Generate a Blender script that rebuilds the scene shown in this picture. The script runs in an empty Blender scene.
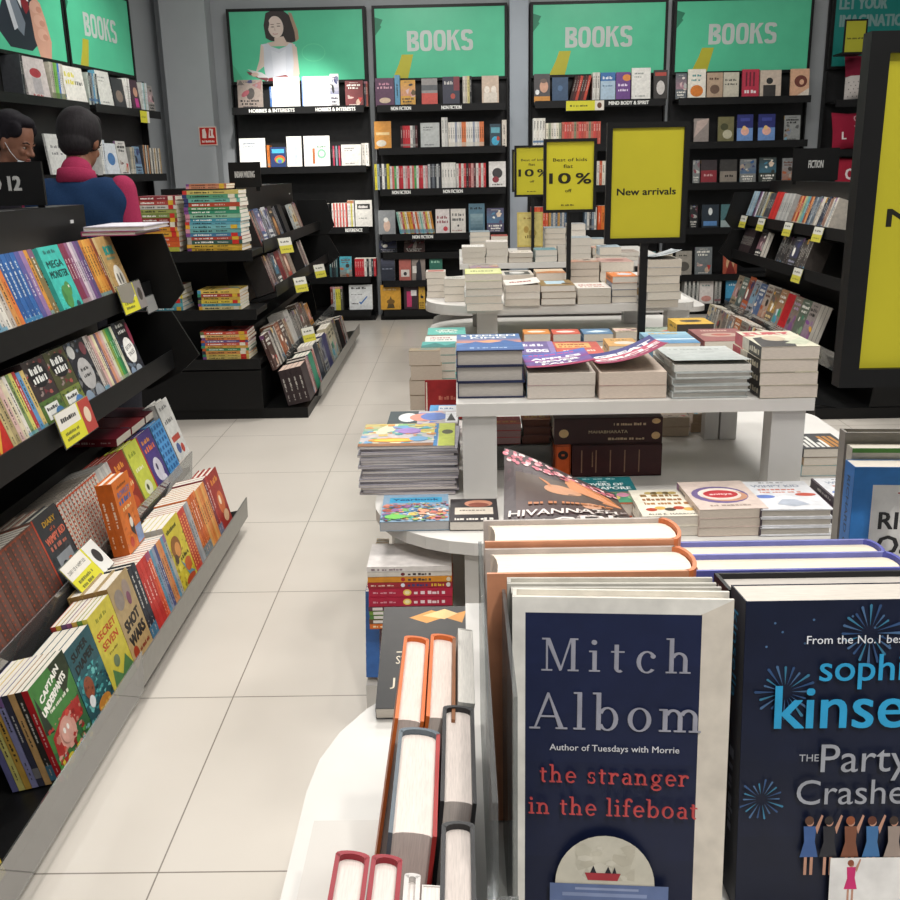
import bpy, math, random
from mathutils import Matrix, Vector
R = math.radians
scene = bpy.context.scene
COL = scene.collection
rng = random.Random(7)

# ------------------------------------------------------------------ camera
F_PX, CAM_H = 960.0, 1.22
PITCH, YAW, ROLL = R(16.1376), R(0.79228), R(1.2)
CAM_M = (Matrix.Rotation(YAW, 3, 'Z') @ Matrix.Rotation(math.pi/2-PITCH, 3, 'X') @ Matrix.Rotation(-ROLL, 3, 'Z'))
cd = bpy.data.cameras.new('camera'); cam = bpy.data.objects.new('camera', cd); COL.objects.link(cam)
cam.matrix_world = Matrix.Translation((0, 0, CAM_H)) @ CAM_M.to_4x4()
cd.sensor_width = 36; cd.sensor_fit = 'HORIZONTAL'; cd.lens = 36*F_PX/900; cd.clip_start = .02
scene.camera = cam

def at(px, py, x=None, y=None, z=None):
    """the point of a known plane that the photograph's pixel shows"""
    d = CAM_M @ Vector(((px-450)/F_PX, (450-py)/F_PX, -1.0))
    t = (z-CAM_H)/d.z if z is not None else (y/d.y if y is not None else x/d.x)
    return Vector((0, 0, CAM_H)) + d*t

# ------------------------------------------------------------------ materials
def lin(c):
    c /= 255.0
    return c/12.92 if c <= .04045 else ((c+.055)/1.055)**2.4
def hx(s):
    s = s.lstrip('#')
    return (lin(int(s[0:2], 16)), lin(int(s[2:4], 16)), lin(int(s[4:6], 16)), 1.0)
MATS = {}
def material(name, rough=.5, spec=.4, noise=.06, scale=40, bump=0, metal=0, sheen=0, stretch=None, coat=0):
    m = bpy.data.materials.new(name); m.use_nodes = True
    nt = m.node_tree; n = nt.nodes; b = n['Principled BSDF']
    a = n.new('ShaderNodeAttribute'); a.attribute_name = 'Col'
    tc = n.new('ShaderNodeTexCoord'); mp = n.new('ShaderNodeMapping')
    mp.inputs['Scale'].default_value = stretch or (1, 1, 1)
    tx = n.new('ShaderNodeTexNoise'); tx.inputs['Scale'].default_value = scale; tx.inputs['Detail'].default_value = 5
    nt.links.new(tc.outputs['Object'], mp.inputs['Vector']); nt.links.new(mp.outputs['Vector'], tx.inputs['Vector'])
    mr = n.new('ShaderNodeMapRange'); mr.inputs['From Min'].default_value = .3; mr.inputs['From Max'].default_value = .7
    mr.inputs['To Min'].default_value = 1-noise; mr.inputs['To Max'].default_value = 1+noise
    nt.links.new(tx.outputs['Fac'], mr.inputs['Value'])
    mx = n.new('ShaderNodeVectorMath'); mx.operation = 'SCALE'
    nt.links.new(a.outputs['Color'], mx.inputs[0]); nt.links.new(mr.outputs['Result'], mx.inputs['Scale'])
    nt.links.new(mx.outputs['Vector'], b.inputs['Base Color'])
    b.inputs['Roughness'].default_value = rough; b.inputs['Specular IOR Level'].default_value = spec
    b.inputs['Metallic'].default_value = metal; b.inputs['Coat Weight'].default_value = coat
    if bump:
        bp = n.new('ShaderNodeBump'); bp.inputs['Strength'].default_value = bump; bp.inputs['Distance'].default_value = .002
        nt.links.new(tx.outputs['Fac'], bp.inputs['Height']); nt.links.new(bp.outputs['Normal'], b.inputs['Normal'])
    MATS[name] = m
    return m
material('card', .42, .35, .13, 48)
material('gloss', .22, .5, .06, 30)
material('paper', .85, .15, .10, 90, stretch=(1, 14, 1))
material('metal', .45, .28, .15, 25)
material('laminate', .45, .35, .03, 12)
material('poster', .35, .3, .05, 6)
material('cloth', .9, .1, .12, 220, bump=.25)
material('skin', .55, .35, .05, 60)
material('hair', .7, .18, .3, 160, stretch=(1, 1, .2), bump=.15)
material('paint', .8, .2, .04, 3)
material('steel', .35, .5, .05, 40, metal=.7)

def acrylic():
    m = bpy.data.materials.new('acrylic'); m.use_nodes = True
    nt = m.node_tree; n = nt.nodes; n.remove(n['Principled BSDF'])
    a = n.new('ShaderNodeAttribute'); a.attribute_name = 'Col'
    t = n.new('ShaderNodeBsdfTransparent'); nt.links.new(a.outputs['Color'], t.inputs['Color'])
    g = n.new('ShaderNodeBsdfGlossy'); g.inputs['Roughness'].default_value = .06
    df = n.new('ShaderNodeBsdfDiffuse'); df.inputs['Color'].default_value = (.7, .72, .72, 1)
    tx = n.new('ShaderNodeTexNoise'); tx.inputs['Scale'].default_value = 9
    lw = n.new('ShaderNodeLayerWeight'); lw.inputs['Blend'].default_value = .35
    m1 = n.new('ShaderNodeMixShader'); m2 = n.new('ShaderNodeMixShader')
    mm = n.new('ShaderNodeMath'); mm.operation = 'MULTIPLY_ADD'; mm.inputs[1].default_value = .12; mm.inputs[2].default_value = .04
    nt.links.new(tx.outputs['Fac'], mm.inputs[0])
    nt.links.new(mm.outputs[0], m1.inputs[0]); nt.links.new(t.outputs[0], m1.inputs[1]); nt.links.new(df.outputs[0], m1.inputs[2])
    nt.links.new(lw.outputs['Facing'], m2.inputs[0]); nt.links.new(m1.outputs[0], m2.inputs[1]); nt.links.new(g.outputs[0], m2.inputs[2])
    mu = n.new('ShaderNodeMath'); mu.operation = 'MULTIPLY'; mu.inputs[1].default_value = .35
    nt.links.new(lw.outputs['Fresnel'], mu.inputs[0]); nt.links.new(mu.outputs[0], m2.inputs[0])
    nt.links.new(m2.outputs[0], n['Material Output'].inputs['Surface'])
    MATS['acrylic'] = m
acrylic()

def floor_mat():
    m = bpy.data.materials.new('floor_tiles'); m.use_nodes = True
    nt = m.node_tree; n = nt.nodes; b = n['Principled BSDF']; L = nt.links.new
    tc = n.new('ShaderNodeTexCoord'); sp = n.new('ShaderNodeSeparateXYZ'); L(tc.outputs['Object'], sp.inputs[0])
    def line(sock, off, size, w):
        a = n.new('ShaderNodeMath'); a.operation = 'ADD'; a.inputs[1].default_value = off+100*size; L(sock, a.inputs[0])
        d = n.new('ShaderNodeMath'); d.operation = 'DIVIDE'; d.inputs[1].default_value = size; L(a.outputs[0], d.inputs[0])
        f = n.new('ShaderNodeMath'); f.operation = 'FRACT'; L(d.outputs[0], f.inputs[0])
        c = n.new('ShaderNodeMath'); c.operation = 'LESS_THAN'; c.inputs[1].default_value = w/size; L(f.outputs[0], c.inputs[0])
        return c.outputs[0]
    lx = line(sp.outputs['X'], .572, .61, .0030); ly = line(sp.outputs['Y'], -1.466, .6116, .0036)
    mxx = n.new('ShaderNodeMath'); mxx.operation = 'MAXIMUM'; L(lx, mxx.inputs[0]); L(ly, mxx.inputs[1])
    tx = n.new('ShaderNodeTexNoise'); tx.inputs['Scale'].default_value = 1.7; tx.inputs['Detail'].default_value = 4
    L(tc.outputs['Object'], tx.inputs['Vector'])
    cr = n.new('ShaderNodeValToRGB'); cr.color_ramp.elements[0].color = hx('c8c1b7'); cr.color_ramp.elements[1].color = hx('d2cbc1')
    cr.color_ramp.elements[0].position = .3; cr.color_ramp.elements[1].position = .7
    L(tx.outputs['Fac'], cr.inputs[0])
    mix = n.new('ShaderNodeMixRGB'); mix.inputs[2].default_value = hx('857d74'); L(mxx.outputs[0], mix.inputs[0]); L(cr.outputs[0], mix.inputs[1])
    L(mix.outputs[0], b.inputs['Base Color']); b.inputs['Roughness'].default_value = .28; b.inputs['Specular IOR Level'].default_value = .35
    MATS['floor_tiles'] = m
floor_mat()

# ------------------------------------------------------------------ mesh builder
class MB:
    def __init__(s): s.v = []; s.f = []; s.c = []; s.m = []; s.sm = []; s.M = Matrix.Identity(4)
    def add(s, pts, faces, col, mat='card', smooth=False):
        o = len(s.v); s.v += [tuple(s.M @ Vector(p)) for p in pts]
        c = hx(col) if isinstance(col, str) else col
        for f in faces:
            s.f.append([o+i for i in f]); s.c.append(c); s.m.append(mat); s.sm.append(smooth)
    def box(s, x0, x1, y0, y1, z0, z1, col, mat='card'):
        p = [(x0,y0,z0),(x1,y0,z0),(x1,y1,z0),(x0,y1,z0),(x0,y0,z1),(x1,y0,z1),(x1,y1,z1),(x0,y1,z1)]
        s.add(p, [(3,2,1,0),(4,5,6,7),(0,1,5,4),(1,2,6,5),(2,3,7,6),(3,0,4,7)], col, mat)
    def prism(s, poly, z0, z1, col, mat='card', axis='Z'):
        """poly in the plane across AXIS, extruded from z0 to z1"""
        n = len(poly)
        mk = {'Z': lambda a, b, h: (a, b, h), 'Y': lambda a, b, h: (a, h, b), 'X': lambda a, b, h: (h, a, b)}[axis]
        p = [mk(a, b, z0) for a, b in poly] + [mk(a, b, z1) for a, b in poly]
        s.add(p, [tuple(range(n))[::-1], tuple(range(n, 2*n))] + [(i, (i+1) % n, n+(i+1) % n, n+i) for i in range(n)], col, mat)
    def tube(s, pts, r, n=8, col='888888', mat='metal', smooth=True):
        pts = [Vector(p) for p in pts]; rr = r if isinstance(r, (list, tuple)) else [r]*len(pts)
        V = []; Fc = []
        up = Vector((.13, .31, 1)).normalized()
        for i, p in enumerate(pts):
            t = (pts[min(i+1, len(pts)-1)]-pts[max(i-1, 0)]).normalized()
            u = t.cross(up)
            if u.length < .1: u = t.cross(Vector((1, 0, 0)))
            u.normalize(); w = u.cross(t)
            V += [p+(u*math.cos(2*math.pi*k/n)+w*math.sin(2*math.pi*k/n))*rr[i] for k in range(n)]
        for i in range(len(pts)-1):
            Fc += [(i*n+k, i*n+(k+1) % n, (i+1)*n+(k+1) % n, (i+1)*n+k) for k in range(n)]
        Fc += [tuple(range(n))[::-1], tuple(range((len(pts)-1)*n, len(pts)*n))]
        s.add(V, Fc, col, mat, smooth)
    def loft(s, rings, col, mat='card', smooth=True, caps=True):
        n = len(rings[0]); V = [p for r in rings for p in r]; Fc = []
        for i in range(len(rings)-1):
            Fc += [(i*n+k, i*n+(k+1) % n, (i+1)*n+(k+1) % n, (i+1)*n+k) for k in range(n)]
        if caps: Fc += [tuple(range(n))[::-1], tuple(range((len(rings)-1)*n, len(rings)*n))]
        s.add(V, Fc, col, mat, smooth)
    def ball(s, c, r, col, mat='skin', nu=14, nv=10, rot=None):
        c = Vector(c); r = Vector(r if isinstance(r, (tuple, list)) else (r, r, r)); V = []; Fc = []
        for i in range(nv+1):
            th = math.pi*i/nv
            for k in range(nu):
                ph = 2*math.pi*k/nu
                q = Vector((r.x*math.sin(th)*math.cos(ph), r.y*math.sin(th)*math.sin(ph), r.z*math.cos(th)))
                V.append(c+(rot @ q if rot else q))
        for i in range(nv):
            Fc += [(i*nu+k, (i+1)*nu+k, (i+1)*nu+(k+1) % nu, i*nu+(k+1) % nu) for k in range(nu)]
        s.add(V, Fc, col, mat, True)
    def mesh(s, name):
        me = bpy.data.meshes.new(name)
        me.from_pydata(s.v, [], s.f)
        used = list(dict.fromkeys(s.m))
        for u in used: me.materials.append(MATS[u])
        ix = {u: i for i, u in enumerate(used)}
        me.polygons.foreach_set('material_index', [ix[k] for k in s.m])
        me.polygons.foreach_set('use_smooth', s.sm)
        at_ = me.color_attributes.new('Col', 'FLOAT_COLOR', 'CORNER')
        flat = []
        for f, c in zip(s.f, s.c): flat += list(c)*len(f)
        at_.data.foreach_set('color', flat)
        me.update()
        return me
    def build(s, name, parent=None, M=None):
        o = bpy.data.objects.new(name, s.mesh(name)); COL.objects.link(o)
        if M is not None: o.matrix_basis = M
        if parent: o.parent = parent
        return o

def tag(o, label, cat, group=None):
    o['label'] = label; o['category'] = cat
    if group: o['group'] = group
    return o
def empty(name, label, cat, M=None, group=None):
    o = bpy.data.objects.new(name, None); COL.objects.link(o); o.empty_display_size = .05
    if M is not None: o.matrix_basis = M
    return tag(o, label, cat, group)
def struct(mb, name):
    o = mb.build(name); o['kind'] = 'structure'; return o
T = lambda x, y, z: Matrix.Translation((x, y, z))
RX = lambda a: Matrix.Rotation(R(a), 4, 'X')
RY = lambda a: Matrix.Rotation(R(a), 4, 'Y')
RZ = lambda a: Matrix.Rotation(R(a), 4, 'Z')

# ------------------------------------------------------------------ lettering
_tx = {}
def glyphs(txt, bold=0.0, res=2):
    k = (txt, bold, res)
    if k not in _tx:
        c = bpy.data.curves.new('lettering', 'FONT'); c.body = txt; c.size = 1; c.resolution_u = res; c.offset = bold
        o = bpy.data.objects.new('lettering', c); m = bpy.data.meshes.new_from_object(o)
        V = [(v.co.x, v.co.y) for v in m.vertices]; Fc = [tuple(p.vertices) for p in m.polygons]
        bpy.data.objects.remove(o); bpy.data.curves.remove(c); bpy.data.meshes.remove(m)
        _tx[k] = (V, Fc)
    return _tx[k]

def _arc(cx, cy, rx, ry, a0, a1, tx, ty, n=14):
    """a ring piece of an upright ellipse: stroke tx at the sides, ty at top and bottom"""
    P = []
    for k in range(n+1):
        a = R(a0+(a1-a0)*k/n); P.append((cx+rx*math.cos(a), cy+ry*math.sin(a), cx+(rx-tx)*math.cos(a), cy+(ry-ty)*math.sin(a)))
    return [[(P[k][0], P[k][1]), (P[k+1][0], P[k+1][1]), (P[k+1][2], P[k+1][3]), (P[k][2], P[k][3])] for k in range(n)]
def _b(x0, y0, x1, y1): return [[(x0, y0), (x1, y0), (x1, y1), (x0, y1)]]
def _disc(cx, cy, r): return [[(cx+r*math.cos(2*math.pi*k/12), cy+r*math.sin(2*math.pi*k/12)) for k in range(12)]]
def _ser(x, y, w, up=False, t=.035): return _b(x-w/2, y, x+w/2, y+t)
def serif_char(ch):
    """(polygons, advance) of a Roman letter drawn from stems, hairlines and bracketless serifs; x height .46, cap height .72"""
    S, H, X = .085, .035, .46
    stem = lambda x, y0, y1: _b(x-S/2, y0, x+S/2, y1)
    foot = lambda x, w=.22: _b(x-w/2, 0, x+w/2, H)
    flag = lambda x, y: _b(x-.11, y-H, x, y)
    if ch == 'M':
        return (_b(.10,0,.135,.72)+stem(.66,0,.72)+foot(.117)+foot(.66)+_b(.02,.72-H,.17,.72)+_b(.6,.72-H,.76,.72)
                + [[(.08,.72),(.18,.72),(.42,.06),(.38,0)], [(.60,.72),(.635,.72),(.42,.02),(.38,0)]], .8)
    if ch == 'A':
        return ([[(.08,0),(.115,0),(.37,.66),(.34,.74)], [(.34,.74),(.37,.74),(.66,0),(.56,0)]]+_b(.18,.24,.5,.275)+foot(.1,.2)+foot(.61,.22), .72)
    if ch == 'T': return (stem(.3,0,.72)+_b(.03,.685,.57,.72)+_b(.03,.56,.06,.72)+_b(.54,.56,.57,.72)+foot(.3), .62)
    if ch == 'i': return (stem(.13,0,X)+foot(.13)+flag(.13,X)+_disc(.12,.64,.055), .27)
    if ch == 'l': return (stem(.13,0,.76)+foot(.13)+flag(.13,.76), .27)
    if ch == 't': return (stem(.14,.06,.6)+_b(.03,X-H,.3,X)+_arc(.2,.11,.105,.12,180,310,.08,.05)+[], .34)
    if ch == 'c': return (_arc(.25,.23,.21,.245,48,318,.085,.035)+_disc(.375,.36,.05), .46)
    if ch == 'e': return (_arc(.25,.23,.21,.245,0,318,.08,.035)+_b(.08,.225,.455,.26), .48)
    if ch == 'o': return (_arc(.26,.23,.22,.245,0,360,.085,.03,24), .52)
    if ch == 'a': return (stem(.36,.05,.34)+_arc(.24,.33,.16,.14,0,150,.08,.04)+_arc(.22,.14,.16,.15,60,330,.075,.035)+_b(.36,0,.46,H)+_b(.32,0,.4,.1), .48)
    if ch == 'b': return (stem(.12,.0,.76)+flag(.12,.76)+_arc(.29,.23,.2,.245,-150,150,.085,.035), .53)
    if ch == 'd': return (stem(.4,0,.76)+flag(.4,.76)+_arc(.24,.23,.2,.245,30,330,.085,.035)+_b(.4,0,.5,H), .54)
    if ch == 'g': return (_arc(.23,.28,.17,.18,0,360,.075,.03)+_arc(.25,-.1,.2,.13,0,360,.06,.04)+_b(.1,.03,.3,.07)+_b(.36,.42,.48,.46), .5)
    if ch == 'h': return (stem(.12,0,.76)+flag(.12,.76)+foot(.12)+_arc(.27,.29,.17,.17,0,160,.08,.05)+stem(.4,0,.3)+foot(.4), .55)
    if ch == 'n': return (stem(.12,0,X)+flag(.12,X)+foot(.12)+_arc(.27,.29,.17,.17,0,160,.08,.05)+stem(.4,0,.3)+foot(.4), .55)
    if ch == 'm': return (stem(.12,0,X)+flag(.12,X)+foot(.12)+_arc(.27,.29,.17,.17,0,160,.08,.05)+stem(.4,0,.3)+foot(.4)+_arc(.55,.29,.17,.17,0,160,.08,.05)+stem(.68,0,.3)+foot(.68), .84)
    if ch == 'r': return (stem(.12,0,X)+flag(.12,X)+foot(.12)+_arc(.28,.3,.16,.165,60,160,.07,.05)+_disc(.35,.4,.055), .42)
    if ch == 's': return (_arc(.2,.345,.14,.125,40,250,.065,.035)+_arc(.2,.125,.15,.135,-140,70,.065,.035)+_b(.06,.0,.085,.13)+_b(.3,.34,.325,.46), .4)
    if ch == 'f': return (stem(.14,0,.6)+_b(.03,X-H,.3,X)+foot(.14)+_arc(.26,.6,.16,.16,50,180,.08,.05)+_disc(.34,.67,.05), .34)
    if ch == 'u': return (stem(.12,.14,X)+flag(.12,X)+_arc(.25,.16,.17,.17,180,340,.08,.05)+stem(.4,0,X)+flag(.4,X)+_b(.4,0,.48,H), .54)
    if ch == 'w': return ([[(.02,X),(.12,X),(.24,.0),(.2,.0)],[(.2,0),(.24,0),(.37,X),(.34,X)],[(.32,X),(.41,X),(.53,0),(.49,0)],[(.49,0),(.53,0),(.67,X),(.64,X)]]+_b(0,X-H,.16,X)+_b(.6,X-H,.72,X), .72)
    if ch == 'y': return ([[(.02,X),(.13,X),(.28,.0),(.24,.0)],[(.1,-.2),(.15,-.2),(.45,X),(.41,X)]]+_b(0,X-H,.17,X)+_b(.36,X-H,.5,X)+_disc(.1,-.17,.05), .5)
    return ([], .26)
def serif(txt, track=0.0):
    V = []; Fc = []; x = 0
    for ch in txt:
        ps, adv = serif_char(ch)
        for p in ps:
            o = len(V); V += [(a+x, b) for a, b in p]; Fc.append(tuple(range(o, o+len(p))))
        x += adv+track
    return V, Fc

def block(txt):
    """heavy condensed capitals for the shop's banners"""
    def ring(cx, cy, rx, ry, tx, ty, a0=0, a1=360, n=28, e=.62):
        f = lambda c: math.copysign(abs(c)**e, c); P = []
        for k in range(n+1):
            a = R(a0+(a1-a0)*k/n); c, d = f(math.cos(a)), f(math.sin(a)); P.append((cx+rx*c, cy+ry*d, cx+(rx-tx)*c, cy+(ry-ty)*d))
        return [[(P[k][0], P[k][1]), (P[k+1][0], P[k+1][1]), (P[k+1][2], P[k+1][3]), (P[k][2], P[k][3])] for k in range(n)]
    C_ = {'B': (_b(0, 0, .16, .72)+_b(0, .6, .24, .72)+_b(0, .32, .26, .43)+_b(0, 0, .24, .12)+ring(.2, .545, .24, .175, .15, .115, -90, 90)+ring(.2, .19, .265, .19, .15, .115, -90, 90), .47),
          'O': (ring(.24, .36, .24, .37, .15, .125), .5), 'K': (_b(0, 0, .16, .72)+[[(.1, .28), (.16, .45), (.33, .72), (.5, .72)], [(.2, .44), (.3, .52), (.52, 0), (.34, 0)]], .52),
          'S': (ring(.23, .53, .23, .2, .15, .12, 10, 270)+ring(.23, .195, .23, .205, .15, .12, -170, 90), .48)}
    V = []; Fc = []; x = 0
    for ch in txt:
        ps, adv = C_[ch]
        for p in ps:
            o = len(V); V += [(a+x, b) for a, b in p]; Fc.append(tuple(range(o, o+len(p))))
        x += adv+.03
    return V, Fc

class Sheet:
    """draws flat printed shapes on a rectangle: O its lower left corner, ex, ey its edges (full length), n its normal"""
    def __init__(s, mb, O, ex, ey, n, mat='card', lift=.00004, bend=None):
        s.mb, s.O, s.ex, s.ey, s.n = mb, Vector(O), Vector(ex), Vector(ey), Vector(n)
        s.w, s.h = s.ex.length, s.ey.length; s.mat = mat; s.lift = lift; s.d = 0; s.bend = bend
    def P(s, u, v):
        p = s.O+s.ex*u+s.ey*v+s.n*s.d
        return s.bend(p) if s.bend else p
    def poly(s, pts, col):
        s.d += s.lift; pts = [(min(1, max(0, a)), min(1, max(0, b))) for a, b in pts]; s.mb.add([s.P(*p) for p in pts], [tuple(range(len(pts)))], col, s.mat)
    def rect(s, x, y, w, h, col):
        if not s.bend: return s.poly([(x, y), (x+w, y), (x+w, y+h), (x, y+h)], col)
        s.d += s.lift; n = 12
        for i in range(n):
            for j in range(n):
                u0, u1, v0, v1 = x+w*i/n, x+w*(i+1)/n, y+h*j/n, y+h*(j+1)/n
                s.mb.add([s.P(u0, v0), s.P(u1, v0), s.P(u1, v1), s.P(u0, v1)], [(0, 1, 2, 3)], col, s.mat)
    def dots(s, pts, rx, ry, cols, seed=1):
        r = random.Random(seed); s.d += s.lift
        for (cx, cy) in pts:
            a, b = rx*r.uniform(.6, 1.2), ry*r.uniform(.6, 1.2); s.d += s.lift*.06
            s.mb.add([s.P(cx+a*math.cos(6.283*k/8), cy+b*math.sin(6.283*k/8)) for k in range(8)], [tuple(range(8))], r.choice(cols), s.mat)
    def busy(s, x, y, w, h, cols, n, seed=1, sz=.07):
        """small printed detail: overlapping chips of several inks"""
        r = random.Random(seed); q = s.w/s.h
        for k in range(n):
            cx, cy = x+w*r.random(), y+h*r.random(); m = r.randrange(3, 7); a0 = r.uniform(0, 6.28); rr = sz*r.uniform(.35, 1.1); e = r.uniform(.35, 1)
            s.d += s.lift*.25
            s.mb.add([s.P(min(x+w, max(x, cx+rr*math.cos(a0+6.283*i/m))), min(y+h, max(y, cy+rr*e*q*math.sin(a0+6.283*i/m)))) for i in range(m)], [tuple(range(m))], r.choice(cols), s.mat)
    def oval(s, cx, cy, rx, ry, col, n=20, rot=0):
        a0 = R(rot); ca, sa = math.cos(a0), math.sin(a0); q = s.h/s.w
        s.poly([(cx+(rx*math.cos(2*math.pi*k/n)*ca-ry*q*math.sin(2*math.pi*k/n)*sa), cy+(rx/q*math.cos(2*math.pi*k/n)*sa+ry*math.sin(2*math.pi*k/n)*ca)) for k in range(n)], col)
    def ring(s, cx, cy, rx, ry, w, col, n=28):
        s.d += s.lift
        P_ = []
        for k in range(n):
            a = 2*math.pi*k/n; P_ += [s.P(cx+rx*math.cos(a), cy+ry*math.sin(a)), s.P(cx+(rx-w)*math.cos(a), cy+(ry-w*s.w/s.h)*math.sin(a))]
        s.mb.add(P_, [(2*k, 2*((k+1) % n), 2*((k+1) % n)+1, 2*k+1) for k in range(n)], col, s.mat)
    def text(s, txt, cx, cy, col, w=None, h=None, bold=0.0, font='sans', align='c', squeeze=1.0, slant=0, rot=0, track=0, res=2):
        """w: width as a share of the sheet's width; h: cap height as a share of its height"""
        V, Fc = serif(txt, track) if font == 'serif' else block(txt) if font == 'block' else glyphs(txt, 0, res)
        if not V: return
        x0, x1 = min(p[0] for p in V), max(p[0] for p in V)
        y0, y1 = 0, .72
        if w: k = w*s.w/(x1-x0)/squeeze; 
        else: k = h*s.h/.72
        if w and h: squeeze = (w*s.w/(x1-x0))/(h*s.h/.72); k = h*s.h/.72
        ca, sa = math.cos(R(rot)), math.sin(R(rot)); out = []
        for a, b in V:
            X = ((a-(x0+x1)/2 if align == 'c' else a-x0 if align == 'l' else a-x1)+slant*b)*k*squeeze; Y = (b-.36)*k
            out.append((cx+(X*ca-Y*sa)/s.w, cy+(X*sa+Y*ca)/s.h))
        s.d += s.lift
        if font != 'sans':                                 # strokes overlap: each lies a hair above the one before
            for sx in ((0,) if not bold else (-bold, 0, bold)):
                for f in Fc: s.d += s.lift*.08; s.mb.add([s.P(out[i][0]+sx*k/s.w, out[i][1]+sx*.4*k/s.h) for i in f], [tuple(range(len(f)))], col, s.mat)
            return
        sh_ = [(0, 0)] if not bold else [(a*bold*.8*k/s.w, b*bold*.8*k/s.h) for a, b in ((-1, -.5), (1, -.5), (-1, .5), (1, .5), (0, 0))]
        for (a, b) in sh_: s.d += s.lift*.5; s.mb.add([s.P(p[0]+a, p[1]+b) for p in out], Fc, col, s.mat)
    def dashes(s, x, y, w, h, col, n=5, seed=0):
        """a line of lettering too small to read: unequal dabs"""
        n = int(n*1.9)+1; r = random.Random(seed*31+n); ws = [r.uniform(.35, 1.2) for _ in range(n)]; gp = [r.choice((.16, .2, .24, .8)) for _ in range(n)]
        k = w/(sum(ws)+sum(gp)); c = x; s.d += s.lift
        for q, g in zip(ws, gp):
            ww = q*k; hh = h*r.uniform(.62, 1.0)
            s.mb.add([s.P(c, y), s.P(c+ww, y), s.P(c+ww, y+hh), s.P(c, y+hh)], [(0, 1, 2, 3)], col, s.mat); c += ww+g*k
    def grad(s, c0, c1, n=10, x=0, y=0, w=1, h=1):
        a, b = hx(c0), hx(c1); s.d += s.lift
        for k in range(n):
            if s.bend: s.d -= s.lift; s.rect(x, y+h*k/n, w, h/n, tuple(a[i]+(b[i]-a[i])*(k+.5)/n for i in range(4))); continue
            t = (k+.5)/n; c = tuple(a[i]+(b[i]-a[i])*t for i in range(4))
            s.mb.add([s.P(x, y+h*k/n), s.P(x+w, y+h*k/n), s.P(x+w, y+h*(k+1)/n), s.P(x, y+h*(k+1)/n)], [(0, 1, 2, 3)], c, s.mat)
# ------------------------------------------------------------------ books
ORD = ['zeroth','first','second','third','fourth','fifth','sixth','seventh','eighth','ninth','tenth','eleventh','twelfth','thirteenth','fourteenth','fifteenth','sixteenth','seventeenth','eighteenth','nineteenth']
TENS = {20: 'twent', 30: 'thirt', 40: 'fort', 50: 'fift', 60: 'sixt'}
def nth(n):
    if n < 20: return ORD[n]
    t = TENS[n//10*10]
    return t+'ieth' if n % 10 == 0 else t+'y-'+ORD[n % 10]
def colour_name(c):
    r, g, b = (int(c.lstrip('#')[i:i+2], 16)/255 for i in (0, 2, 4))
    mx, mn = max(r, g, b), min(r, g, b); s = 0 if mx == 0 else (mx-mn)/mx
    if mx < .2: return 'black'
    if s < .16: return 'white' if mx > .82 else 'pale grey' if mx > .62 else 'grey' if mx > .36 else 'charcoal'
    h = (60*((g-b)/(mx-mn)) % 360) if mx == r else (60*((b-r)/(mx-mn))+120 if mx == g else 60*((r-g)/(mx-mn))+240)
    if h < 14 or h >= 345: n = 'red' if mx > .55 else 'maroon'
    elif h < 40: n = 'orange' if (mx > .7 and s > .5) else 'brown' if mx < .7 else 'tan'
    elif h < 68: n = 'yellow' if (mx > .7 and s > .45) else 'cream' if mx > .75 else 'olive'
    elif h < 165: n = 'green'
    elif h < 195: n = 'turquoise'
    elif h < 250: n = 'navy' if mx < .42 else 'pale blue' if s < .4 else 'blue'
    elif h < 300: n = 'purple'
    else: n = 'pink'
    return n
SEEN = {}
def uniq(label):
    if label in SEEN: print('DUPLICATE LABEL', label)
    SEEN[label] = 1
    w = len(label.split())
    if w > 16 or w < 4: print('LABEL LENGTH', w, label)
    return label

def draw(sh, art):
    for op in art or []:
        f = op[0]; kw = op[-1] if isinstance(op[-1], dict) else {}; a = op[1:-1] if kw else op[1:]
        getattr(sh, f)(*a, **kw)

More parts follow.
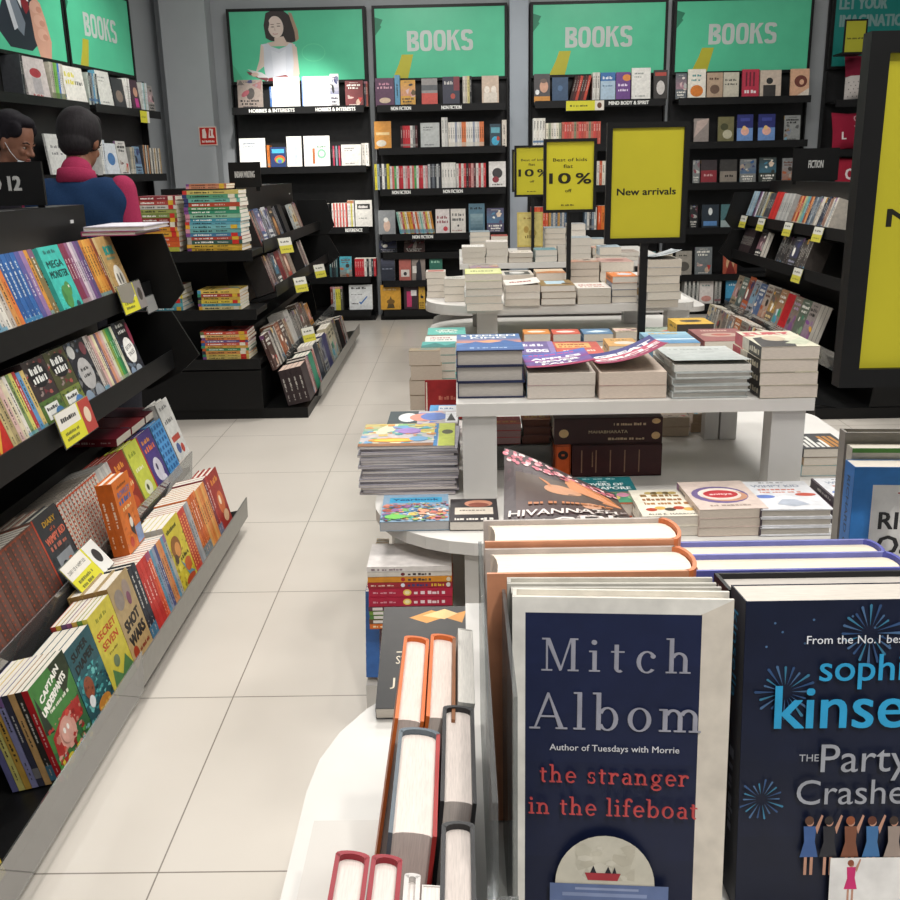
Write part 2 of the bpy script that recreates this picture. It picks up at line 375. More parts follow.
class Book:
    """W cover width, H height, T thickness; local frame: front cover to -Y, spine to -X, standing on z = 0"""
    _mesh = {}
    def __init__(s, W, H, T, bg, spine=None, art=None, sart=None, hard=False, pages='e3dccf', kind=None, lod=1, curl=None, rnd=False, back=None, ends=None, name=None):
        s.W, s.H, s.T, s.bg, s.spine, s.art, s.sart, s.hard, s.pages, s.lod, s.curl, s.rnd, s.back = W, H, T, bg, spine or bg, art, sart, hard, pages, lod, curl, rnd, back or bg
        s.kind = kind or ('hardback_book' if hard else 'paperback_book'); s.ends = ends
        s.cname = name or colour_name(bg)
    def meshes(s):
        k = repr([s.__dict__[q] for q in ('W','H','T','bg','spine','art','sart','hard','pages','lod','curl','rnd','back','kind')])
        if k in Book._mesh: return Book._mesh[k]
        W, H, T_ = s.W, s.H, s.T
        mb = MB(); lift = .00004 if s.lod else .00015
        bend = None
        if s.curl:
            cx, cz = s.curl[:2]
            bend = lambda p: Vector((p.x, p.y-cx*max(0, (p.x+W/2)/W)**2-cz*max(0, 1-p.z/H)**2 if cz >= 0 else p.y-cx*max(0, (p.x+W/2)/W)**2+cz*max(0, p.z/H)**2, p.z))
            if len(s.curl) > 2: bend = lambda p: Vector((p.x, p.y-s.curl[2]*max(0, p.z/H)**2*(1-.85*(p.x+W/2)/W)-.006*math.sin(3.1*(p.x/W+p.z/H)), p.z))
        mat = 'gloss' if s.lod == 2 else 'card'
        if s.lod == 0:
            x0, x1, y0, y1 = -W/2, W/2, -T_/2, T_/2
            p = [(x0,y0,0),(x1,y0,0),(x1,y1,0),(x0,y1,0),(x0,y0,H),(x1,y0,H),(x1,y1,H),(x0,y1,H)]
            mb.add(p, [(0,1,5,4)], s.bg); mb.add(p, [(2,3,7,6)], s.back); mb.add(p, [(3,0,4,7)], s.spine)
            mb.add(p, [(3,2,1,0),(4,5,6,7),(1,2,6,5)], s.pages, 'paper')
            # weld the shared corners
            mb.v = mb.v[:8]; mb.f = [[i % 8 for i in f] for f in mb.f]
        else:
            c = .0026 if s.hard else .0008
            if bend:
                n = 20; lift = .0001
                for i in range(n):
                    for j in range(n):
                        u0, u1, v0, v1 = -W/2+W*i/n, -W/2+W*(i+1)/n, H*j/n, H*(j+1)/n
                        q = [bend(Vector(pp)) for pp in [(u0,-T_/2,v0),(u1,-T_/2,v0),(u1,-T_/2,v1),(u0,-T_/2,v1)]]
                        mb.add(q, [(0,1,2,3)], s.bg, mat)
                # weld the grid
                key = {}; nv = []; mp = {}
                for i, p in enumerate(mb.v):
                    kk = tuple(round(x, 6) for x in p)
                    if kk not in key: key[kk] = len(nv); nv.append(p)
                    mp[i] = key[kk]
                mb.v = nv; mb.f = [[mp[i] for i in f] for f in mb.f]
            else:
                mb.box(-W/2, W/2, -T_/2, -T_/2+c, 0, H, s.bg, mat)
            mb.box(-W/2, W/2, T_/2-c, T_/2, 0, H, s.back, mat)
            if s.rnd:
                n = 8; out = []; inn = []
                for k in range(n+1):
                    a = -math.pi/2+math.pi*k/n
                    out.append((-W/2-math.cos(a)*T_*.2, math.sin(a)*T_/2)); inn.append((-W/2+.001-math.cos(a)*T_*.2+c*.6, math.sin(a)*(T_/2-c)))
                mb.prism(out+inn[::-1], 0, H, s.spine, mat)
            else:
                mb.box(-W/2, -W/2+c, -T_/2+c*.5, T_/2-c*.5, 0, H, s.spine, mat)
                if s.spine != s.bg:
                    mb.add([(-W/2-.0002, T_/2, 0), (-W/2-.0002, -T_/2, 0), (-W/2-.0002, -T_/2, H), (-W/2-.0002, T_/2, H)], [(0,1,2,3)], s.spine, mat)
        sh = Sheet(mb, (-W/2, -T_/2, 0), (W, 0, 0), (0, 0, H), (0, -1, 0), mat, lift, bend); draw(sh, s.art)
        if s.sart and not s.rnd:
            sp = Sheet(mb, (-W/2-.0002, T_/2, H), (0, 0, -H), (0, -T_, 0), (-1, 0, 0), mat, lift); draw(sp, s.sart)
        cover = mb.mesh(s.kind); pg = None
        if s.lod:
            c = .0026 if s.hard else .0008; e = .004 if s.hard else .0006
            pb = MB()
            if s.rnd:
                n = 6; poly = []
                for k in range(n+1):
                    a = -math.pi/2+math.pi*k/n; poly.append((-W/2+.002-math.cos(a)*T_*.17, math.sin(a)*(T_/2-c)))
                for k in range(n+1):
                    a = math.pi/2-math.pi*k/n; poly.append((W/2-e-math.cos(a)*T_*.1, math.sin(a)*(T_/2-c)))
                pb.prism(poly, e, H-e, s.pages, 'paper')
            else:
                pb.box(-W/2+c, W/2-e, -T_/2+c, T_/2-c, e, H-e, s.pages, 'paper')
            pg = pb.mesh('page_block')
        Book._mesh[k] = (cover, pg)
        return cover, pg
    def put(s, M, label, group=None, cat='book'):
        cover, pg = s.meshes()
        o = bpy.data.objects.new(s.kind, cover); COL.objects.link(o); o.matrix_basis = M
        tag(o, uniq(label), cat, group)
        if pg:
            q = bpy.data.objects.new('page_block', pg); COL.objects.link(q); q.parent = o
        return o
    def word(s): return s.kind.replace('_', ' ')

# ------------------------------------------------------------------ cover designs
PAL = ['c23a35','2f5d93','e0a63a','3c8a6a','7a4a86','d9d4c8','2b2f3a','b0552f','4f93b5','8f2f3f','ded06a','5f6b45','c98a9a','3a3f6a','e8e4da','a6a29a']
DULL = ['6b5a50','8a8078','a79a8c','3a3a40','5c6670','c8c0b4','7a3a34','2c3446','b59a78','4c5a50','d8d2c8','8c6a5a','33302e','9aa2a8','703038','bdb5a8']
def dim(c, k):
    return ''.join('%02x' % max(0, min(255, int(int(c[i:i+2], 16)*k))) for i in (0, 2, 4))
def mixc(a, b, t):
    return ''.join('%02x' % int(int(a[i:i+2], 16)*(1-t)+int(b[i:i+2], 16)*t) for i in (0, 2, 4))
def ink(bg):
    l = sum(int(bg[i:i+2], 16)*k for i, k in ((0, .3), (2, .59), (4, .11)))
    return '1c1c1e' if l > 130 else 'f0ece2'
def gen(bg, seed, busy=1):
    """a cover design: a picture of overlapping patches, a title block and an author's line"""
    r = random.Random(seed*7+3); t = ink(bg); a = r.choice(PAL); b = r.choice(PAL); o = []
    y1 = r.uniform(.5, .7); up = r.random() < .3; o0 = .38 if up else 0
    if r.random() < .6: o.append(('grad', mixc(bg, a, .6), bg, 6, 0, o0, 1, y1))
    for k in range(r.randrange(5, 10)):
        c = mixc(r.choice([a, b, bg, t]), r.choice([bg, a, 'd9b090']), r.uniform(0, .6)); cx, cy = r.uniform(.1, .9), o0+r.uniform(.05, y1-.08)
        if r.random() < .5: o.append(('oval', cx, cy, r.uniform(.05, .24), r.uniform(.03, .15), c, 10, r.uniform(0, 90)))
        else:
            n = r.randrange(3, 6); q = r.uniform(.08, .28); o.append(('poly', [(min(1, max(0, cx+q*math.cos(6.28*m/n+cy*9)*r.uniform(.5, 1.2))), min(1, max(0, cy+.66*q*math.sin(6.28*m/n+cy*9)*r.uniform(.5, 1.2)))) for m in range(n)], c))
    ty = .12 if up else .68; tc = r.choice([t, t, mixc(a, t, .5)])
    o += [('dashes', .1, ty+.11, .8, .075, tc, 4, seed), ('dashes', r.uniform(.12, .25), ty, .6, .075, tc, 3, seed+1)]
    if busy: o += [('dashes', .25, .91, .5, .03, mixc(bg, t, .7), 5, seed+2), ('dashes', .2, .04, .6, .035, mixc(bg, t, .8), 4, seed+3)]
    return o
def gsp(bg, seed, k=None):
    r = random.Random(seed); t = ink(bg); o = []
    if r.random() < .35: o.append(('rect', 0 if r.random() < .5 else .8, 0, r.uniform(.06, .2), 1, mixc(r.choice(PAL), bg, .35)))
    x = r.uniform(.08, .3); o.append(('dashes', x, .36, r.uniform(.28, .5), r.uniform(.24, .34), mixc(bg, t, .75), 5, seed))
    if r.random() < .6: o.append(('dashes', .72, .4, .2, .2, mixc(bg, t, .6), 2, seed+5))
    return o

# ------------------------------------------------------------------ rows and stacks
def S(n, T_, H, W, bg, seed=0, kind=None, hard=False, sart=None, pages='e3dccf', lean=0, vary=0, back=None):
    return ('s', n, dict(T_=T_, H=H, W=W, bg=bg, seed=seed, kind=kind, hard=hard, sart=sart, pages=pages, vary=vary, back=back), lean)
def FO(n, W, H, T_, bg, art=None, seed=0, kind=None, hard=False, spine=None, sart=None, pages='e3dccf', spines=None, lod=None, dz=0, name=None, extra=None):
    return ('f', n, dict(W=W, H=H, T_=T_, bg=bg, art=art, seed=seed, kind=kind, hard=hard, spine=spine, sart=sart, pages=pages, spines=spines, lod=lod, dz=dz, name=name, extra=extra), 0)
def G(d): return ('g', d)
def row(Fm, items, phrase, group, end, tilt=18, lod=1, kind='paperback_book', face_lean=0):
    """Fm: frame at the row's first corner; +X runs along the row, -Y faces the shopper. END says which end the count starts from"""
    M0 = Fm @ RX(-tilt); x = 0
    cnt = 0; out = []
    for it in items:
        if it[0] == 'g': x += it[1]; continue
        if it[0] == 's':
            p = it[2]; n = it[1]; lean = it[3]
            if lean > 0: x += p['H']*math.sin(R(lean))*.0
            for i in range(n):
                bgs = p['bg'] if isinstance(p['bg'], list) else [p['bg']]
                bg = bgs[(i+p['seed']) % len(bgs)] if not p['vary'] else random.Random(p['seed']*97+i).choice(bgs)
                rr = random.Random(p['seed']*13+i)
                T_ = p['T_']*(1+p['vary']*rr.uniform(-.35, .45)); H = p['H']*(1+p['vary']*rr.uniform(-.12, .1))
                sart = p['sart'] if p['sart'] is not None else gsp(bg, (p['seed']*7+i) % 9 if p['vary'] else p['seed'])
                b = Book(p['W'], H, T_, bg, None, None, sart, p['hard'], p['pages'], p['kind'] or kind, lod, back=p['back'])
                st = T_/math.cos(R(lean))+.0004
                cnt += 1
                M = M0 @ T(x+T_/2/math.cos(R(lean))+(H*math.sin(R(-lean)) if lean < 0 else 0), p['W']/2, 0) @ RY(lean) @ RZ(90)
                if lean: M = M @ T(0, 0, abs(math.sin(R(lean)))*T_/2)
                b.put(M, f"{b.cname} spine, {nth(cnt)} book from the {end}, {phrase}", group)
                x += st
            if lean: x += p['H']*abs(math.sin(R(lean)))
        else:
            p = it[2]; n = it[1]; cnt += 1; y = 0
            for i in range(n):
                art = p['art'] if p['art'] is not None else gen(p['bg'], p['seed'])
                spc = p['spine'] or p['bg']; bg = p['bg']
                if p['spines'] and i: spc = p['spines'][(i-1) % len(p['spines'])]; bg = spc; art = None
                if i: art = []
                sart = p['sart'] if p['sart'] is not None else gsp(spc, p['seed']+(i if p['spines'] else 0))
                b = Book(p['W'], p['H'], p['T_'], bg, spc, art, sart, p['hard'], p['pages'], p['kind'] or kind, lod if p['lod'] is None else p['lod'], name=p['name'] if i == 0 else None)
                M = M0 @ T(x+p['W']/2, y, p['dz']+math.sin(R(face_lean))*p['T_']) @ RX(-face_lean) @ T(0, p['T_']/2, 0)
                if i == 0: lb = p['extra'] or f"{b.cname} book face out, {nth(cnt)} from the {end}, {phrase}"
                else: lb = f"{b.cname} book {nth(i)} behind the {nth(cnt)} from the {end}, {phrase}"
                b.put(M, lb, group); y += p['T_']+.0004
            x += p['W']+.002
    return x

def pile(x, y, z, books, phrase, group, rot=0, spine_front=False, jit=.004, seed=0, top_label=None):
    """lays BOOKS (bottom first) flat; x, y: middle of the stack's front edge; rot turns the stack"""
    r = random.Random(seed+int(x*1000)+int(y*977)); n = len(books); zz = z
    for i, b in enumerate(books):
        dx, dy, dr = r.uniform(-jit, jit), r.uniform(0, jit), r.uniform(-1.5, 1.5)*jit/.004
        if spine_front: M = T(x+dx, y+dy, zz) @ RZ(rot+dr) @ T(b.H/2, b.W/2, 0) @ RZ(90) @ T(0, -b.H/2+b.H/2, b.T/2) @ RX(-90)
        else: M = T(x+dx, y+dy, zz) @ RZ(rot+dr) @ T(0, 0, b.T/2) @ RX(-90)
        k = n-i
        w = 'topmost' if k == 1 and n > 1 else 'the only one' if n == 1 else f'{nth(k)} from the top'
        wd = 'magazine' if b.kind == 'magazine' else 'book'
        lb = top_label if (k == 1 and top_label) else (f"{b.cname} {wd}, {w} of the {phrase}" if n > 1 else f"{b.cname} {wd} lying alone, {phrase}")
        b.put(M, lb, group); zz += b.T+.0005
    return zz
def PB(W, D, T_, bg, art=None, seed=0, spine=None, sart=None, hard=False, pages='d8d1c5', kind=None, curl=None, lod=1, rnd=False, name=None):
    return Book(W, D, T_, bg, spine, gen(bg, seed) if art is None else art, gsp(spine or bg, seed) if sart is None else sart, hard, pages, kind, lod, curl, rnd, name=name)
# ------------------------------------------------------------------ the shop
BLK = '0f0f10'; BLK2 = '1a1a1a'; WHT = 'd2cfca'
def proj(x, y, z):
    v = CAM_M.transposed() @ (Vector((x, y, z))-Vector((0, 0, CAM_H)))
    return 450+F_PX*v.x/-v.z, 450-F_PX*v.y/-v.z
def xat(px, y, z):
    py = proj(0, y, z)[1]
    for _ in range(3):
        x = at(px, py, y=y).x; py = proj(x, y, z)[1]
    return x
LW = T(-2.55, 8.10, 0) @ RZ(82)          # the left wall's frame: +X runs along it, -Y faces the room
m = MB(); m.box(-4.2, 5.0, -1.2, 8.80, -.06, 0, 'c5bdb1', 'floor_tiles'); struct(m, 'floor')
m = MB(); m.box(-4.2, 5.0, -1.2, 8.80, 3.3, 3.36, 'c9c9c9', 'paint'); struct(m, 'ceiling')
m = MB(); m.box(-2.55, 4.6, 8.64, 8.8, 0, 3.3, 'a4a8ab', 'paint'); struct(m, 'wall_back')
m = MB(); m.M = LW; m.box(-8.5, .62, .02, .14, 0, 3.3, '9da1a4', 'paint'); struct(m, 'wall_left')
m = MB(); m.box(4.6, 4.7, 2.0, 8.8, 0, 3.3, '9da1a4', 'paint'); struct(m, 'wall_right')
m = MB(); m.box(-2.40, -2.03, 8.44, 8.64, 0, 3.3, 'a9adb0', 'paint'); struct(m, 'trim_1')      # pilaster beside the back shelving
m = MB(); m.box(.445, .60, 8.57, 8.64, 0, 3.3, 'aab2bb', 'paint'); struct(m, 'trim_2')         # pilaster between the bookcases

def bookcase(Fm, x0, x1, zs, label, depth=.25, top=2.54, signs={}, group=None, low=True):
    e = empty('bookcase', uniq(label), 'bookcase', Fm @ T((x0+x1)/2, 0, 0), group)
    w = (x1-x0)/2
    m = MB(); m.box(-w, w, -.02, 0, 0, top, '242425', 'metal'); m.build('back_panel', e)
    for sx in (-1, 1):
        m = MB(); m.box(min(sx*w, sx*(w-.012)), max(sx*w, sx*(w-.012)), -.075, -.0205, 0, 1.955, BLK, 'metal'); m.build('upright', e)
    for i, z in enumerate(zs):
        m = MB(); d = depth if i < len(zs)-2 or not low else depth+.05*(i-len(zs)+3)
        m.box(-w+.032, w-.032, -d, -.021, z-.022, z-.002, BLK, 'metal')
        m.box(-w+.032, w-.032, -d-.006, -d, z-.05, z+.006, '131314', 'metal')
        for (u0, u1, txt) in signs.get(i, []):
            s = Sheet(m, (u0-(x0+x1)/2, -d-.006, z-.05), (u1-u0, 0, 0), (0, 0, .056), (0, -1, 0), 'card', .00015)
            s.text(txt, .5, .5, 'e8e8e4', w=.96, h=.5, bold=.05)
        m.build('shelf', e)
    m = MB(); m.box(-w+.001, w-.001, -depth-.06, -.0205, 0, zs[-1]-.051, BLK, 'metal'); m.build('plinth', e)
    return e
def banner(Fm, x0, x1, z0, z1, label, draw_fn, y=-.03, col='58c49a', group=None):
    e = empty('banner_sign', uniq(label), 'sign', Fm @ T((x0+x1)/2, y, z0), group)
    w = (x1-x0)/2; h = z1-z0; t = .022
    m = MB()
    m.box(-w, w, -.05, .0, 0, t, '101010', 'metal'); m.box(-w, w, -.05, .0, h-t, h, '101010', 'metal')
    m.box(-w, -w+t, -.05, .0, t, h-t, '101010', 'metal'); m.box(w-t, w, -.05, .0, t, h-t, '101010', 'metal'); m.build('sign_frame', e)
    m = MB(); m.box(-w+t, w-t, -.044, -.004, t, h-t, col, 'poster')
    s = Sheet(m, (-w+t, -.044, t), (2*w-2*t, 0, 0), (0, 0, h-2*t), (0, -1, 0), 'poster', .00015)
    draw_fn(s); m.build('printed_panel', e)
    return e
def art_books(s):
    s.poly([(.0, .62), (.05, .74), (.0, .86)], '2f8464'); s.poly([(.012, .66), (.062, .84), (.0, .88)], '2d7d60')
    s.poly([(.125, 0), (.245, 0), (.29, .34), (.2, .34), (.175, .2)], 'b9b33a')
    s.text('BOOKS', .5, .53, 'c3cdc8', w=.51, h=.29, font='block')
def art_girl(s):
    s.ring(.62, .40, .09, .13, .006, '66cfa2'); s.poly([(0, 0), (.08, 0), (.02, .2), (0, .25)], '4fb389')
    s.poly([(.275, .97), (.255, .80), (.265, .62), (.30, .58), (.36, .56), (.44, .54), (.485, .56), (.50, .64), (.475, .80), (.455, .93), (.41, 1.0), (.31, 1.0)], '37302f')
    s.poly([(.445, .98), (.47, .96), (.51, .72), (.515, .60), (.49, .56), (.485, .7)], 'a98d78')
    s.poly([(.33, .62), (.40, .64), (.42, .56), (.47, .54), (.46, .50), (.26, .50), (.27, .55), (.33, .57)], 'd2bdb0')
    s.oval(.345, .775, .058, .155, 'dccac0', 24, 6); s.poly([(.295, .93), (.345, .95), (.41, .88), (.405, .74), (.43, .72), (.45, .9), (.40, .99), (.31, .99)], '3a3231'); s.poly([(.29, .94), (.30, .82), (.285, .72), (.275, .8), (.27, .9)], '3a3231')
    s.oval(.322, .775, .014, .007, '6a5650'); s.oval(.368, .785, .014, .007, '6a5650'); s.oval(.32, .81, .016, .005, '7f6a60'); s.oval(.368, .82, .016, .005, '7f6a60')
    s.poly([(.338, .775), (.331, .725), (.345, .72)], 'cbb4a8'); s.oval(.34, .678, .02, .010, 'b87a74'); s.oval(.34, .683, .014, .004, 'e8dcd6')
    s.poly([(.225, .53), (.28, .545), (.30, .50), (.36, .46), (.42, .50), (.44, .54), (.485, .52), (.465, .25), (.45, .0), (.25, .0), (.235, .25)], 'ccd0da'); s.poly([(.30, .45), (.36, .40), (.41, .46), (.40, .0), (.31, .0)], 'd6d9e2')
    s.poly([(.225, .53), (.245, .5), (.24, .22), (.17, .12), (.185, .2), (.205, .3)], 'd8c6ba'); s.poly([(.46, .53), (.495, .48), (.505, .1), (.485, 0), (.45, .0), (.465, .25)], 'd8c6ba')
    s.poly([(.10, .15), (.19, .11), (.27, .035), (.25, .0), (.12, .10)], '7d4a50'); s.poly([(.11, .18), (.22, .125), (.27, .05), (.19, .055)], 'd9d9d9')
    s.poly([(.27, .045), (.4, .085), (.45, .02), (.44, 0), (.26, 0)], '8e2f33'); s.oval(.165, .10, .028, .03, 'd2b8aa')
def art_hand(s):
    s.poly([(.28, .25), (.52, 1), (.70, 1), (.74, .2), (.62, .05), (.40, .05)], '2b2f3a')
    s.poly([(.56, 1), (.62, 1), (.64, .52), (.6, .45), (.56, .55)], '8a2b33'); s.poly([(.50, 1), (.56, 1), (.56, .5), (.52, .6)], 'e2e2e4'); s.poly([(.62, 1), (.66, 1), (.64, .6), (.62, .6)], 'e2e2e4')
    s.poly([(.36, .98), (.40, 1.0), (.58, .35), (.55, .2), (.48, .28)], '77808c'); s.poly([(.34, .96), (.37, .98), (.50, .28), (.46, .24)], 'c6cad0')
    s.poly([(.64, .55), (.70, .68), (.76, .62), (.80, .45), (.84, .2), (.82, 0), (.70, 0), (.66, .2)], 'c99a86')
    for k in range(3): s.oval(.70+.025*k, .56-.15*k, .055, .07, 'd2a592'); s.oval(.74+.02*k, .54-.15*k, .03, .035, 'bd8a77')
    s.poly([(.68, .98), (.72, 1.0), (.76, .7), (.72, .62), (.69, .7)], 'd2a592')
def art_imagine(s):
    s.text('LET YOUR', .2, .80, '7f9e9c', w=.34, h=.15, bold=.05); s.text('IMAGINATION', .30, .58, '7f9e9c', w=.52, h=.15, bold=.05)
BK = T(0, 8.62, 0)
ZA = [1.76, 1.285, .785, .37, .09]; ZB = [1.755, 1.418, 1.088, .718, .56, .33, .085]; ZC = [1.76, 1.415, 1.085, .72, .33, .085]
bookcase(BK, -1.885, -.735, ZA, 'black metal bookcase under the banner of the reading girl', signs={0: [(-1.72, -1.33, 'HOBBIES & INTERESTS'), (-1.17, -.83, 'HOBBIES & INTERESTS')], 2: [(-.97, -.82, 'REFERENCE')]})
bookcase(BK, -.69, .43, ZB, 'black bookcase of non fiction between the girl banner and the pale pilaster', signs={0: [(-.545, -.375, 'NON FICTION'), (-.13, .04, 'NON FICTION')], 2: [(-.56, -.40, 'NON FICTION'), (-.13, .04, 'NON FICTION')], 3: [(-.40, -.22, 'NON FICTION')]})
bookcase(BK, .61, 1.745, ZC, 'black bookcase just past the pale pilaster, behind the yellow sale signs', signs={0: [(1.24, 1.58, 'MIND BODY & SPIRIT')]})
bookcase(BK, 1.785, 2.93, ZC, 'black bookcase with sparse face out books beside the cushions', signs={})
banner(BK, -1.88, -.742, 1.958, 2.54, 'green banner picturing a girl in white reading a red book', art_girl)
banner(BK, -.685, .425, 1.958, 2.54, 'green banner reading books directly beside the banner of the girl', art_books)
banner(BK, .615, 1.74, 1.958, 2.54, 'green banner reading books just past the pale pilaster', art_books)
banner(BK, 1.79, 2.925, 1.958, 2.54, 'green banner reading books nearest the cushion shelves', art_books)
ZL = [1.72, 1.25, .80, .40, .09]
bookcase(LW, -1.10, 0.0, ZL, 'black bookcase on the side wall nearest the corner, behind the shoppers', depth=.2)
bookcase(LW, -2.25, -1.12, ZL, 'black bookcase on the side wall under the banner of a suited hand', depth=.2)
banner(LW, -1.10, -.13, 1.965, 2.54, 'green banner reading books on the side wall near the corner', art_books)
banner(LW, -2.25, -1.115, 1.965, 2.54, 'green banner picturing a man in a suit holding an open book', art_hand)
ZE = [1.72, 1.33, .98, .6, .09]
bookcase(BK, 3.07, 4.25, ZE, 'black bookcase of maroon cushions under the teal banner', depth=.25, low=False)
banner(BK, 3.08, 4.24, 1.975, 2.62, 'teal banner with grey lettering above the maroon cushions', art_imagine, col='1f7f78')

def shelf_row(Fm, z, specs, phrase, group, end='wall end', yoff=-.19, lod=0, conv=None, kind='reference_book'):
    """face-out and spine-out books of one wall shelf; each spec gives the stretch of shelf that it fills"""
    items = []; first = None; cur = None
    for sp in specs:
        x0, x1 = (conv(sp[0]), conv(sp[1])) if conv else (sp[0], sp[1])
        if first is None: first = x0; cur = x0
        if x0 > cur: items.append(G(x0-cur)); cur = x0
        w = x1-x0; H = sp[3]
        if sp[2] == 'f':
            o = sp[5] if len(sp) > 5 else {}
            items.append(FO(o.get('n', 1), w-.002, H, o.get('t', .016), sp[4], o.get('art'), o.get('seed', int(x0*1000) % 97), o.get('kind'), o.get('hard', False), spine=o.get('spine')))
        else:
            n = sp[4]; o = sp[6] if len(sp) > 6 else {}
            w -= H*abs(math.sin(R(o.get('lean', 0))))+(.012 if o.get('lean') else 0)
            items.append(S(n, w/n-.0004, H, o.get('W', .13), sp[5], o.get('seed', int(x0*1000) % 89), o.get('kind'), lean=o.get('lean', 0), vary=o.get('vary', .0)))
        cur = x1
    return row(Fm @ T(first, yoff, z), items, phrase, group, end, tilt=0, lod=lod, kind=kind, face_lean=6)
cb = lambda z: (lambda px: xat(px, 8.44, z))
W_ = 'f4f2ee'
def back(z, specs, phrase, group, yoff=-.2, kind='reference_book'): shelf_row(BK, z, specs, phrase, group, 'side wall', yoff, 0, cb(z), kind)
art_w = lambda c='9a9a9a', s=0: [('dashes', .15, .8, .5, .05, c, 4, s), ('dashes', .15, .7, .4, .04, c, 3, s+1), ('dashes', .2, .1, .5, .04, c, 4, s+2)]
g1 = 'books on the wall shelves under the girl banner'
p1 = "girl banner's top shelf"
back(ZA[0], [(239, 264, 'f', 0.224, '8d8078', {'seed': 2}), (271, 275, 's', 0.166, 2, ['3f6fb0', W_]), (275, 301, 'f', 0.241, W_, {'art': [('dashes', .35, .8, .3, .04, '8a8a8a', 3, 1)], 'kind': 'picture_book'}), (303, 331, 'f', 0.241, W_, {'art': [('rect', 0, 0, .05, 1, '7ea0d8')], 'kind': 'picture_book'}), (331, 340, 'f', 0.249, 'd9d6d6', {'seed': 5}), (346, 364, 'f', 0.199, '6e2b2e', {'seed': 4}), (365, 368.5, 's', 0.191, 2, ['8f4a40', '30303a'])], p1, g1)
back(ZA[1], [(241, 267, 'f', 0.241, W_, {'art': art_w('7a8a9a', 1), 'kind': 'picture_book'}), (268.5, 271, 's', 0.183, 1, ['e0803a']), (271.5, 287, 'f', 0.166, '2c3f70', {'art': [('rect', .1, .7, .8, .2, '4fb5e0'), ('oval', .6, .4, .35, .2, 'e0663a'), ('oval', .6, .34, .25, .14, '7fc25a'), ('oval', .6, .3, .14, .09, '5a6fd0')]}), (288, 303, 'f', 0.249, W_, {'art': [('rect', .5, .1, .2, .8, 'c9d2e8')]}), (305, 331, 'f', 0.249, W_, {'art': [('oval', .68, .42, .17, .16, '8fc2a4'), ('oval', .68, .42, .1, .09, 'e8eee8'), ('rect', .33, .1, .09, .5, 'b56a3a'), ('dashes', .5, .62, .36, .06, '6f9a80', 3, 4)], 'kind': 'picture_book'}), (332.5, 341, 's', 0.166, 6, ['23252a', '8fa3b0', '2c2c30', 'c4405a']), (342, 362, 'f', 0.174, 'd6d2cc', {'art': art_w('6a6a6a', 7)}), (362.5, 369.5, 's', 0.183, 2, ['cfcac2', 'e6e2dc'])], "girl banner's second shelf", g1)
back(ZA[2], [(327, 330, 's', .2, 2, ['3a3c40', '8a8a88']), (333, 348, 's', .2, 10, ['e9e4de', 'cf4a42']), (348.5, 355, 's', .22, 4, ['e9e5dc', 'd8cf5a', W_]), (356, 373, 'f', .22, 'dedbd4', {'art': [('rect', .12, .66, .76, .2, '30302e'), ('dashes', .2, .7, .6, .12, 'e6e2dc', 4, 1), ('dashes', .2, .3, .5, .05, '8a8a86', 4, 3)]})], "girl banner's third shelf", g1)
back(ZA[3], [(331, 339, 's', .16, 4, ['2c3436', '3c5a5e', '22262a']), (341, 353, 'f', .17, '4a9fb0', {'seed': 8}), (356, 377, 's', .15, 9, ['e8e4dc', '2a2c30', 'd0cdc6', '2e3f44', 'c2303a', 'c2303a', 'c2303a', 'c2303a', 'c2303a'])], "girl banner's fourth shelf", g1, yoff=-.24)
back(ZA[4], [(333, 345, 's', .2, 5, ['b9bfb8', 'd8cf4a', 'd8cf4a', '5a5a50', '7a3f34']), (351, 374, 'f', .21, 'e4e6e6', {'art': [('dashes', .1, .84, .7, .07, '3a3a3a', 3, 1), ('dashes', .1, .6, .5, .04, '7a7a7a', 4, 2), ('poly', [(.42, .3), (.5, .2), (.8, .52), (.76, .54), (.5, .28), (.46, .33)], '2a6fb8'), ('dashes', .1, .22, .3, .05, '5a5a5a', 2, 3)], 'n': 2, 'spine': 'c9a08a'})], "girl banner's bottom shelf", g1, yoff=-.29)
g2 = 'non fiction books beside the pale pilaster'
N_ = 'non-fiction bookcase shelf'
back(ZB[0], [(376, 395, 'f', .22, '5c3a55', {'art': [('dashes', .2, .75, .6, .08, 'c98aa0', 3, 1), ('dashes', .1, .62, .8, .09, 'd0a0b0', 3, 2), ('oval', .5, .2, .3, .1, 'd0b8a0')]}), (395.5, 400.5, 's', .24, 1, ['6aa0c0']), (401, 416, 'f', .2, 'cf9a3a', {'seed': 3}), (422, 438, 'f', .21, '8f8a88', {'art': [('rect', 0, .0, 1, .45, 'c4493f'), ('rect', 0, .55, 1, .2, '55585c')]}), (443, 460, 'f', .22, '2e3042', {'art': [('dashes', .1, .72, .55, .12, 'c9c4c0', 3, 1), ('rect', .65, .5, .35, .5, '7a2a34'), ('oval', .6, .3, .14, .1, 'b0483c')]}), (463, 472, 's', .22, 4, ['d6c98a', '2a2a2c', 'd8d2c6', 'c9bfae']), (482, 499, 'f', .22, 'cbb5a2', {'art': [('oval', .3, .5, .16, .14, 'e6dcd0'), ('oval', .7, .5, .16, .14, 'e6dcd0'), ('rect', .1, .05, .8, .35, 'd9cfc2')]})], 'top '+N_, g2)
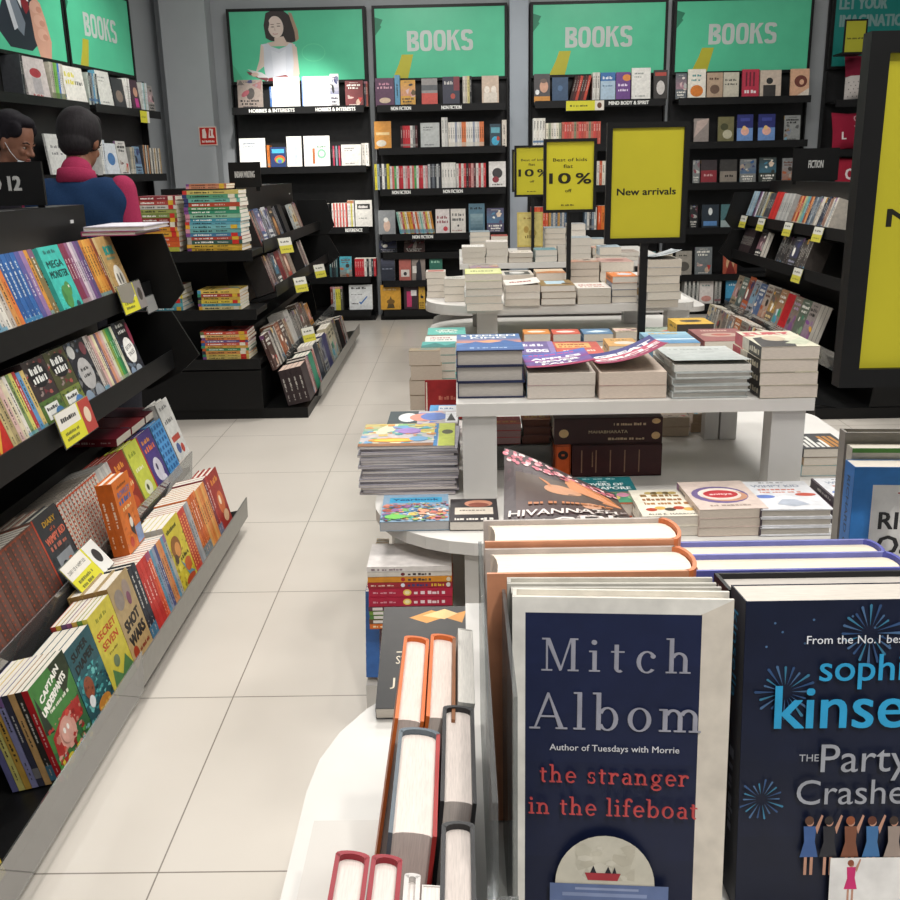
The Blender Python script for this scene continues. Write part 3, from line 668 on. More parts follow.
back(ZB[1], [(375, 392, 'f', .22, 'cf8f3c', {'art': [('rect', .1, .5, .8, .1, 'e6c890'), ('oval', .4, .2, .3, .12, 'd8d0c0')]}), (401, 418, 's', .18, 7, ['4a2024', 'b02c34', 'c2303a', 'c2303a', 'd8d4d0', '7a7a7a']), (421, 440, 'f', .2, 'b5b8b6', {'art': art_w('55585a', 3)}), (442, 448, 's', .24, 2, ['dcdad4', 'c9c8c4']), (448.5, 484, 's', .2, 16, ['9aa0b0', 'dcd8d2', 'c9c4c0', 'd6784a', 'd6784a', 'e4ddd2', 'dedad4', 'e6e2da']), (490, 501, 'f', .18, '28414e', {'art': [('rect', .1, .6, .8, .25, '5f9fae'), ('oval', .5, .25, .35, .2, '3fa5c8'), ('oval', .75, .35, .15, .1, 'b0402f')]}), (502, 506.5, 's', .21, 1, ['d8cfc2'])], 'second '+N_, g2)
back(ZB[2], [(375.5, 390, 's', .21, 6, ['e0ded8', '4a5058', 'd0c23a', 'd0c23a', '8fa0a8', '2a2a2e']), (390.5, 428, 's', .19, 17, ['cfcac8', 'd0a0a0', 'c2404a', 'd8d0cc', 'd0706a', '4a9f5a', 'e0ded8', 'b0303a', 'c2303a']), (428.5, 441, 's', .2, 6, ['3a3c44', '6a7078', '30343a', 'b9bcbc']), (442, 456, 's', .21, 5, ['dcd9d2', 'e6e2dc']), (456.5, 486, 's', .2, 12, ['d09a96', '5a2a30', 'd8d2cc', 'b8363e', 'd6cfc8', 'c23a40', '30282a', '8a2a30']), (489, 506, 'f', .21, 'e0dcd8', {'art': [('oval', .5, .55, .3, .2, '3a3638'), ('oval', .4, .3, .2, .12, '8a2f3a'), ('dashes', .2, .08, .6, .06, '4a4a4a', 3, 2)]})], 'third '+N_, g2)
back(ZB[3], [(379, 396, 'f', .2, '8f9294', {'art': [('oval', .5, .35, .2, .25, 'd8b8a6'), ('oval', .45, .6, .14, .1, 'e4e0da')]}), (397, 436, 's', .185, 17, ['c9c4b8', '8fbfb0', 'd6cfc2', 'b04a44', 'd8c05a', 'e0d8c8', 'c98a3a', 'd8a03a', 'b03a3a', 'e4dccf', 'd06a3a'], {'lean': -9}), (437, 451, 'f', .2, 'd8cfcc', {'art': [('dashes', .1, .6, .8, .12, '8a4a50', 3, 1), ('dashes', .1, .42, .8, .12, '8a4a50', 3, 2), ('oval', .7, .18, .16, .1, 'c2404a')]}), (452, 467, 'f', .2, 'd6d0c8', {'art': [('dashes', .1, .7, .8, .12, '6a6a68', 3, 3), ('dashes', .1, .5, .8, .12, '6a6a68', 2, 4), ('oval', .5, .3, .06, .05, '2a2a2a'), ('dashes', .1, .08, .7, .05, 'a06a60', 4, 2)]}), (470, 486, 'f', .24, '55788a', {'art': [('dashes', .1, .8, .8, .08, '22343e', 3, 1), ('grad', '3f6070', '86a0a8', 5, .1, .05, .8, .6)]}), (488, 505, 'f', .2, '55506a', {'seed': 6})], 'fourth '+N_, g2)
back(ZB[4], [(379, 397, 'f', .10, '22262e', {'seed': 5}), (404, 425, 'f', .10, '4a302a', {'seed': 2})], 'narrow '+N_, g2, yoff=-.15)
back(ZB[5], [(382, 396, 'f', .19, '2c303c', {'art': [('dashes', .1, .5, .8, .12, '8a90a0', 3, 1), ('grad', '2c303c', '55586a', 4, 0, .55, 1, .4)]}), (400, 412, 'f', .2, 'b0635a', {'art': [('rect', .15, .15, .7, .3, 'd8cfc8'), ('oval', .5, .28, .14, .08, '3a3638')]}), (412.5, 426, 'f', .2, '8a7f78', {'art': [('poly', [(.3, 0), (.35, .7), (.6, .9), (.7, .6), (.75, 0)], '22222a'), ('rect', .05, .3, .3, .3, 'd8d2cc')]}), (430, 443, 'f', .19, '2f6a5a', {'art': [('dashes', .15, .75, .7, .1, '9fd0b8', 3, 1), ('oval', .25, .15, .2, .12, 'a03a3a')]})], 'fifth '+N_, g2, yoff=-.26)
back(ZB[6], [(382, 402, 'f', .21, 'd8a03a', {'art': [('poly', [(.3, .05), (.5, .55), (.7, .05)], '5a4a2a'), ('oval', .5, .32, .2, .1, '7a5a2a'), ('dashes', .15, .78, .7, .08, 'e8c890', 3, 1)]}), (405, 419, 'f', .19, '3c2a30', {'art': [('rect', .2, .1, .35, .7, 'c23a6a'), ('rect', .5, .6, .4, .25, 'e4e0dc')]}), (419.5, 426, 'f', .2, 'c9a03a', {'seed': 9})], 'bottom '+N_, g2, yoff=-.29)
g3 = 'books behind the yellow sale signs'
C_ = 'shelf behind the sale signs'
back(ZC[0], [(534, 550, 'f', .22, '4a4648', {'art': [('oval', .62, .55, .27, .22, 'c99a82'), ('oval', .6, .75, .2, .08, '6a5a52'), ('oval', .2, .35, .13, .09, 'e4e4e4'), ('rect', 0, 0, 1, .2, 'c98a3a')]}), (552, 568, 'f', .19, '2f4a68', {'art': [('oval', .5, .55, .16, .12, '46668a')]}), (569, 592, 's', .2, 6, ['5a2a28', 'c24a3a', '3a2422'], {'lean': 14}), (593, 600, 's', .22, 3, ['dedbd4', 'c9c4bc']), (601, 616, 'f', .22, 'a9c0d2', {'art': [('rect', 0, .7, 1, .3, '2f6aa8'), ('dashes', .15, .76, .7, .1, 'e4e8ee', 3, 1), ('dashes', .15, .5, .7, .06, '4a6a8a', 4, 2)]}), (616.5, 631, 'f', .22, '6a3f86', {'art': [('oval', .75, .8, .3, .12, 'e08a3a'), ('dashes', .15, .5, .7, .09, 'e8d8f0', 3, 1), ('dashes', .15, .32, .7, .09, 'e8d8f0', 3, 2)]}), (632, 651, 'f', .25, 'e6e4de', {'art': art_w('8a8f8a', 4)}), (654, 668, 'f', .23, '3a3634', {'art': [('oval', .5, .4, .3, .24, 'c9c4c0'), ('rect', .1, .8, .8, .12, 'b0463c')]})], 'top '+C_, g3, kind='lifestyle_book')
back(ZC[1], [(533, 545, 's', .22, 4, ['e6e4dc', 'dedad0']), (545.5, 561, 's', .18, 6, ['e4ddc8', '9aa08a', 'd6cfc0', 'e8e4dc']), (561.5, 600, 's', .185, 16, ['c25a4a', 'c9786a', '8a8a70', 'c26a5a', 'd0504a', 'b85048'])], 'second '+C_, g3, kind='lifestyle_book')
back(ZC[2], [(596, 607, 's', .2, 4, ['d8d2c8', 'c25a3a', 'e0d8c8'])], 'third '+C_, g3, kind='lifestyle_book')
back(ZC[3], [(531, 548, 's', .2, 6, ['c9482e', 'd0603a', 'b83c34']), (548.5, 566, 's', .19, 8, ['5a6a7a', 'c9c4bc', '3c5a78', 'd0a05a']), (584, 596, 's', .19, 5, ['6a7a8a', 'd8d4cc', '3a3a40']), (597, 612, 's', .2, 4, ['e07a34', 'd8582c'])], 'fourth '+C_, g3, kind='lifestyle_book')
g4 = 'face out books beside the cushion shelves'
D_ = 'shelf beside the cushions'
back(ZC[0], [(675, 686, 'f', .2, '5f666c', {'seed': 3}), (687, 705, 'f', .23, 'e4dfd2', {'art': [('oval', .5, .26, .36, .2, 'd0782c'), ('dashes', .25, .75, .5, .07, '3a8a8a', 2, 1), ('dashes', .2, .6, .5, .07, '3a8a8a', 2, 2)]}), (706, 722, 'f', .2, 'b39a82', {'art': [('oval', .5, .35, .3, .18, '6a5244'), ('dashes', .15, .72, .6, .09, '5a4236', 2, 1)]}), (722.5, 738, 'f', .2, 'c6bfae', {'art': [('dashes', .1, .66, .8, .08, '5a5a52', 3, 1), ('dashes', .1, .5, .8, .08, '5a5a52', 3, 2)]}), (741, 758, 'f', .22, 'b83048', {'art': [('rect', .2, .4, .1, .5, '6a1a2c'), ('rect', .42, .4, .1, .5, '6a1a2c'), ('rect', .64, .4, .1, .5, '6a1a2c'), ('dashes', .15, .15, .7, .12, 'e4d8d8', 2, 1)]}), (759, 780, 'f', .21, 'c9b8a8', {'art': [('oval', .45, .6, .16, .12, '2a2a2a'), ('rect', .15, 0, .6, .45, '33302f')], 'n': 2}), (789, 808, 'f', .215, 'd6a98a', {'art': [('oval', .55, .55, .34, .22, '6e3a30'), ('oval', .6, .52, .12, .1, 'd6a98a'), ('poly', [(.3, 0), (1, .3), (1, 0)], 'e0d4c6')]})], 'top '+D_, g4, kind='lifestyle_book')
back(ZC[1], [(693, 708, 'f', .19, '8f8580', {'art': [('poly', [(0, .2), (.9, .8), (1, 1), (.2, .9)], 'b8a49c')]}), (717, 733, 'f', .2, '6f6a48', {'art': [('oval', .6, .3, .3, .18, 'b9b49a'), ('oval', .4, .6, .25, .14, '44462c')]}), (736, 752, 'f', .215, '2b3172', {'art': [('rect', 0, 0, 1, .5, '6f93c9'), ('oval', .5, .38, .26, .16, 'e8b0a0'), ('oval', .45, .5, .12, .08, 'e8c07a'), ('rect', .2, .75, .6, .12, '3f4894')]}), (757, 774, 'f', .215, '2a3070', {'art': [('rect', 0, 0, 1, .5, '6f93c9'), ('oval', .5, .38, .26, .16, 'e8b0a0'), ('oval', .45, .5, .12, .08, 'e8c07a'), ('rect', .2, .75, .6, .12, '3f4894')]}), (783, 799, 'f', .2, '8c8e8c', {'seed': 7})], 'second '+D_, g4, kind='lifestyle_book')
back(ZC[2], [(692, 699, 'f', .19, '7a7c7c', {'seed': 2}), (700, 716, 'f', .19, '3a3234', {'art': [('rect', 0, .05, 1, .5, '8a2f38'), ('dashes', .2, .3, .6, .1, 'c9a0a0', 3, 1)]}), (719, 736, 'f', .19, '3c3a38', {'art': [('rect', 0, .05, 1, .45, '8a8176'), ('dashes', .3, .25, .5, .1, '2a2826', 2, 1)]}), (739, 755, 'f', .19, '7f817f', {'seed': 1}), (758, 775, 'f', .2, '3a403c', {'seed': 6}), (781, 793, 'f', .19, '8a8c8c', {'seed': 8})], 'third '+D_, g4, kind='lifestyle_book')
back(ZC[3], [(689, 697, 'f', .19, '262829', {'seed': 2}), (701, 718, 'f', .19, '28323c', {'art': [('oval', .5, .7, .12, .16, 'dadedd'), ('rect', .1, .08, .8, .2, '5a86b8')]}), (720, 735, 'f', .19, '4c7276', {'art': [('rect', 0, 0, 1, .3, '9aa8a8'), ('poly', [(.1, .3), (.5, .6), (.9, .3)], '2c4a4e')]})], 'fourth '+D_, g4, kind='lifestyle_book')
back(ZC[4], [(645, 654, 'f', .2, '5f8f92', {'seed': 2}), (657, 671, 'f', .2, 'a8a08e', {'art': [('oval', .5, .45, .2, .25, 'a83a30'), ('oval', .5, .75, .12, .08, '4a3a34')]}), (674, 690, 'f', .2, '9a948a', {'art': [('oval', .5, .35, .35, .2, '5a5650'), ('dashes', .2, .78, .5, .06, '3a3632', 2, 1)]}), (693, 710, 'f', .23, '6f7476', {'seed': 4}), (721, 735, 'f', .22, 'a8503c', {'art': [('oval', .5, .4, .3, .25, 'c9a07a'), ('poly', [(.2, 0), (.5, .6), (.9, 0)], '7a2a24')]})], 'fifth '+D_, g4, kind='lifestyle_book', yoff=-.24)
back(ZC[5], [(681, 695, 's', .2, 7, ['2a2a2c', 'd6d4ce', '33383a', 'c9c8c2']), (696, 710, 'f', .21, 'ded6d0', {'art': [('oval', .5, .2, .36, .12, 'd0958a'), ('dashes', .2, .7, .6, .06, '6a8a86', 3, 1)]}), (711, 717, 's', .19, 3, ['6a6c6a', 'b8b6b0']), (722, 737, 'f', .21, '4a9ac2', {'art': [('dashes', .2, .7, .6, .1, 'd6e6ee', 3, 2), ('rect', 0, 0, 1, .2, '2a5a78')]})], 'bottom '+D_, g4, kind='lifestyle_book', yoff=-.29)
# side wall shelves: x runs from the far end (0) towards the camera
g5 = 'books on the side wall shelves'
def side(z, specs, phrase, yoff=-.16): shelf_row(LW, z, specs, phrase, g5, 'hand banner', yoff, 0)
side(ZL[0], [(-1.86, -1.83, 's', .24, 2, ['2a2a2c', '44464a']), (-1.80, -1.55, 'f', .24, 'd8cfcc', {'art': [('oval', .5, .62, .26, .12, 'b0404a'), ('rect', .3, .1, .4, .4, 'b8b2b4'), ('dashes', .2, .04, .5, .05, 'b0404a', 3, 1)]}),
    (-1.53, -1.37, 's', .23, 7, ['c9c4b4', 'a7a095', '6fae4a', '7fb85a', '4a7ac2', 'd8d6d0']), (-1.35, -1.08, 'f', .23, 'e6e4dc', {'art': [('dashes', .1, .7, .5, .14, 'd8cf3a', 3, 1), ('dashes', .1, .5, .5, .14, 'd8cf3a', 3, 2), ('dashes', .55, .5, .35, .12, '3a3a3a', 3, 3)]}),
    (-1.06, -.92, 's', .21, 6, ['b8c0b8', '33383c', '8a8f90', '4f8fb5']), (-.90, -.70, 'f', .24, 'dcdcd6', {'art': art_w('8a8a8a', 2), 'spine': '6fb0d0', 'n': 3}), (-.68, -.50, 'f', .21, '3a3a3e', {'art': [('oval', .5, .4, .3, .2, '8a7a70')]}), (-.49, -.43, 's', .22, 3, [W_, 'c9c4c0']), (-.40, -.26, 'f', .22, '4a3440', {'art': [('oval', .6, .6, .25, .16, 'c99a82'), ('rect', .4, .1, .4, .3, 'c2408a')]}), (-.25, -.14, 's', .21, 5, ['d8e0e4', '8fb8b8', 'c9c9c4']), (-.12, -.01, 'f', .2, '9a9590', {'seed': 3})], "side wall's top shelf")
side(ZL[1], [(-1.65, -1.42, 'f', .26, 'dcdcd8', {'art': [('dashes', .2, .66, .6, .07, '8a8a8a', 3, 1), ('dashes', .2, .5, .6, .07, '8a8a8a', 2, 2)]}), (-1.41, -1.3, 's', .25, 3, ['a0b86a', 'd0a03a', '6a6a6a']),
    (-.98, -.92, 's', .24, 2, ['e4e4e0', 'c9d0d8']), (-.91, -.72, 'f', .22, 'd6dce2', {'art': [('oval', .5, .5, .3, .2, '4a7ab0')]}), (-.71, -.56, 'f', .24, 'd2d0cc', {'seed': 4}), (-.55, -.47, 's', .2, 5, ['c9bfa8', '8a8a86', 'b8b09a']), (-.46, -.34, 'f', .2, '7f9fb8', {'seed': 5}), (-.33, -.2, 's', .22, 7, ['2a2a2e', 'dcdad4', '3a3a3e', 'c9905a']), (-.19, -.01, 's', .2, 8, ['b89a6a', 'dad6cc', '3c3c3e', 'd8d4ca'])], "side wall's second shelf")

# fire point notice on the pilaster
e = empty('safety_sign', uniq('small red square safety notice on the grey pilaster'), 'sign', T(xat(209, 8.43, 1.45), 8.44, at(209, 136, y=8.43).z))
m = MB(); m.box(-.075, .075, -.008, -.0005, -.075, .075, 'd8c9bd', 'poster')
s = Sheet(m, (-.075, -.008, -.075), (.15, 0, 0), (0, 0, .15), (0, -1, 0), 'poster', .00015)
s.rect(.05, .05, .9, .9, 'b8261f'); s.poly([(.18, .4), (.2, .85), (.36, .9), (.42, .6), (.4, .38)], 'ead8d0'); s.poly([(.52, .4), (.6, .9), (.82, .85), (.78, .6), (.86, .4)], 'ead8d0'); s.rect(.62, .5, .06, .3, 'b8261f'); s.dashes(.15, .16, .7, .12, 'ead8d0', 5, 1)
m.build('notice_plate', e)
# yellow strip on the shelf below the books past the pilaster
def shelf_card(M, w, h, label, draw_fn, col='d8d23c'):
    e = empty('shelf_card', uniq(label), 'shelf label', M, 'printed cards clipped to the shelf edges')
    m = MB(); m.box(-w/2, w/2, -.0022, -.0006, 0, h, col, 'poster'); s = Sheet(m, (-w/2, -.0022, 0), (w, 0, 0), (0, 0, h), (0, -1, 0), 'poster', .00008); draw_fn(s); m.build('printed_card', e)
    m = MB(); m.box(-w/2-.003, w/2+.003, -.0005, .001, -.003, h+.003, 'e4e6e6', 'acrylic'); m.build('clear_holder', e)
    return e
def talker(s, seed=1, pic=None, title=None):
    s.rect(0, .5, .62, .5, 'e4e0d6'); 
    if title: s.text(title, .31, .72, '2a2a2a', w=.5, h=.12)
    else: s.dashes(.1, .68, .44, .14, '2f2f2f', 4, seed)
    s.dashes(.1, .3, .42, .1, '7a7a3a', 5, seed+1); s.dashes(.1, .14, .36, .1, '7a7a3a', 4, seed+2)
    if pic: s.rect(.66, 0, .34, 1, pic[0]); s.oval(.83, .52, .09, .24, pic[1])
shelf_card(BK @ T((xat(567, 8.36, 1.7)+xat(603, 8.36, 1.7))/2, -.26, ZC[0]-.075), .31, .075, 'yellow card on the top shelf edge past the pilaster', lambda s: (s.dashes(.1, .4, .5, .2, '6a6a2a', 4, 2), s.rect(.76, 0, .24, 1, 'e4dcd0'), s.oval(.88, .5, .06, .3, '6a4a3a')))
shelf_card(LW @ T(-.33, -.21, ZL[0]-.09), .15, .085, 'yellow and white card on the side wall shelf edge', lambda s: (s.rect(.75, 0, .25, 1, 'e4e0d8'), s.dashes(.1, .4, .5, .2, '9a9a3a', 3, 2)))
# ------------------------------------------------------------------ gondolas
ROWS = [(.265, .862), (.215, .628), (.36, .44), (.19, .25), (.02, .085)]
def gondola(Fm, L, label, cap=None, near=None, acr=None, body=(.46, .53), top=1.143, y0=0):
    """two-sided shelving: trays lean back on both faces of a spine; x along the run, -y the side seen"""
    e = empty('display_gondola', uniq(label), 'shelving unit', Fm)
    yc = (body[0]+body[1])/2
    m = MB(); m.box(y0, L, body[0], body[1], .06, 1.01, '0d0d0d', 'metal'); m.build('spine_panel', e)
    m = MB(); m.box(y0+.02, L-.03, body[0]-.015, body[1]+.015, 1.0105, top, '111112', 'metal'); m.box(L-.16, L-.135, body[0]-.017, body[0]-.015, 1.09, 1.10, 'c9c9c9'); m.build('light_box', e)
    m = MB(); m.box(0, L, .035, 2*yc-.035, 0, .055, '0d0d0d', 'metal'); m.build('plinth', e)
    for side in (0, 1):
        Fs = Matrix.Identity(4) if side == 0 else T(L, 2*yc, 0) @ RZ(180)
        for i, (yl, z) in enumerate(ROWS):
            m = MB(); m.M = Fs
            c, s_ = math.cos(R(18)), math.sin(R(18)); d = .155 if i != 2 else .13
            if i in (0, 1): prof = [(yl-.008, z-.03), (yl-.004, z+.032), (yl, z+.032), (yl-.001, z-.004), (yl+d*c, z-.004-d*s_), (yl+d*c, z-.02-d*s_), (yl, z-.03)]
            elif i == 2: prof = [(yl, z-.03), (yl, z), (yl+.14, z), (yl+.14, z-.015), (yl+.03, z-.03)]
            else: prof = [(yl, z-.022), (yl, z-.004), (yl+d*c, z-.004-d*s_), (yl+d*c, z-.02-d*s_)] if i == 3 else [(yl, z-.03), (yl, z-.004), (yl+.13, z-.004-.13*.2309), (yl+.13, z-.0305)]
            a, b = (y0+.012, L-.012) if side == 0 else (.012, L-y0-.012)
            m.prism([(p[0], p[1]) for p in prof], a, b, '121213' if i < 3 else '101011', 'metal', 'X'); tr = m.build('tray', e)
            if i >= 3:
                m = MB(); m.M = Fs
                if i == 3: m.prism([(yl-.004, z-.05), (yl-.014, z+.05), (yl-.011, z+.05), (yl-.001, z-.05)], a, b, 'c9cccc', 'acrylic', 'X')
                else:
                    k = acr if acr and side == 0 else a
                    m.prism([(yl-.02, .055), (yl-.022, .127), (yl-.018, .127), (yl-.001, .055)], k, b, '8a8a86', 'steel', 'X')
                    if acr and side == 0: m.prism([(yl-.02, .045), (yl-.026, .15), (yl-.023, .15), (yl-.012, .045)], a, k-.003, 'c2c4c2', 'acrylic', 'X')
                m.build('front_lip', tr)
        # end plates of the trays
        for xe in ((y0, L-.011) if side == 0 and not cap else (L-.011,) if side == 0 else (0,) if cap else (0, L-y0-.011)):
            for i, poly in enumerate(([(.42, 1.045), (.205, 1.045), (.15, .86), (.2, .80), (.42, .80)], [(.42, .79), (.2, .79), (.12, .64), (.19, .58), (.3, .525), (.42, .525)], [(.46, .46), (.36, .46), (.33, .30), (.30, .06), (.46, .06)])):
                m = MB(); m.M = Fs; m.prism(poly, xe, xe+.01, '0e0e0e', 'metal', 'X'); m.build('end_plate', e)
    if cap:
        w0, w1, dep = cap
        for i, z in enumerate((.865, .572, .318)):
            m = MB(); m.box(-.02, dep, w0, w1, z-.03, z-.002, '101010', 'metal'); m.box(-.026, -.0205, w0, w1, z-.05, z+.004, '161616', 'metal'); m.build('end_shelf', e)
        m = MB(); m.box(-.022, dep-.02, w0, w1, .056, .26, '0c0c0c', 'metal'); m.build('end_base', e)
    return e
def header(Fm, w, h, txt, label, tw=.7, th=.3, cx=.5, bold=.06):
    e = empty('header_sign', uniq(label), 'sign', Fm)
    m = MB(); m.box(-w/2, w/2, -.006, .006, 0, h, '0f0f0f', 'metal'); s = Sheet(m, (-w/2, -.006, 0), (w, 0, 0), (0, 0, h), (0, -1, 0), 'card', .00012)
    s.text(txt, cx, .52, 'b9b9b6', w=tw, h=th, bold=bold); m.build('sign_board', e)
    m = MB(); m.box(-w/2+.01, -w/2+.03, .0065, .012, -.02, h*.6, '101010', 'metal'); m.box(w/2-.03, w/2-.01, .0065, .012, -.02, h*.6, '101010', 'metal'); m.build('bracket', e)
F1 = T(-.77, .9, 0) @ RZ(90); F2 = T(-.77, 4.87, 0) @ RZ(90); F3 = T(1.72, 6.95, 0) @ RZ(-90)
gondola(F1, 2.33, 'long black shelving unit of children\'s books nearest the camera along the aisle', acr=1.14)
gondola(F2, 2.42, 'black shelving unit with stacked books on its end, further down the aisle', cap=(.26, .96, .25), body=(.46, .76), top=1.165, y0=.262)
gondola(F3, 2.3, 'black shelving unit of fiction across the tables from the aisle', body=(.46, .53), top=1.12)
header(T(-1.40, 2.95, 1.15), .34, .125, '8 TO 12', 'black header board showing a white number twelve above the near shelving', tw=.46, th=.33, cx=.57)
header(T(-1.105, 5.17, 1.166), .165, .125, 'INDIAN WRITING', 'small black header board above the unit with stacked books', tw=.62, th=.26, bold=.025)
hx0 = xat(793, 6.1, 1.25); hx1 = xat(839, 6.1, 1.25)
header(T((hx0+hx1)/2, 6.1, 1.125), hx1-hx0, .19, 'FICTION', 'black header board reading fiction above the far shelving', tw=.32, th=.24, bold=.02)

TL = [18, 18, 0, 18, 13]
def tier(F, i, x0): return F @ T(x0, ROWS[i][0]+.003, ROWS[i][1])
GK = 'kids books on the near shelving unit'
t_mega = [('busy', .05, .02, .9, .42, ['2f9a90', '43c4b4', '2a7f7a', '5fd0c4'], 40, 1, .07), ('dashes', .2, .9, .6, .05, '2f6f6a', 3, 1), ('text', 'MEGA', .5, .76, '16403e', {'w': .74, 'h': .1, 'bold': .03}), ('text', 'MONSTER', .5, .62, '16403e', {'w': .82, 'h': .1, 'bold': .03}), ('oval', .42, .3, .2, .16, '4f8a4a'), ('oval', .6, .4, .14, .1, '4f8a4a'), ('poly', [(.25, .2), (.3, .45), (.4, .3)], '3c7440'), ('oval', .66, .43, .03, .02, 'e8e8d0'), ('oval', .78, .12, .1, .1, '2a4a52'), ('oval', .6, .08, .07, .07, '33565c')]
t_bork = [('busy', 0, 0, 1, .6, ['a07f4a', 'b8985f', '8f6f3a', 'c4a878'], 50, 2, .08), ('text', 'BORK', .55, .78, '1f8f86', {'w': .62, 'h': .14, 'bold': .06}), ('dashes', .2, .63, .6, .05, '6f8f7a', 4, 1), ('oval', .52, .3, .3, .24, 'dcd6c9'), ('oval', .42, .32, .06, .09, '5f5a55'), ('oval', .62, .32, .06, .09, '5f5a55'), ('rect', .3, .1, .5, .03, '7a7066'), ('oval', .5, .08, .36, .08, '8a6a3a')]
row(tier(F1, 0, 1.03), [S(12, .0225, .19, .115, ['b8584a', '6f9ab0', 'd0b050', 'c9c4bc'], 5, vary=.2),
    S(3, .024, .185, .115, ['d9d3c8', 'b8aca0', 'c98a4a'], 0), S(1, .02, .19, .115, ['d0743a'], 2), S(4, .025, .20, .115, ['2f5f9e', '2b548f'], 1), S(2, .026, .20, .115, ['5a5590', '8f6f9a'], 2), S(1, .02, .2, .115, ['c98a3a'], 1), S(1, .03, .2, .115, ['7a6a44'], 4, kind='picture_book'),
    G(.03), FO(4, .135, .2, .028, '3fb5a8', t_mega, spine='4fc4b8', name='turquoise', extra='turquoise paperback with a green monster face out on the top tier'),
    S(2, .02, .2, .115, ['7a2f48'], 3), S(1, .022, .2, .115, ['8a5a78'], 3), S(2, .018, .2, .115, ['c9b8c0', 'a79aa8'], 2), S(2, .022, .2, .115, ['6a4a7a', '55456e'], 2), S(4, .022, .2, .115, ['c98a3a', 'b9762f', 'd09a44'], 1), S(1, .02, .2, .115, ['7a3a24'], 2), S(1, .022, .2, .115, ['b8a070'], 6),
    FO(2, .128, .2, .024, 'b08f5a', t_bork, spine='a5824a', extra='tan paperback with a pale animal and turquoise title on the top tier')],
    "near unit's top tier", GK, 'camera end', kind='childrens_book')
t_tg = lambda b, c: [('busy', 0, .4, 1, .6, ['6a2f34', '2a2a2c', '8a7a74', '4a3a3a', 'a0504a'], 30, 12, .09), ('rect', 0, 0, 1, .45, b), ('busy', 0, 0, 1, .42, [b, '3a4a2a', '6a7a4a', '5a5a3a'], 30, 13, .08), ('oval', .5, .78, .4, .17, '1d1d20'), ('dashes', .2, .8, .6, .1, 'dcdcd6', 3, 1), ('dashes', .2, .68, .6, .1, 'dcdcd6', 3, 2), ('rect', .15, .18, .6, .2, 'd8d8d2'), ('oval', .7, .2, .2, .1, c), ('dashes', .2, .3, .5, .05, '3a3a3a', 3, 4)]
t_circ = [('busy', 0, 0, 1, 1, ['33333a', '1c1c22', '4a4a54', '55606c', '6a6a6a'], 60, 3, .1), ('oval', .5, .5, .34, .24, 'a8a6a4'), ('oval', .2, .15, .2, .13, '7f8fa0'), ('oval', .75, .16, .22, .14, '8f949a'), ('oval', .8, .85, .14, .1, '6a3a40'), ('oval', .2, .86, .16, .1, 'b0b0ac'), ('dashes', .3, .55, .4, .05, '3a3a3a', 3, 1), ('dashes', .32, .45, .36, .05, '3a3a3a', 3, 2)]
t_extra = [('busy', 0, 0, 1, 1, ['30303a', '1a1a20', '3f4a5a', '4a4a50', '5f6a76'], 60, 4, .09), ('oval', .5, .86, .36, .12, '1c1c20'), ('dashes', .25, .9, .5, .06, 'e4e4de', 3, 1), ('dashes', .25, .8, .5, .06, 'e4e4de', 3, 2), ('oval', .52, .5, .33, .22, 'e8e6e0'), ('text', 'EXTRA', .52, .56, '3a3a3c', {'w': .42, 'h': .07, 'bold': .02, 'rot': 8}), ('text', 'TALES', .54, .45, '3a3a3c', {'w': .42, 'h': .07, 'bold': .02, 'rot': 8}), ('oval', .2, .14, .16, .1, '7f90a5'), ('oval', .6, .14, .2, .1, '98a0a8'), ('oval', .9, .75, .1, .2, '8a2f48')]
row(tier(F1, 1, .87), [S(7, .02, .18, .13, ['c9a04a', '5a4a40'], 2, vary=.3),
    FO(2, .13, .185, .024, 'b82c26', [('poly', [(.55, .1), (.85, .4), (.6, .75), (.75, .45), (.5, .3)], 'd8a03a'), ('oval', .6, .5, .12, .2, 'c98a2f'), ('dashes', .1, .8, .7, .08, 'e0b84a', 3, 1)], extra='red paperback with a gold flame face out on the second tier'),
    S(4, .02, .17, .13, ['b8a878', 'a09068', 'c9a8a0', 'd0c4a8'], 0), S(4, .016, .175, .13, ['a83a3a', 'd6cfc4', '7a8f5a', 'c9c46a'], 1), S(2, .02, .17, .13, ['c9b070', '5f8fb8'], 1),
    FO(3, .125, .185, .02, '3a3030', t_tg('4f6a34', '3f6f9a'), extra='dark paperback with an olive band face out on the second tier'), FO(2, .125, .185, .02, '4a4a30', t_tg('6f7a3a', '4a7ab0'), extra='olive and black paperback with a white label on the second tier'),
    FO(3, .135, .185, .02, '26262c', t_circ, extra='black paperback with a big grey disc face out on the second tier'),
    S(2, .018, .185, .13, ['8a7a74', 'b8b0a8'], 1), S(5, .018, .18, .13, ['6a5a6a', 'c98a6a', 'c9a09a', 'd8cfa8'], 2), S(5, .018, .18, .13, ['8fa04a', '3f8f4a', '2f6f4a', 'c9c9b0'], 3),
    FO(2, .125, .185, .02, '24242c', t_extra, extra='black doodled paperback with a white badge at the end of the second tier')],
    "near unit's second tier", GK, 'camera end', kind='childrens_book')
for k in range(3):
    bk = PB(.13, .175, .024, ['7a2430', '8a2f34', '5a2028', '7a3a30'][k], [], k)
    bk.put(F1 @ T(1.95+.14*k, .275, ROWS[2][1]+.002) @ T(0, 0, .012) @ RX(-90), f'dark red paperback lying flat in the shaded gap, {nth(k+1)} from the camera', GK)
dots = [('rect', .02, 0, .02, 1, 'c8502f')]+[('rect', .03+.06*k, .12, .025, .3, 'cf5a34') for k in range(16)]+[('rect', .2, .5, .6, .35, 'c9b6a4')]
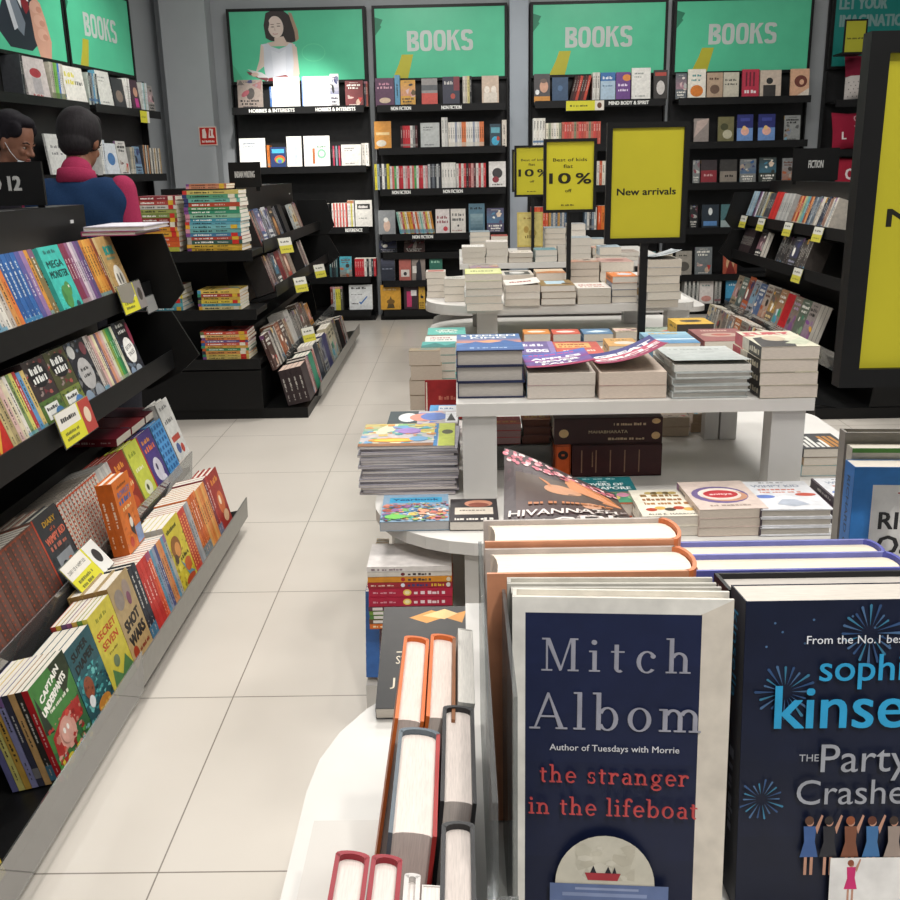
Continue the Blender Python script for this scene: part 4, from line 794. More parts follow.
wk = [('busy', .1, .05, .85, .5, ['34383a', '46494c', '2c3032'], 40, 7, .1), ('rect', 0, 0, .05, 1, 'b84a34'), ('text', 'DIARY', .55, .87, 'd6a83a', {'w': .5, 'h': .07, 'bold': .03}), ('text', 'of a', .55, .78, 'c8684a', {'w': .2, 'h': .05, 'bold': .02}), ('text', 'WIMPY KID', .55, .68, 'd0705a', {'w': .78, 'h': .09, 'bold': .05, 'rot': 3}), ('dashes', .2, .54, .7, .06, 'b06a5a', 3, 5), ('rect', .25, .1, .6, .36, '8f9498'), ('oval', .45, .26, .14, .1, '2a2a2c'), ('oval', .68, .3, .1, .06, 'd0602f'), ('oval', .3, .1, .1, .06, 'd09a3a')]
row(tier(F1, 3, .86), [S(15, .024, .2, .14, ['5f463f', '6a4e46', '584038'], 2, sart=[('rect', .02, 0, .02, 1, '8a4530')]+[('rect', .03+.06*k, .12, .025, .25, '9a4a34') for k in range(16)]),
    FO(4, .14, .205, .028, '3c4144', wk, spine='7a6258', sart=dots, hard=True, extra='dark grey hardback diary with orange stitching face out on the step', spines=['85685c', '7d655a', '8a6e60']),
    S(13, .0205, .2, .15, ['c6bdb2', 'cfc4b8'], 1, sart=dots, hard=True, back='3a3c3e'), S(5, .019, .2, .15, ['c9c6c0', 'b8b6b2'], 3, hard=True, pages='e8e4dc'),
    FO(4, .125, .2, .02, '8a2f24', [('dashes', .2, .78, .6, .09, 'd88a3a', 3, 1), ('oval', .55, .5, .3, .12, 'd0602f'), ('dashes', .25, .47, .6, .07, 'e0c890', 3, 2), ('oval', .5, .22, .25, .12, 'b8502f')], hard=True, spine='a0382c', extra='dark red hardback with orange lettering face out on the step'),
    FO(3, .125, .2, .02, 'bcc24a', [('rect', 0, 0, .06, 1, '6a6a3a'), ('dashes', .2, .8, .5, .07, '7a8a2a', 3, 1), ('dashes', .25, .55, .5, .06, 'dcdcc0', 3, 3), ('oval', .55, .25, .24, .12, 'd6d8b8'), ('oval', .5, .26, .07, .05, '4a4a30')], hard=True, pages='dcd8ce', extra='lime hardback with a spiral-edged cover on the step'),
    FO(4, .13, .2, .022, '4a3a78', [('rect', 0, 0, .07, 1, 'a83a2a'), ('dashes', .2, .82, .6, .07, 'd0883a', 3, 1), ('dashes', .2, .68, .7, .1, 'd8703a', 3, 2), ('oval', .55, .35, .28, .2, 'c9c6d0'), ('oval', .5, .4, .06, .06, '3a3050'), ('oval', .7, .15, .16, .08, 'd8d4dc')], hard=True, spine='a03428', extra='purple hardback with orange title and red spine on the step'),
    FO(3, .12, .2, .02, '4f8fc4', [('rect', 0, 0, .08, 1, '22384e')]+[('rect', .1+.22*k, .05+.12*j, .12, .07, '2c5f94') for k in range(4) for j in range(8)], hard=True, extra='bright blue patterned hardback on the step'),
    FO(2, .135, .21, .022, 'c4c4c0', [('rect', 0, 0, .05, 1, '33302e'), ('dashes', .2, .86, .6, .06, '6a6a6a', 3, 1), ('dashes', .2, .62, .6, .08, '5a5a5a', 3, 2), ('rect', .2, .3, .6, .1, 'a8463a'), ('oval', .4, .18, .14, .09, '4a5a8a'), ('oval', .68, .14, .12, .08, 'b0463c')], hard=True, dz=.035, extra='pale grey hardback with doodles at the far end of the step')],
    "near unit's step", GK, 'camera end', kind='childrens_book')
# the two orange books propped on the acrylic lip of the step
rw = [('busy', 0, 0, 1, .55, ['b85c1a', 'dc7c30', 'c26420'], 30, 5, .1), ('dashes', .2, .88, .6, .04, '8a4a1a', 4, 1), ('text', 'ROWLEY', .52, .80, '6f6a94', {'w': .72, 'h': .08, 'bold': .04}), ('dashes', .15, .66, .7, .08, '3a5f9a', 3, 2), ('dashes', .25, .56, .5, .05, 'e4c890', 3, 3), ('poly', [(.4, .25), (.45, .5), (.52, .48), (.62, .3), (.58, .15)], '26262a'), ('oval', .5, .36, .09, .07, 'e4ddd0'), ('oval', .3, .12, .11, .07, 'b83a24'), ('rect', .62, .02, .36, .24, '7f93b8')]
row(F1 @ T(1.46, .116, .262), [FO(2, .125, .2, .022, 'cf6c22', rw, hard=True, spine='b95a1c', extra='orange hardback propped against the clear lip, foremost of two')], "near unit's clear lip", GK, 'camera end', tilt=8, kind='childrens_book')
cu = [('poly', [(0, .3), (.3, .2), (1, .55), (1, 1), (0, 1)], '3f7a3a'), ('poly', [(.55, 1), (.7, .6), (1, .8), (1, 1)], '25331f'), ('poly', [(0, .5), (.2, .45), (.05, .9)], '1f2f1f'),
      ('text', 'CAPTAIN', .45, .86, 'f0efe6', {'w': .62, 'h': .07, 'bold': .07, 'rot': 14}), ('text', 'UNDERPANTS', .47, .74, 'f0efe6', {'w': .74, 'h': .08, 'bold': .07, 'rot': 12}), ('dashes', .25, .62, .55, .04, 'd8dcc8', 5, 2),
      ('poly', [(.05, .12), (.1, .42), (.5, .52), (.95, .5), (.9, .3), (.4, .3), (.3, .1)], 'a52f2c'), ('oval', .45, .32, .22, .16, 'd09a8c'), ('busy', .05, .1, .9, .42, ['a52f2c', '8a2422', 'c4483c', 'd09a8c', 'b87a6a'], 45, 8, .06), ('busy', .0, .0, 1, .2, ['4a8a3f', '6fa0a0', '8fb0a8', '3a6a34', 'c9b83c'], 60, 9, .06), ('oval', .42, .34, .15, .11, 'd4a294'), ('oval', .37, .37, .03, .03, 'ece8e0'), ('oval', .47, .37, .03, .03, 'ece8e0'), ('oval', .3, .1, .09, .05, 'c9b83c')]
sd = [('text', 'SUPER', .45, .88, '12181a', {'w': .62, 'h': .09, 'bold': .06, 'rot': 6}), ('text', 'DIAPER', .5, .74, '12181a', {'w': .72, 'h': .1, 'bold': .06, 'rot': 6}), ('grad', '16333c', '2f6a70', 5, 0, 0, 1, .6), ('busy', 0, .05, 1, .6, ['4a9fa0', '2f7f84', '1d4a54', '6ab8b4', '16333c'], 90, 10, .07), ('oval', .3, .45, .17, .13, '8a4a34'), ('busy', .15, .35, .3, .2, ['8a4a34', 'a05a40', '6a3626'], 14, 11, .05), ('oval', .6, .15, .25, .08, 'b8782c'), ('dashes', .4, .1, .5, .05, 'd8a84a', 3, 1), ('oval', .25, .3, .1, .07, 'd8dada')]
s7 = [('dashes', .25, .86, .5, .05, '8a8a2a', 3, 1), ('text', 'SECRET', .5, .72, 'b84a24', {'w': .8, 'h': .09, 'bold': .05}), ('text', 'SEVEN', .5, .58, 'b84a24', {'w': .66, 'h': .09, 'bold': .05}), ('poly', [(.05, 0), (.2, .3), (.5, .14), (.8, .3), (1, .1), (1, 0)], '4f7a4a'), ('oval', .45, .33, .12, .07, '6a7a5a'), ('dashes', .3, .45, .4, .03, '8a7a2a', 4, 2)]
sw = [('rect', 0, 0, 1, .3, 'b89a6a'), ('text', 'SHOT', .5, .48, '2a2622', {'w': .7, 'h': .13, 'bold': .08, 'rot': 4}), ('text', 'WARS', .52, .3, '2a2622', {'w': .76, 'h': .13, 'bold': .08, 'rot': 4}), ('oval', .3, .78, .2, .12, '8a8078'), ('oval', .68, .8, .16, .13, '9a8a80'), ('oval', .68, .7, .09, .08, '7a4a60'), ('oval', .22, .14, .12, .08, 'a03a24'), ('dashes', .4, .1, .5, .05, '8a3a2a', 4, 3)]
yf = [('busy', 0, 0, 1, .75, ['b5a530', 'd6c84a', 'a88a2a', '8a7a2a'], 50, 6, .08), ('dashes', .1, .86, .7, .06, '5a5a1a', 4, 1), ('oval', .35, .62, .28, .16, '8a5a2a'), ('oval', .4, .58, .16, .1, 'c98a4a'), ('oval', .2, .48, .1, .07, '4a3a2a'), ('poly', [(.35, .42), (.7, .2), (.95, .1), (.6, .12)], '5f8fa0'), ('oval', .7, .28, .2, .1, 'c2602f'), ('dashes', .4, .4, .5, .06, '4a4a1a', 3, 2), ('oval', .6, .08, .3, .06, 'b0482a')]
row(tier(F1, 4, .34), [FO(1, .13, .19, .02, 'd8c63a', [('oval', .5, .4, .25, .2, 'b05a2f'), ('dashes', .1, .8, .7, .08, '6a4a1a', 3, 1)], extra='yellow paperback standing nearest the camera in the bottom tier'), G(.255),
    FO(8, .165, .205, .0135, '2f5f3a', cu, spine='b3242a', lod=1, spines=['33302c', 'c9a06a', '3a3a4a', '8f8fb8', 'c9a04a', 'd8cf7a', '6a6a9a', '4a5aa0'], extra='green and red comic novel with bold white title in the bottom tier', kind='picture_book'),
    FO(4, .135, .195, .02, '24525a', sd, spine='1d3f47', extra='dark teal comic novel with cyan monster in the bottom tier', kind='picture_book'),
    FO(7, .135, .205, .012, 'c6b944', s7, spine='c9c04a', spines=['5f8a3a', 'c9a04a', '8a4a7a', '3a3a3e', 'd0b040', 'a83a34'], extra='mustard paperback with red title and green hill in the bottom tier', lod=1),
    FO(3, .135, .215, .033, 'a8926a', sw, spine='8f6f3f', sart=[('dashes', .1, .2, .3, .6, '3a2a1a', 2, 1), ('rect', .02, .1, .3, .03, 'd0b070')], hard=True, extra='sand brown hardback with heavy black title in the bottom tier'),
    S(2, .026, .205, .105, ['2b323c', '262c36'], 1, hard=True), S(3, .023, .195, .105, ['b8342f', 'c23a34'], 2), S(2, .016, .195, .105, ['c9482f', 'd8603a'], 4), S(6, .0185, .19, .105, ['5f8fa8', '8a93a8', '4a4f7a', 'c98a5a', 'd0804a'], 0), S(1, .02, .19, .105, ['a8a49c'], 4),
    FO(5, .14, .205, .018, 'c9b93a', yf, spine='a8a8a0', extra='mustard paperback with a brown fox-like animal in the bottom tier', pages='e8e4dc'),
    S(3, .02, .2, .105, ['b83a34', 'c24a3a'], 1, sart=[('rect', .1+.05*k, .2, .025, .5, 'e0a05a') for k in range(16)]), S(2, .022, .2, .105, ['8f9296', 'a3a6a8'], 2), S(4, .022, .205, .105, ['c8642f', 'd0743a', 'b9582a'], 1), S(5, .02, .2, .105, ['d88a4a', 'c9783a', 'd8a05a'], 2), S(2, .024, .205, .105, ['a8342c', '7a2f3a'], 1),
    FO(3, .115, .2, .02, '9a2f28', [('dashes', .15, .8, .7, .1, 'd8883a', 3, 1), ('oval', .5, .45, .3, .2, 'c96a3a'), ('oval', .45, .5, .1, .08, 'e8d0b0'), ('oval', .6, .2, .25, .1, 'd8b08a')], hard=True, spine='8a2a2a', extra='crimson hardback with orange cartoon at the far end, bottom tier')],
    "near unit's bottom tier", GK, 'camera end', tilt=13, kind='childrens_book')
for k, (c, a) in enumerate((('3f6a9a', []), ('4f7ab0', []), ('dcd8ce', []))):
    pass
# flat books on the unit's far end and behind the bottom row
for k, (c, w) in enumerate((('a0406a', .17), ('c9c4d0', .19))):
    PB(w, .26, .014, c, [('rect', .1, .1, .8, .8, mixc(c, 'ffffff', .4))], k, hard=True).put(T(at(121, 231, z=1.06).x+.02*k, at(121, 233, z=1.06).y, 1.0515+.0146*k) @ T(0, 0, .007) @ RX(-90), f'{["pink","pale mauve"][k]} hardback lying flat on top of the near unit', GK)

# shelf cards
def on_lip(F, i, x, w, h, label, fn, dz=-.055, tilt=-14, out=.03, col='d8d23c', yaw=0):
    shelf_card(F @ T(x, ROWS[i][0]-out, ROWS[i][1]+dz) @ RZ(yaw) @ RX(tilt), w, h, label, fn, col)
on_lip(F1, 0, 2.08, .21, .085, 'torn yellow card at the far end of the top tier, near unit', lambda s: (talker(s, 3, ('8a8480', '4a4440')), s.poly([(0, .45), (.4, .3), (.62, .6), (.62, 1), (0, 1)], '8a857a')), -.035)
on_lip(F1, 0, 2.235, .10, .05, 'grey card tucked behind the torn yellow card', lambda s: s.dashes(.2, .5, .5, .2, '8a8a8a', 4, 1), -.06, col='8f8f8c')
on_lip(F1, 1, 1.42, .21, .085, 'yellow and red card clipped to the second tier of the near unit', lambda s: talker(s, 5, ('b0463f', 'e0c9b0')), -.03)
on_lip(F1, 3, 1.30, .20, .085, 'yellow and white diary card on the clear lip of the step', lambda s: talker(s, 7, ('e4e4de', '3a3a3a'), 'DIARY OF A WIMPY KID'), .015, tilt=-38, out=.05)

# second unit: Indian writing
G2_ = 'books on the unit with the header board'
i2 = 'lower side'
def mixrow(seed, n, pal=DULL, T_=.022, H=.19, W=.105): return S(n, T_, H, W, pal, seed, vary=.35, back='292625')
def fo(seed, n=1, bg=None, W=.125, H=.195, T_=.022, **k): return FO(n, W, H, T_, bg or DULL[seed % len(DULL)], None, seed, **k)
row(tier(F2, 0, .275), [mixrow(1, 6), FO(3, .12, .2, .02, '4a5a80', None, 3), mixrow(2, 3, ['3a3a40', '8a8f98']), FO(2, .12, .195, .022, 'c4c4c4', None, 5), mixrow(3, 3, ['6a6a70', '3f3a38']), FO(3, .125, .2, .022, '2e2a28', [('oval', .5, .4, .35, .3, '8a5a34'), ('oval', .55, .5, .2, .15, 'b88a5a'), ('dashes', .2, .8, .6, .07, 'c9a880', 3, 1)]), mixrow(5, 4, ['5a5a60', '2a2a2e']), G(.1), FO(2, .125, .2, .022, '1d1d20', [], sart=[]), G(.25), FO(1, .13, .19, .02, 'b8bcb8', None, 9), mixrow(4, 6)], "header unit's top tier", G2_, 'stacked end', kind='novel')
row(tier(F2, 1, .275), [mixrow(11, 9, ['5a2f30', '7a4a48', '8f7a74', '33302e']), FO(2, .12, .19, .022, '3a3a3c', None, 6), FO(3, .125, .19, .024, '8a2f30', [('dashes', .2, .75, .6, .08, 'c98a7a', 3, 1), ('oval', .5, .3, .3, .2, '6a1f24')]), mixrow(12, 3, ['8a7060', '4a3a34']), FO(3, .13, .195, .022, '7a4a3a', [('oval', .5, .5, .3, .25, 'c9a08a'), ('oval', .5, .55, .14, .12, 'e0cab8'), ('rect', .1, .08, .8, .18, 'a8483a')]), mixrow(13, 5, ['9a8a7a', '5a4a40']), G(.35), mixrow(14, 8)], "header unit's second tier", G2_, 'stacked end', kind='novel')
row(tier(F2, 3, .05), [FO(1, .12, .19, .022, '4a3430', None, 4), S(8, .022, .19, .04, ['c4beb4', '7f8f94', 'a8a49c', '55504c'], 21, vary=.35), FO(4, .12, .2, .02, '8a5a44', None, 8), FO(2, .12, .195, .024, '5a4a44', None, 7), mixrow(22, 4, ['9a7a64', 'b8a890']), FO(4, .14, .22, .024, 'c6c2bc', art_w('8a8a88', 4)), mixrow(23, 12, ['7a7672', 'a39a90', '4a4644', 'c0b8ae']), FO(3, .125, .21, .022, '6a5a50', None, 2), mixrow(24, 6, ['6a5a50', '4a403a']), FO(2, .13, .17, .02, 'b07a3a', None, 3)], "header unit's step", G2_, 'stacked end', kind='novel')
row(tier(F2, 4, .03), [FO(4, .16, .19, .03, '33282a', [('dashes', .15, .6, .7, .06, '8a7a74', 4, 1), ('dashes', .2, .45, .6, .05, '7a6a64', 4, 2), ('rect', .08, .08, .84, .84, '3a3033')], pages='d8bfb0', extra='dark brown paperback at the stacked end of the low front row'), mixrow(31, 5, ['6a5a5a', 'b89a94', '8a5a5a'], H=.2), FO(4, .13, .2, .022, '2f8060', [('rect', .1, .1, .8, .8, '35876a')], spine='4a4a78', extra='green paperback standing in the low front row of the header unit'), mixrow(32, 3, ['c08a80', 'b0706a'], H=.2), FO(4, .16, .22, .022, '2a3038', [('rect', 0, 0, .03, 1, 'd8d4cc'), ('rect', .97, 0, .03, 1, 'd8d4cc'), ('rect', 0, .97, 1, .03, 'd8d4cc'), ('rect', .3, .2, .4, .5, '3f4650')], spine='d8d4cc', extra='black paperback with a white border in the low front row'), mixrow(33, 3, ['5a5652', '3c3a3a'], H=.2), FO(3, .13, .2, .022, '8a8a84', None, 5), FO(4, .15, .21, .022, '3a3a60', [('oval', .5, .4, .3, .3, '34345a')], extra='indigo paperback in the low front row of the header unit'), mixrow(34, 3, ['8a8478'], H=.2), FO(3, .15, .22, .02, 'b5ac92', None, 10), FO(3, .12, .22, .022, 'a8a089', None, 11), mixrow(35, 6, ['77736a', '3a3a34'], H=.22), G(.2), mixrow(36, 8)], "header unit's front row", G2_, 'stacked end', tilt=13, kind='novel')
def card_g(s): s.rect(0, .5, 1, .5, 'd6d4c8'); s.rect(0, 0, 1, .5, 'c9c04a'); s.dashes(.15, .68, .7, .12, '5a5a50', 3, 1); s.dashes(.15, .2, .7, .1, '7a7a3a', 3, 2)
for k, (i, x, tx) in enumerate(((0, .62, 'nearest its stacked end, top tier'), (1, .75, 'nearest its stacked end, second tier'), (1, 1.55, 'midway along the second tier'), (3, .72, 'on the clear lip of the low step'))):
    on_lip(F2, i, x, .11, .085, f'small yellow and white card, header unit, {tx}', card_g, -.06 if i < 3 else .03, out=.068 if i < 3 else .075, yaw=-30)
# stacks on its end
def ess(cols, L=.26, W=.19, T_=.02, seed=0, vary=.3, kind='picture_book'):
    r = random.Random(seed); out = []
    for i, c in enumerate(cols):
        t = T_*(1+vary*r.uniform(-.6, .6)); tx = ink(c)
        sa = [('rect', 0, 0, .08, 1, r.choice(PAL)), ('dashes', .14, .28, .34, .42, tx, 5, seed*7+i), ('dashes', .55, .32, .2, .34, mixc(tx, c, .3), 4, seed+i)]
        if r.random() < .6: sa.append(('rect', .82, 0, .12, 1, r.choice(['c9342c', 'e4ddc8', 'd8b03a'])))
        out.append(Book(W, L, t, c, None, gen(c, seed+i), sa, kind=kind))
    return out
ge = 'books stacked flat on the end of the header unit'
pile(-1.215, 4.862, .8655, ess(['c9a03a', 'd0ac44', '3a5a50', 'b0463a', '4a7a9a', '6aa3a0', '7ab8bc', '5fa0b0', '4a96a8', '8ab89a', '3a8a6a', '4f8f5a', 'b04a34', '6fb0a0', '5a9a78', 'c9b86a'], .275, .2, .0175, 3), 'tall bright end-shelf stack', ge, spine_front=True)
pile(-1.235, 4.862, 1.166, ess(['c98a6a', 'b9785a'], .20, .17, .013, 8), 'short pair above the tall bright stack', ge, spine_front=True)
pile(-1.492, 4.862, .8655, ess(['b8b84a', 'd0602f', 'c2502a', 'd8a03a', 'd09038', '6a3a2c', '8a3028', '7a8a4a', '9aa05a', 'c9c6bc', 'a8463f', '8a3038'], .20, .2, .022, 5), 'end-shelf stack beside the navy vest', ge, spine_front=True)
pile(-1.22, 4.862, .5725, ess(['d8c890', '5fa0b0', 'd8c04a', 'c9a84a', 'a8483a', 'd8b85a'], .215, .19, .0165, 6), 'stack on the middle end shelf', ge, spine_front=True)
pile(-1.50, 4.862, .5725, ess(['4a90a0', '5aa0a8', '3f8088', 'c9b83a', 'd0c04a', '7a9a4a'], .19, .19, .02, 11), 'shaded stack on the middle end shelf', ge, spine_front=True)
pile(-1.21, 4.862, .3185, ess(['d8c070', 'd0b860', 'c98a4a', '4a8a5a', 'd0a04a', 'c25a4a', '6a5a8a', 'd8804a', 'd8b070', 'c24a3a'], .24, .19, .0145, 7), 'stack on the lowest end shelf', ge, spine_front=True)

# third unit: fiction, seen across the tables; x runs from the far end to the near end
G3_ = 'fiction books on the unit across the tables'
row(tier(F3, 0, .06), [S(5, .026, .2, .11, ['9ab0bc', '8aa4b8', 'a8b8c0'], 0), S(3, .03, .2, .11, ['6a4a70', 'c9c6cc', '3a3a40'], 2), S(5, .03, .2, .11, ['b0a070', '4a4a40', '8f8a80', '33383c', 'b0b4b0'], 1), S(4, .03, .195, .11, ['3a3c40', '4a4c50'], 3), S(4, .035, .205, .11, ['c22f2c', 'b02a28'], 0, sart=[]), S(6, .035, .2, .11, ['9a9a98', 'b0aeaa'], 2), G(.09), S(8, .03, .19, .11, ['b0a878', '7a9a8a', '4f8f9a', '8a4a34', 'c98a5a', 'a0342c'], 3), mixrow(41, 16)], "fiction unit's top tier", G3_, 'far end', kind='novel')
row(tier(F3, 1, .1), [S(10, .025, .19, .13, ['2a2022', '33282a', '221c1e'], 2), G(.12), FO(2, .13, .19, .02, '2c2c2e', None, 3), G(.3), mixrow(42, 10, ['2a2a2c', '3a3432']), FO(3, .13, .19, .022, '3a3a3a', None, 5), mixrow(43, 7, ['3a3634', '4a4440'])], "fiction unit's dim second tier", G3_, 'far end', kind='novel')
row(tier(F3, 3, .04), [FO(3, .13, .24, .022, '9a8a74', None, 3), FO(2, .13, .24, .024, '6a7a72', None, 14), FO(3, .13, .25, .024, 'b05a34', None, 5), FO(2, .13, .24, .024, '9a9aa0', None, 6), FO(3, .13, .24, .022, '55688a', None, 7), FO(3, .14, .25, .022, 'a89c90', None, 8), FO(2, .13, .24, .022, '6a6058', None, 9), FO(3, .13, .25, .022, 'a07a5a', None, 10), FO(3, .13, .24, .024, 'b8242a', [('rect', .2, .3, .6, .3, 'a81f24')], extra='plain red paperback face out on the fiction step'), FO(2, .13, .24, .022, '7f7264', None, 12), FO(3, .14, .24, .022, '5f6a5c', None, 13), FO(3, .13, .24, .022, '8f8680', None, 15)], "fiction unit's step", G3_, 'far end', kind='novel')
row(tier(F3, 4, .04), [FO(4, .14, .2, .022, 'c6b898', None, 1), mixrow(51, 6, ['77726c', 'c9c4bc']), FO(3, .13, .2, .022, 'a09080', None, 2), mixrow(52, 6, ['8a8078', 'd0c8bc']), FO(4, .13, .2, .022, '9a7a6a', None, 6), FO(4, .13, .2, .022, 'b56a34', None, 4), FO(4, .14, .2, .022, '8a847c', None, 8), mixrow(53, 8), FO(3, .13, .2, .024, 'c9bda8', None, 9), FO(4, .13, .2, .022, 'd0c4b0', None, 3), FO(3, .14, .19, .022, 'c9b8a0', None, 5)], "fiction unit's bottom row", G3_, 'far end', kind='novel', tilt=13)
for k, (i, x, tx) in enumerate(((0, .12, 'first from the far end, top tier'), (0, .52, 'second from the far end, top tier'), (0, 1.05, 'third from the far end, top tier'), (0, 1.55, 'fourth from the far end, top tier'), (1, 1.42, 'on the dim second tier'), (3, 1.72, 'on the clear lip of the step'))):
    on_lip(F3, i, x, .14, .08, f'yellow card on the fiction unit, {tx}', card_g, -.05, out=.03 if i < 3 else .05)
# ------------------------------------------------------------------ tables
def rrect(x0, x1, y0, y1, r, corners=(1, 1, 1, 1), n=8):
    """outline with rounded corners in the order near-left, near-right, far-right, far-left"""
    P_ = []
    for k, (cx, cy, a0) in enumerate(((x0, y0, 180), (x1, y0, 270), (x1, y1, 0), (x0, y1, 90))):
        rr = r*corners[k]
        if rr < 1e-4: P_.append((cx, cy)); continue
        ox = cx+(rr if k in (0, 3) else -rr); oy = cy+(rr if k < 2 else -rr)
        P_ += [(ox+rr*math.cos(R(a0+90*j/n)), oy+rr*math.sin(R(a0+90*j/n))) for j in range(n+1)]
    return P_
LZ, UZ = .49, .72
def platform(x0, x1, y0, y1, r, label, panels=(), shelf=None):
    e = empty('display_platform', uniq(label), 'display table', T((x0+x1)/2, (y0+y1)/2, 0)); e_M = T(-(x0+x1)/2, -(y0+y1)/2, 0)
    def part(name, fn):
        m = MB(); m.M = e_M; fn(m); return m.build(name, e)
    part('table_top', lambda m: m.prism(rrect(x0, x1, y0, y1, r, (1, .3, .3, 1)), LZ-.028, LZ-.001, WHT, 'laminate'))
    part('lower_shelf', lambda m: m.prism(rrect(x0+.02, x1-.02, y0+.02, y1-.02, r, (1, .3, .3, 1)), .26, .284, 'c4c1bc', 'laminate'))
    part('base', lambda m: m.prism(rrect(x0+.05, x1-.05, y0+.05, y1-.05, r, (1, .3, .3, 1)), 0, .259, 'c0bdb8', 'laminate'))
    for (a, b, c, d) in panels: part('upright_panel', lambda m: m.box(a, b, c, d, .2845, LZ-.0285, 'c9c6c1', 'laminate'))
def table(x0, x1, y0, y1, label, legs, r=0, z=UZ, base=LZ, th=.03):
    e = empty('riser_table', uniq(label), 'display table', T((x0+x1)/2, (y0+y1)/2, base)); M_ = T(-(x0+x1)/2, -(y0+y1)/2, -base)
    m = MB(); m.M = M_
    if r: m.prism(rrect(x0, x1, y0, y1, r, (1, .2, .2, 1)), z-th, z-.001, WHT, 'laminate')
    else: m.box(x0, x1, y0, y1, z-th, z-.001, WHT, 'laminate')
    m.build('table_top', e)
    for (a, b, c, d) in legs:
        m = MB(); m.M = M_; m.box(a, b, c, d, base, z-th-.0005, 'c6c4c0', 'laminate'); m.build('leg', e)
platform(-.205, 1.07, 1.83, 2.90, .28, 'low white platform with a rounded end under the nearest riser table', [(0.0, .05, 1.86, 2.3), (.6, .65, 1.86, 2.3)])
table(-.013, .79, 2.10, 2.80, 'white riser table of new paperbacks in the middle of the shop', [(0., .078, 2.11, 2.17), (.70, .775, 2.11, 2.17), (.672, .71, 2.58, 2.62), (.715, .76, 2.58, 2.64), (.0, .07, 2.70, 2.76)])
platform(-.15, 1.10, 2.97, 4.98, .26, 'low white platform with a rounded end under the second riser table', [(0.0, .05, 3.05, 3.4)])
table(-.14, .91, 3.72, 4.9, 'white riser table of cream paperbacks with a rounded left end', [(.065, .145, 3.76, 3.84), (.81, .895, 3.76, 3.84), (.06, .13, 4.7, 4.78), (.8, .88, 4.7, 4.78)], r=.25)
platform(-.2, 1.35, 5.25, 6.75, .3, 'low white platform furthest down the shop')
table(.0, 1.2, 5.5, 6.6, 'white riser table furthest down the shop, piled with books', [(.02, .1, 5.54, 5.62), (1.08, 1.16, 5.54, 5.62), (.02, .1, 6.45, 6.53), (1.08, 1.16, 6.45, 6.53)])

GT = 'books stacked on the nearest riser table'
def stk(pl, pr, pb, z, books, phrase, group, rot=0, jit=.003, **k):
    """books: list of makers taking the width; the stack's lower front edge runs from pixel pl to pr on height z"""
    a, b = at(pl, pb, z=z), at(pr, pb, z=z); W = (b-a).length*.985
    return pile((a.x+b.x)/2, (a.y+b.y)/2, z+.0005, [f(W) for f in books], phrase, group, rot, jit=jit, **k)
def stt(pl, pr, pt, y, base, make, T_, phrase, group, rot=0, jit=.003, **k):
    """the same from the upper front edge: y is the front's distance; fills down to base"""
    a, b = at(pl, pt, y=y), at(pr, pt, y=y); W = (b-a).length*.985; n = max(1, round(((a.z+b.z)/2-base)/T_)); T2 = ((a.z+b.z)/2-base)/n-.0005
    return pile((a.x+b.x)/2, y, base+.0005, [make(W, T2, i, n) for i in range(n)], phrase, group, rot, jit=jit, **k)
def pap(bg, art=None, T_=.024, seed=0, ar=1.5, hard=False, curl=None, pages='d3cbbf', spine=None, sart=None, kind=None, name=None):
    return lambda W: PB(W, W*ar, T_, bg, art, seed, spine, sart, hard, pages, kind, curl, 1, False, name)
king = [('grad', '2f4f8a', '5f86b8', 5, 0, 0, 1, .45), ('grad', 'c9805a', '4a6a9a', 4, 0, .45, 1, .25), ('rect', 0, .7, 1, .3, '4a6a98'), ('poly', [(0, .3), (.3, .52), (.5, .4), (.75, .6), (1, .42), (1, .2), (0, .2)], '3a5f98'), ('poly', [(.3, .5), (.55, .62), (.7, .52), (.5, .44)], 'd8946a'), ('text', 'STEPHEN', .5, .9, 'eceae6', {'w': .86, 'h': .1, 'bold': .03}), ('text', 'KING', .5, .76, 'eceae6', {'w': .55, 'h': .1, 'bold': .03}), ('dashes', .2, .1, .6, .06, 'a9bcd6', 4, 2)]
apl = [('grad', '7a3a78', '4a6ab0', 8), ('grad', '8a3a80', '3f6ab8', 6, 0, .5, 1, .5), ('dashes', .1, .86, .8, .09, 'b04a8a', 4, 1), ('text', 'APPLES', .5, .66, 'f0eef0', {'w': .76, 'h': .13, 'bold': .05}), ('text', 'NEVER', .5, .46, 'f0eef0', {'w': .66, 'h': .13, 'bold': .05}), ('text', 'FALL', .5, .26, 'f0eef0', {'w': .5, 'h': .13, 'bold': .05}), ('rect', 0, 0, 1, .14, 'a02f5a')]
grt = [('rect', 0, .66, 1, .34, '3a3a7a'), ('rect', 0, .36, 1, .3, 'b84a6a'), ('rect', 0, 0, 1, .36, '9a2f58'), ('text', 'GREAT', .5, .72, 'f2f0ee', {'w': .86, 'h': .17, 'bold': .07}), ('text', 'CIRCLE', .5, .44, 'f2f0ee', {'w': .92, 'h': .17, 'bold': .07}), ('dashes', .12, .2, .8, .07, 'e0c0c8', 5, 2)]
slv = [('grad', 'a4aaa8', 'b6bab7', 5), ('dashes', .15, .78, .7, .08, '8f9694', 6, 1), ('dashes', .25, .6, .5, .06, 'a0a6a4', 4, 2)]
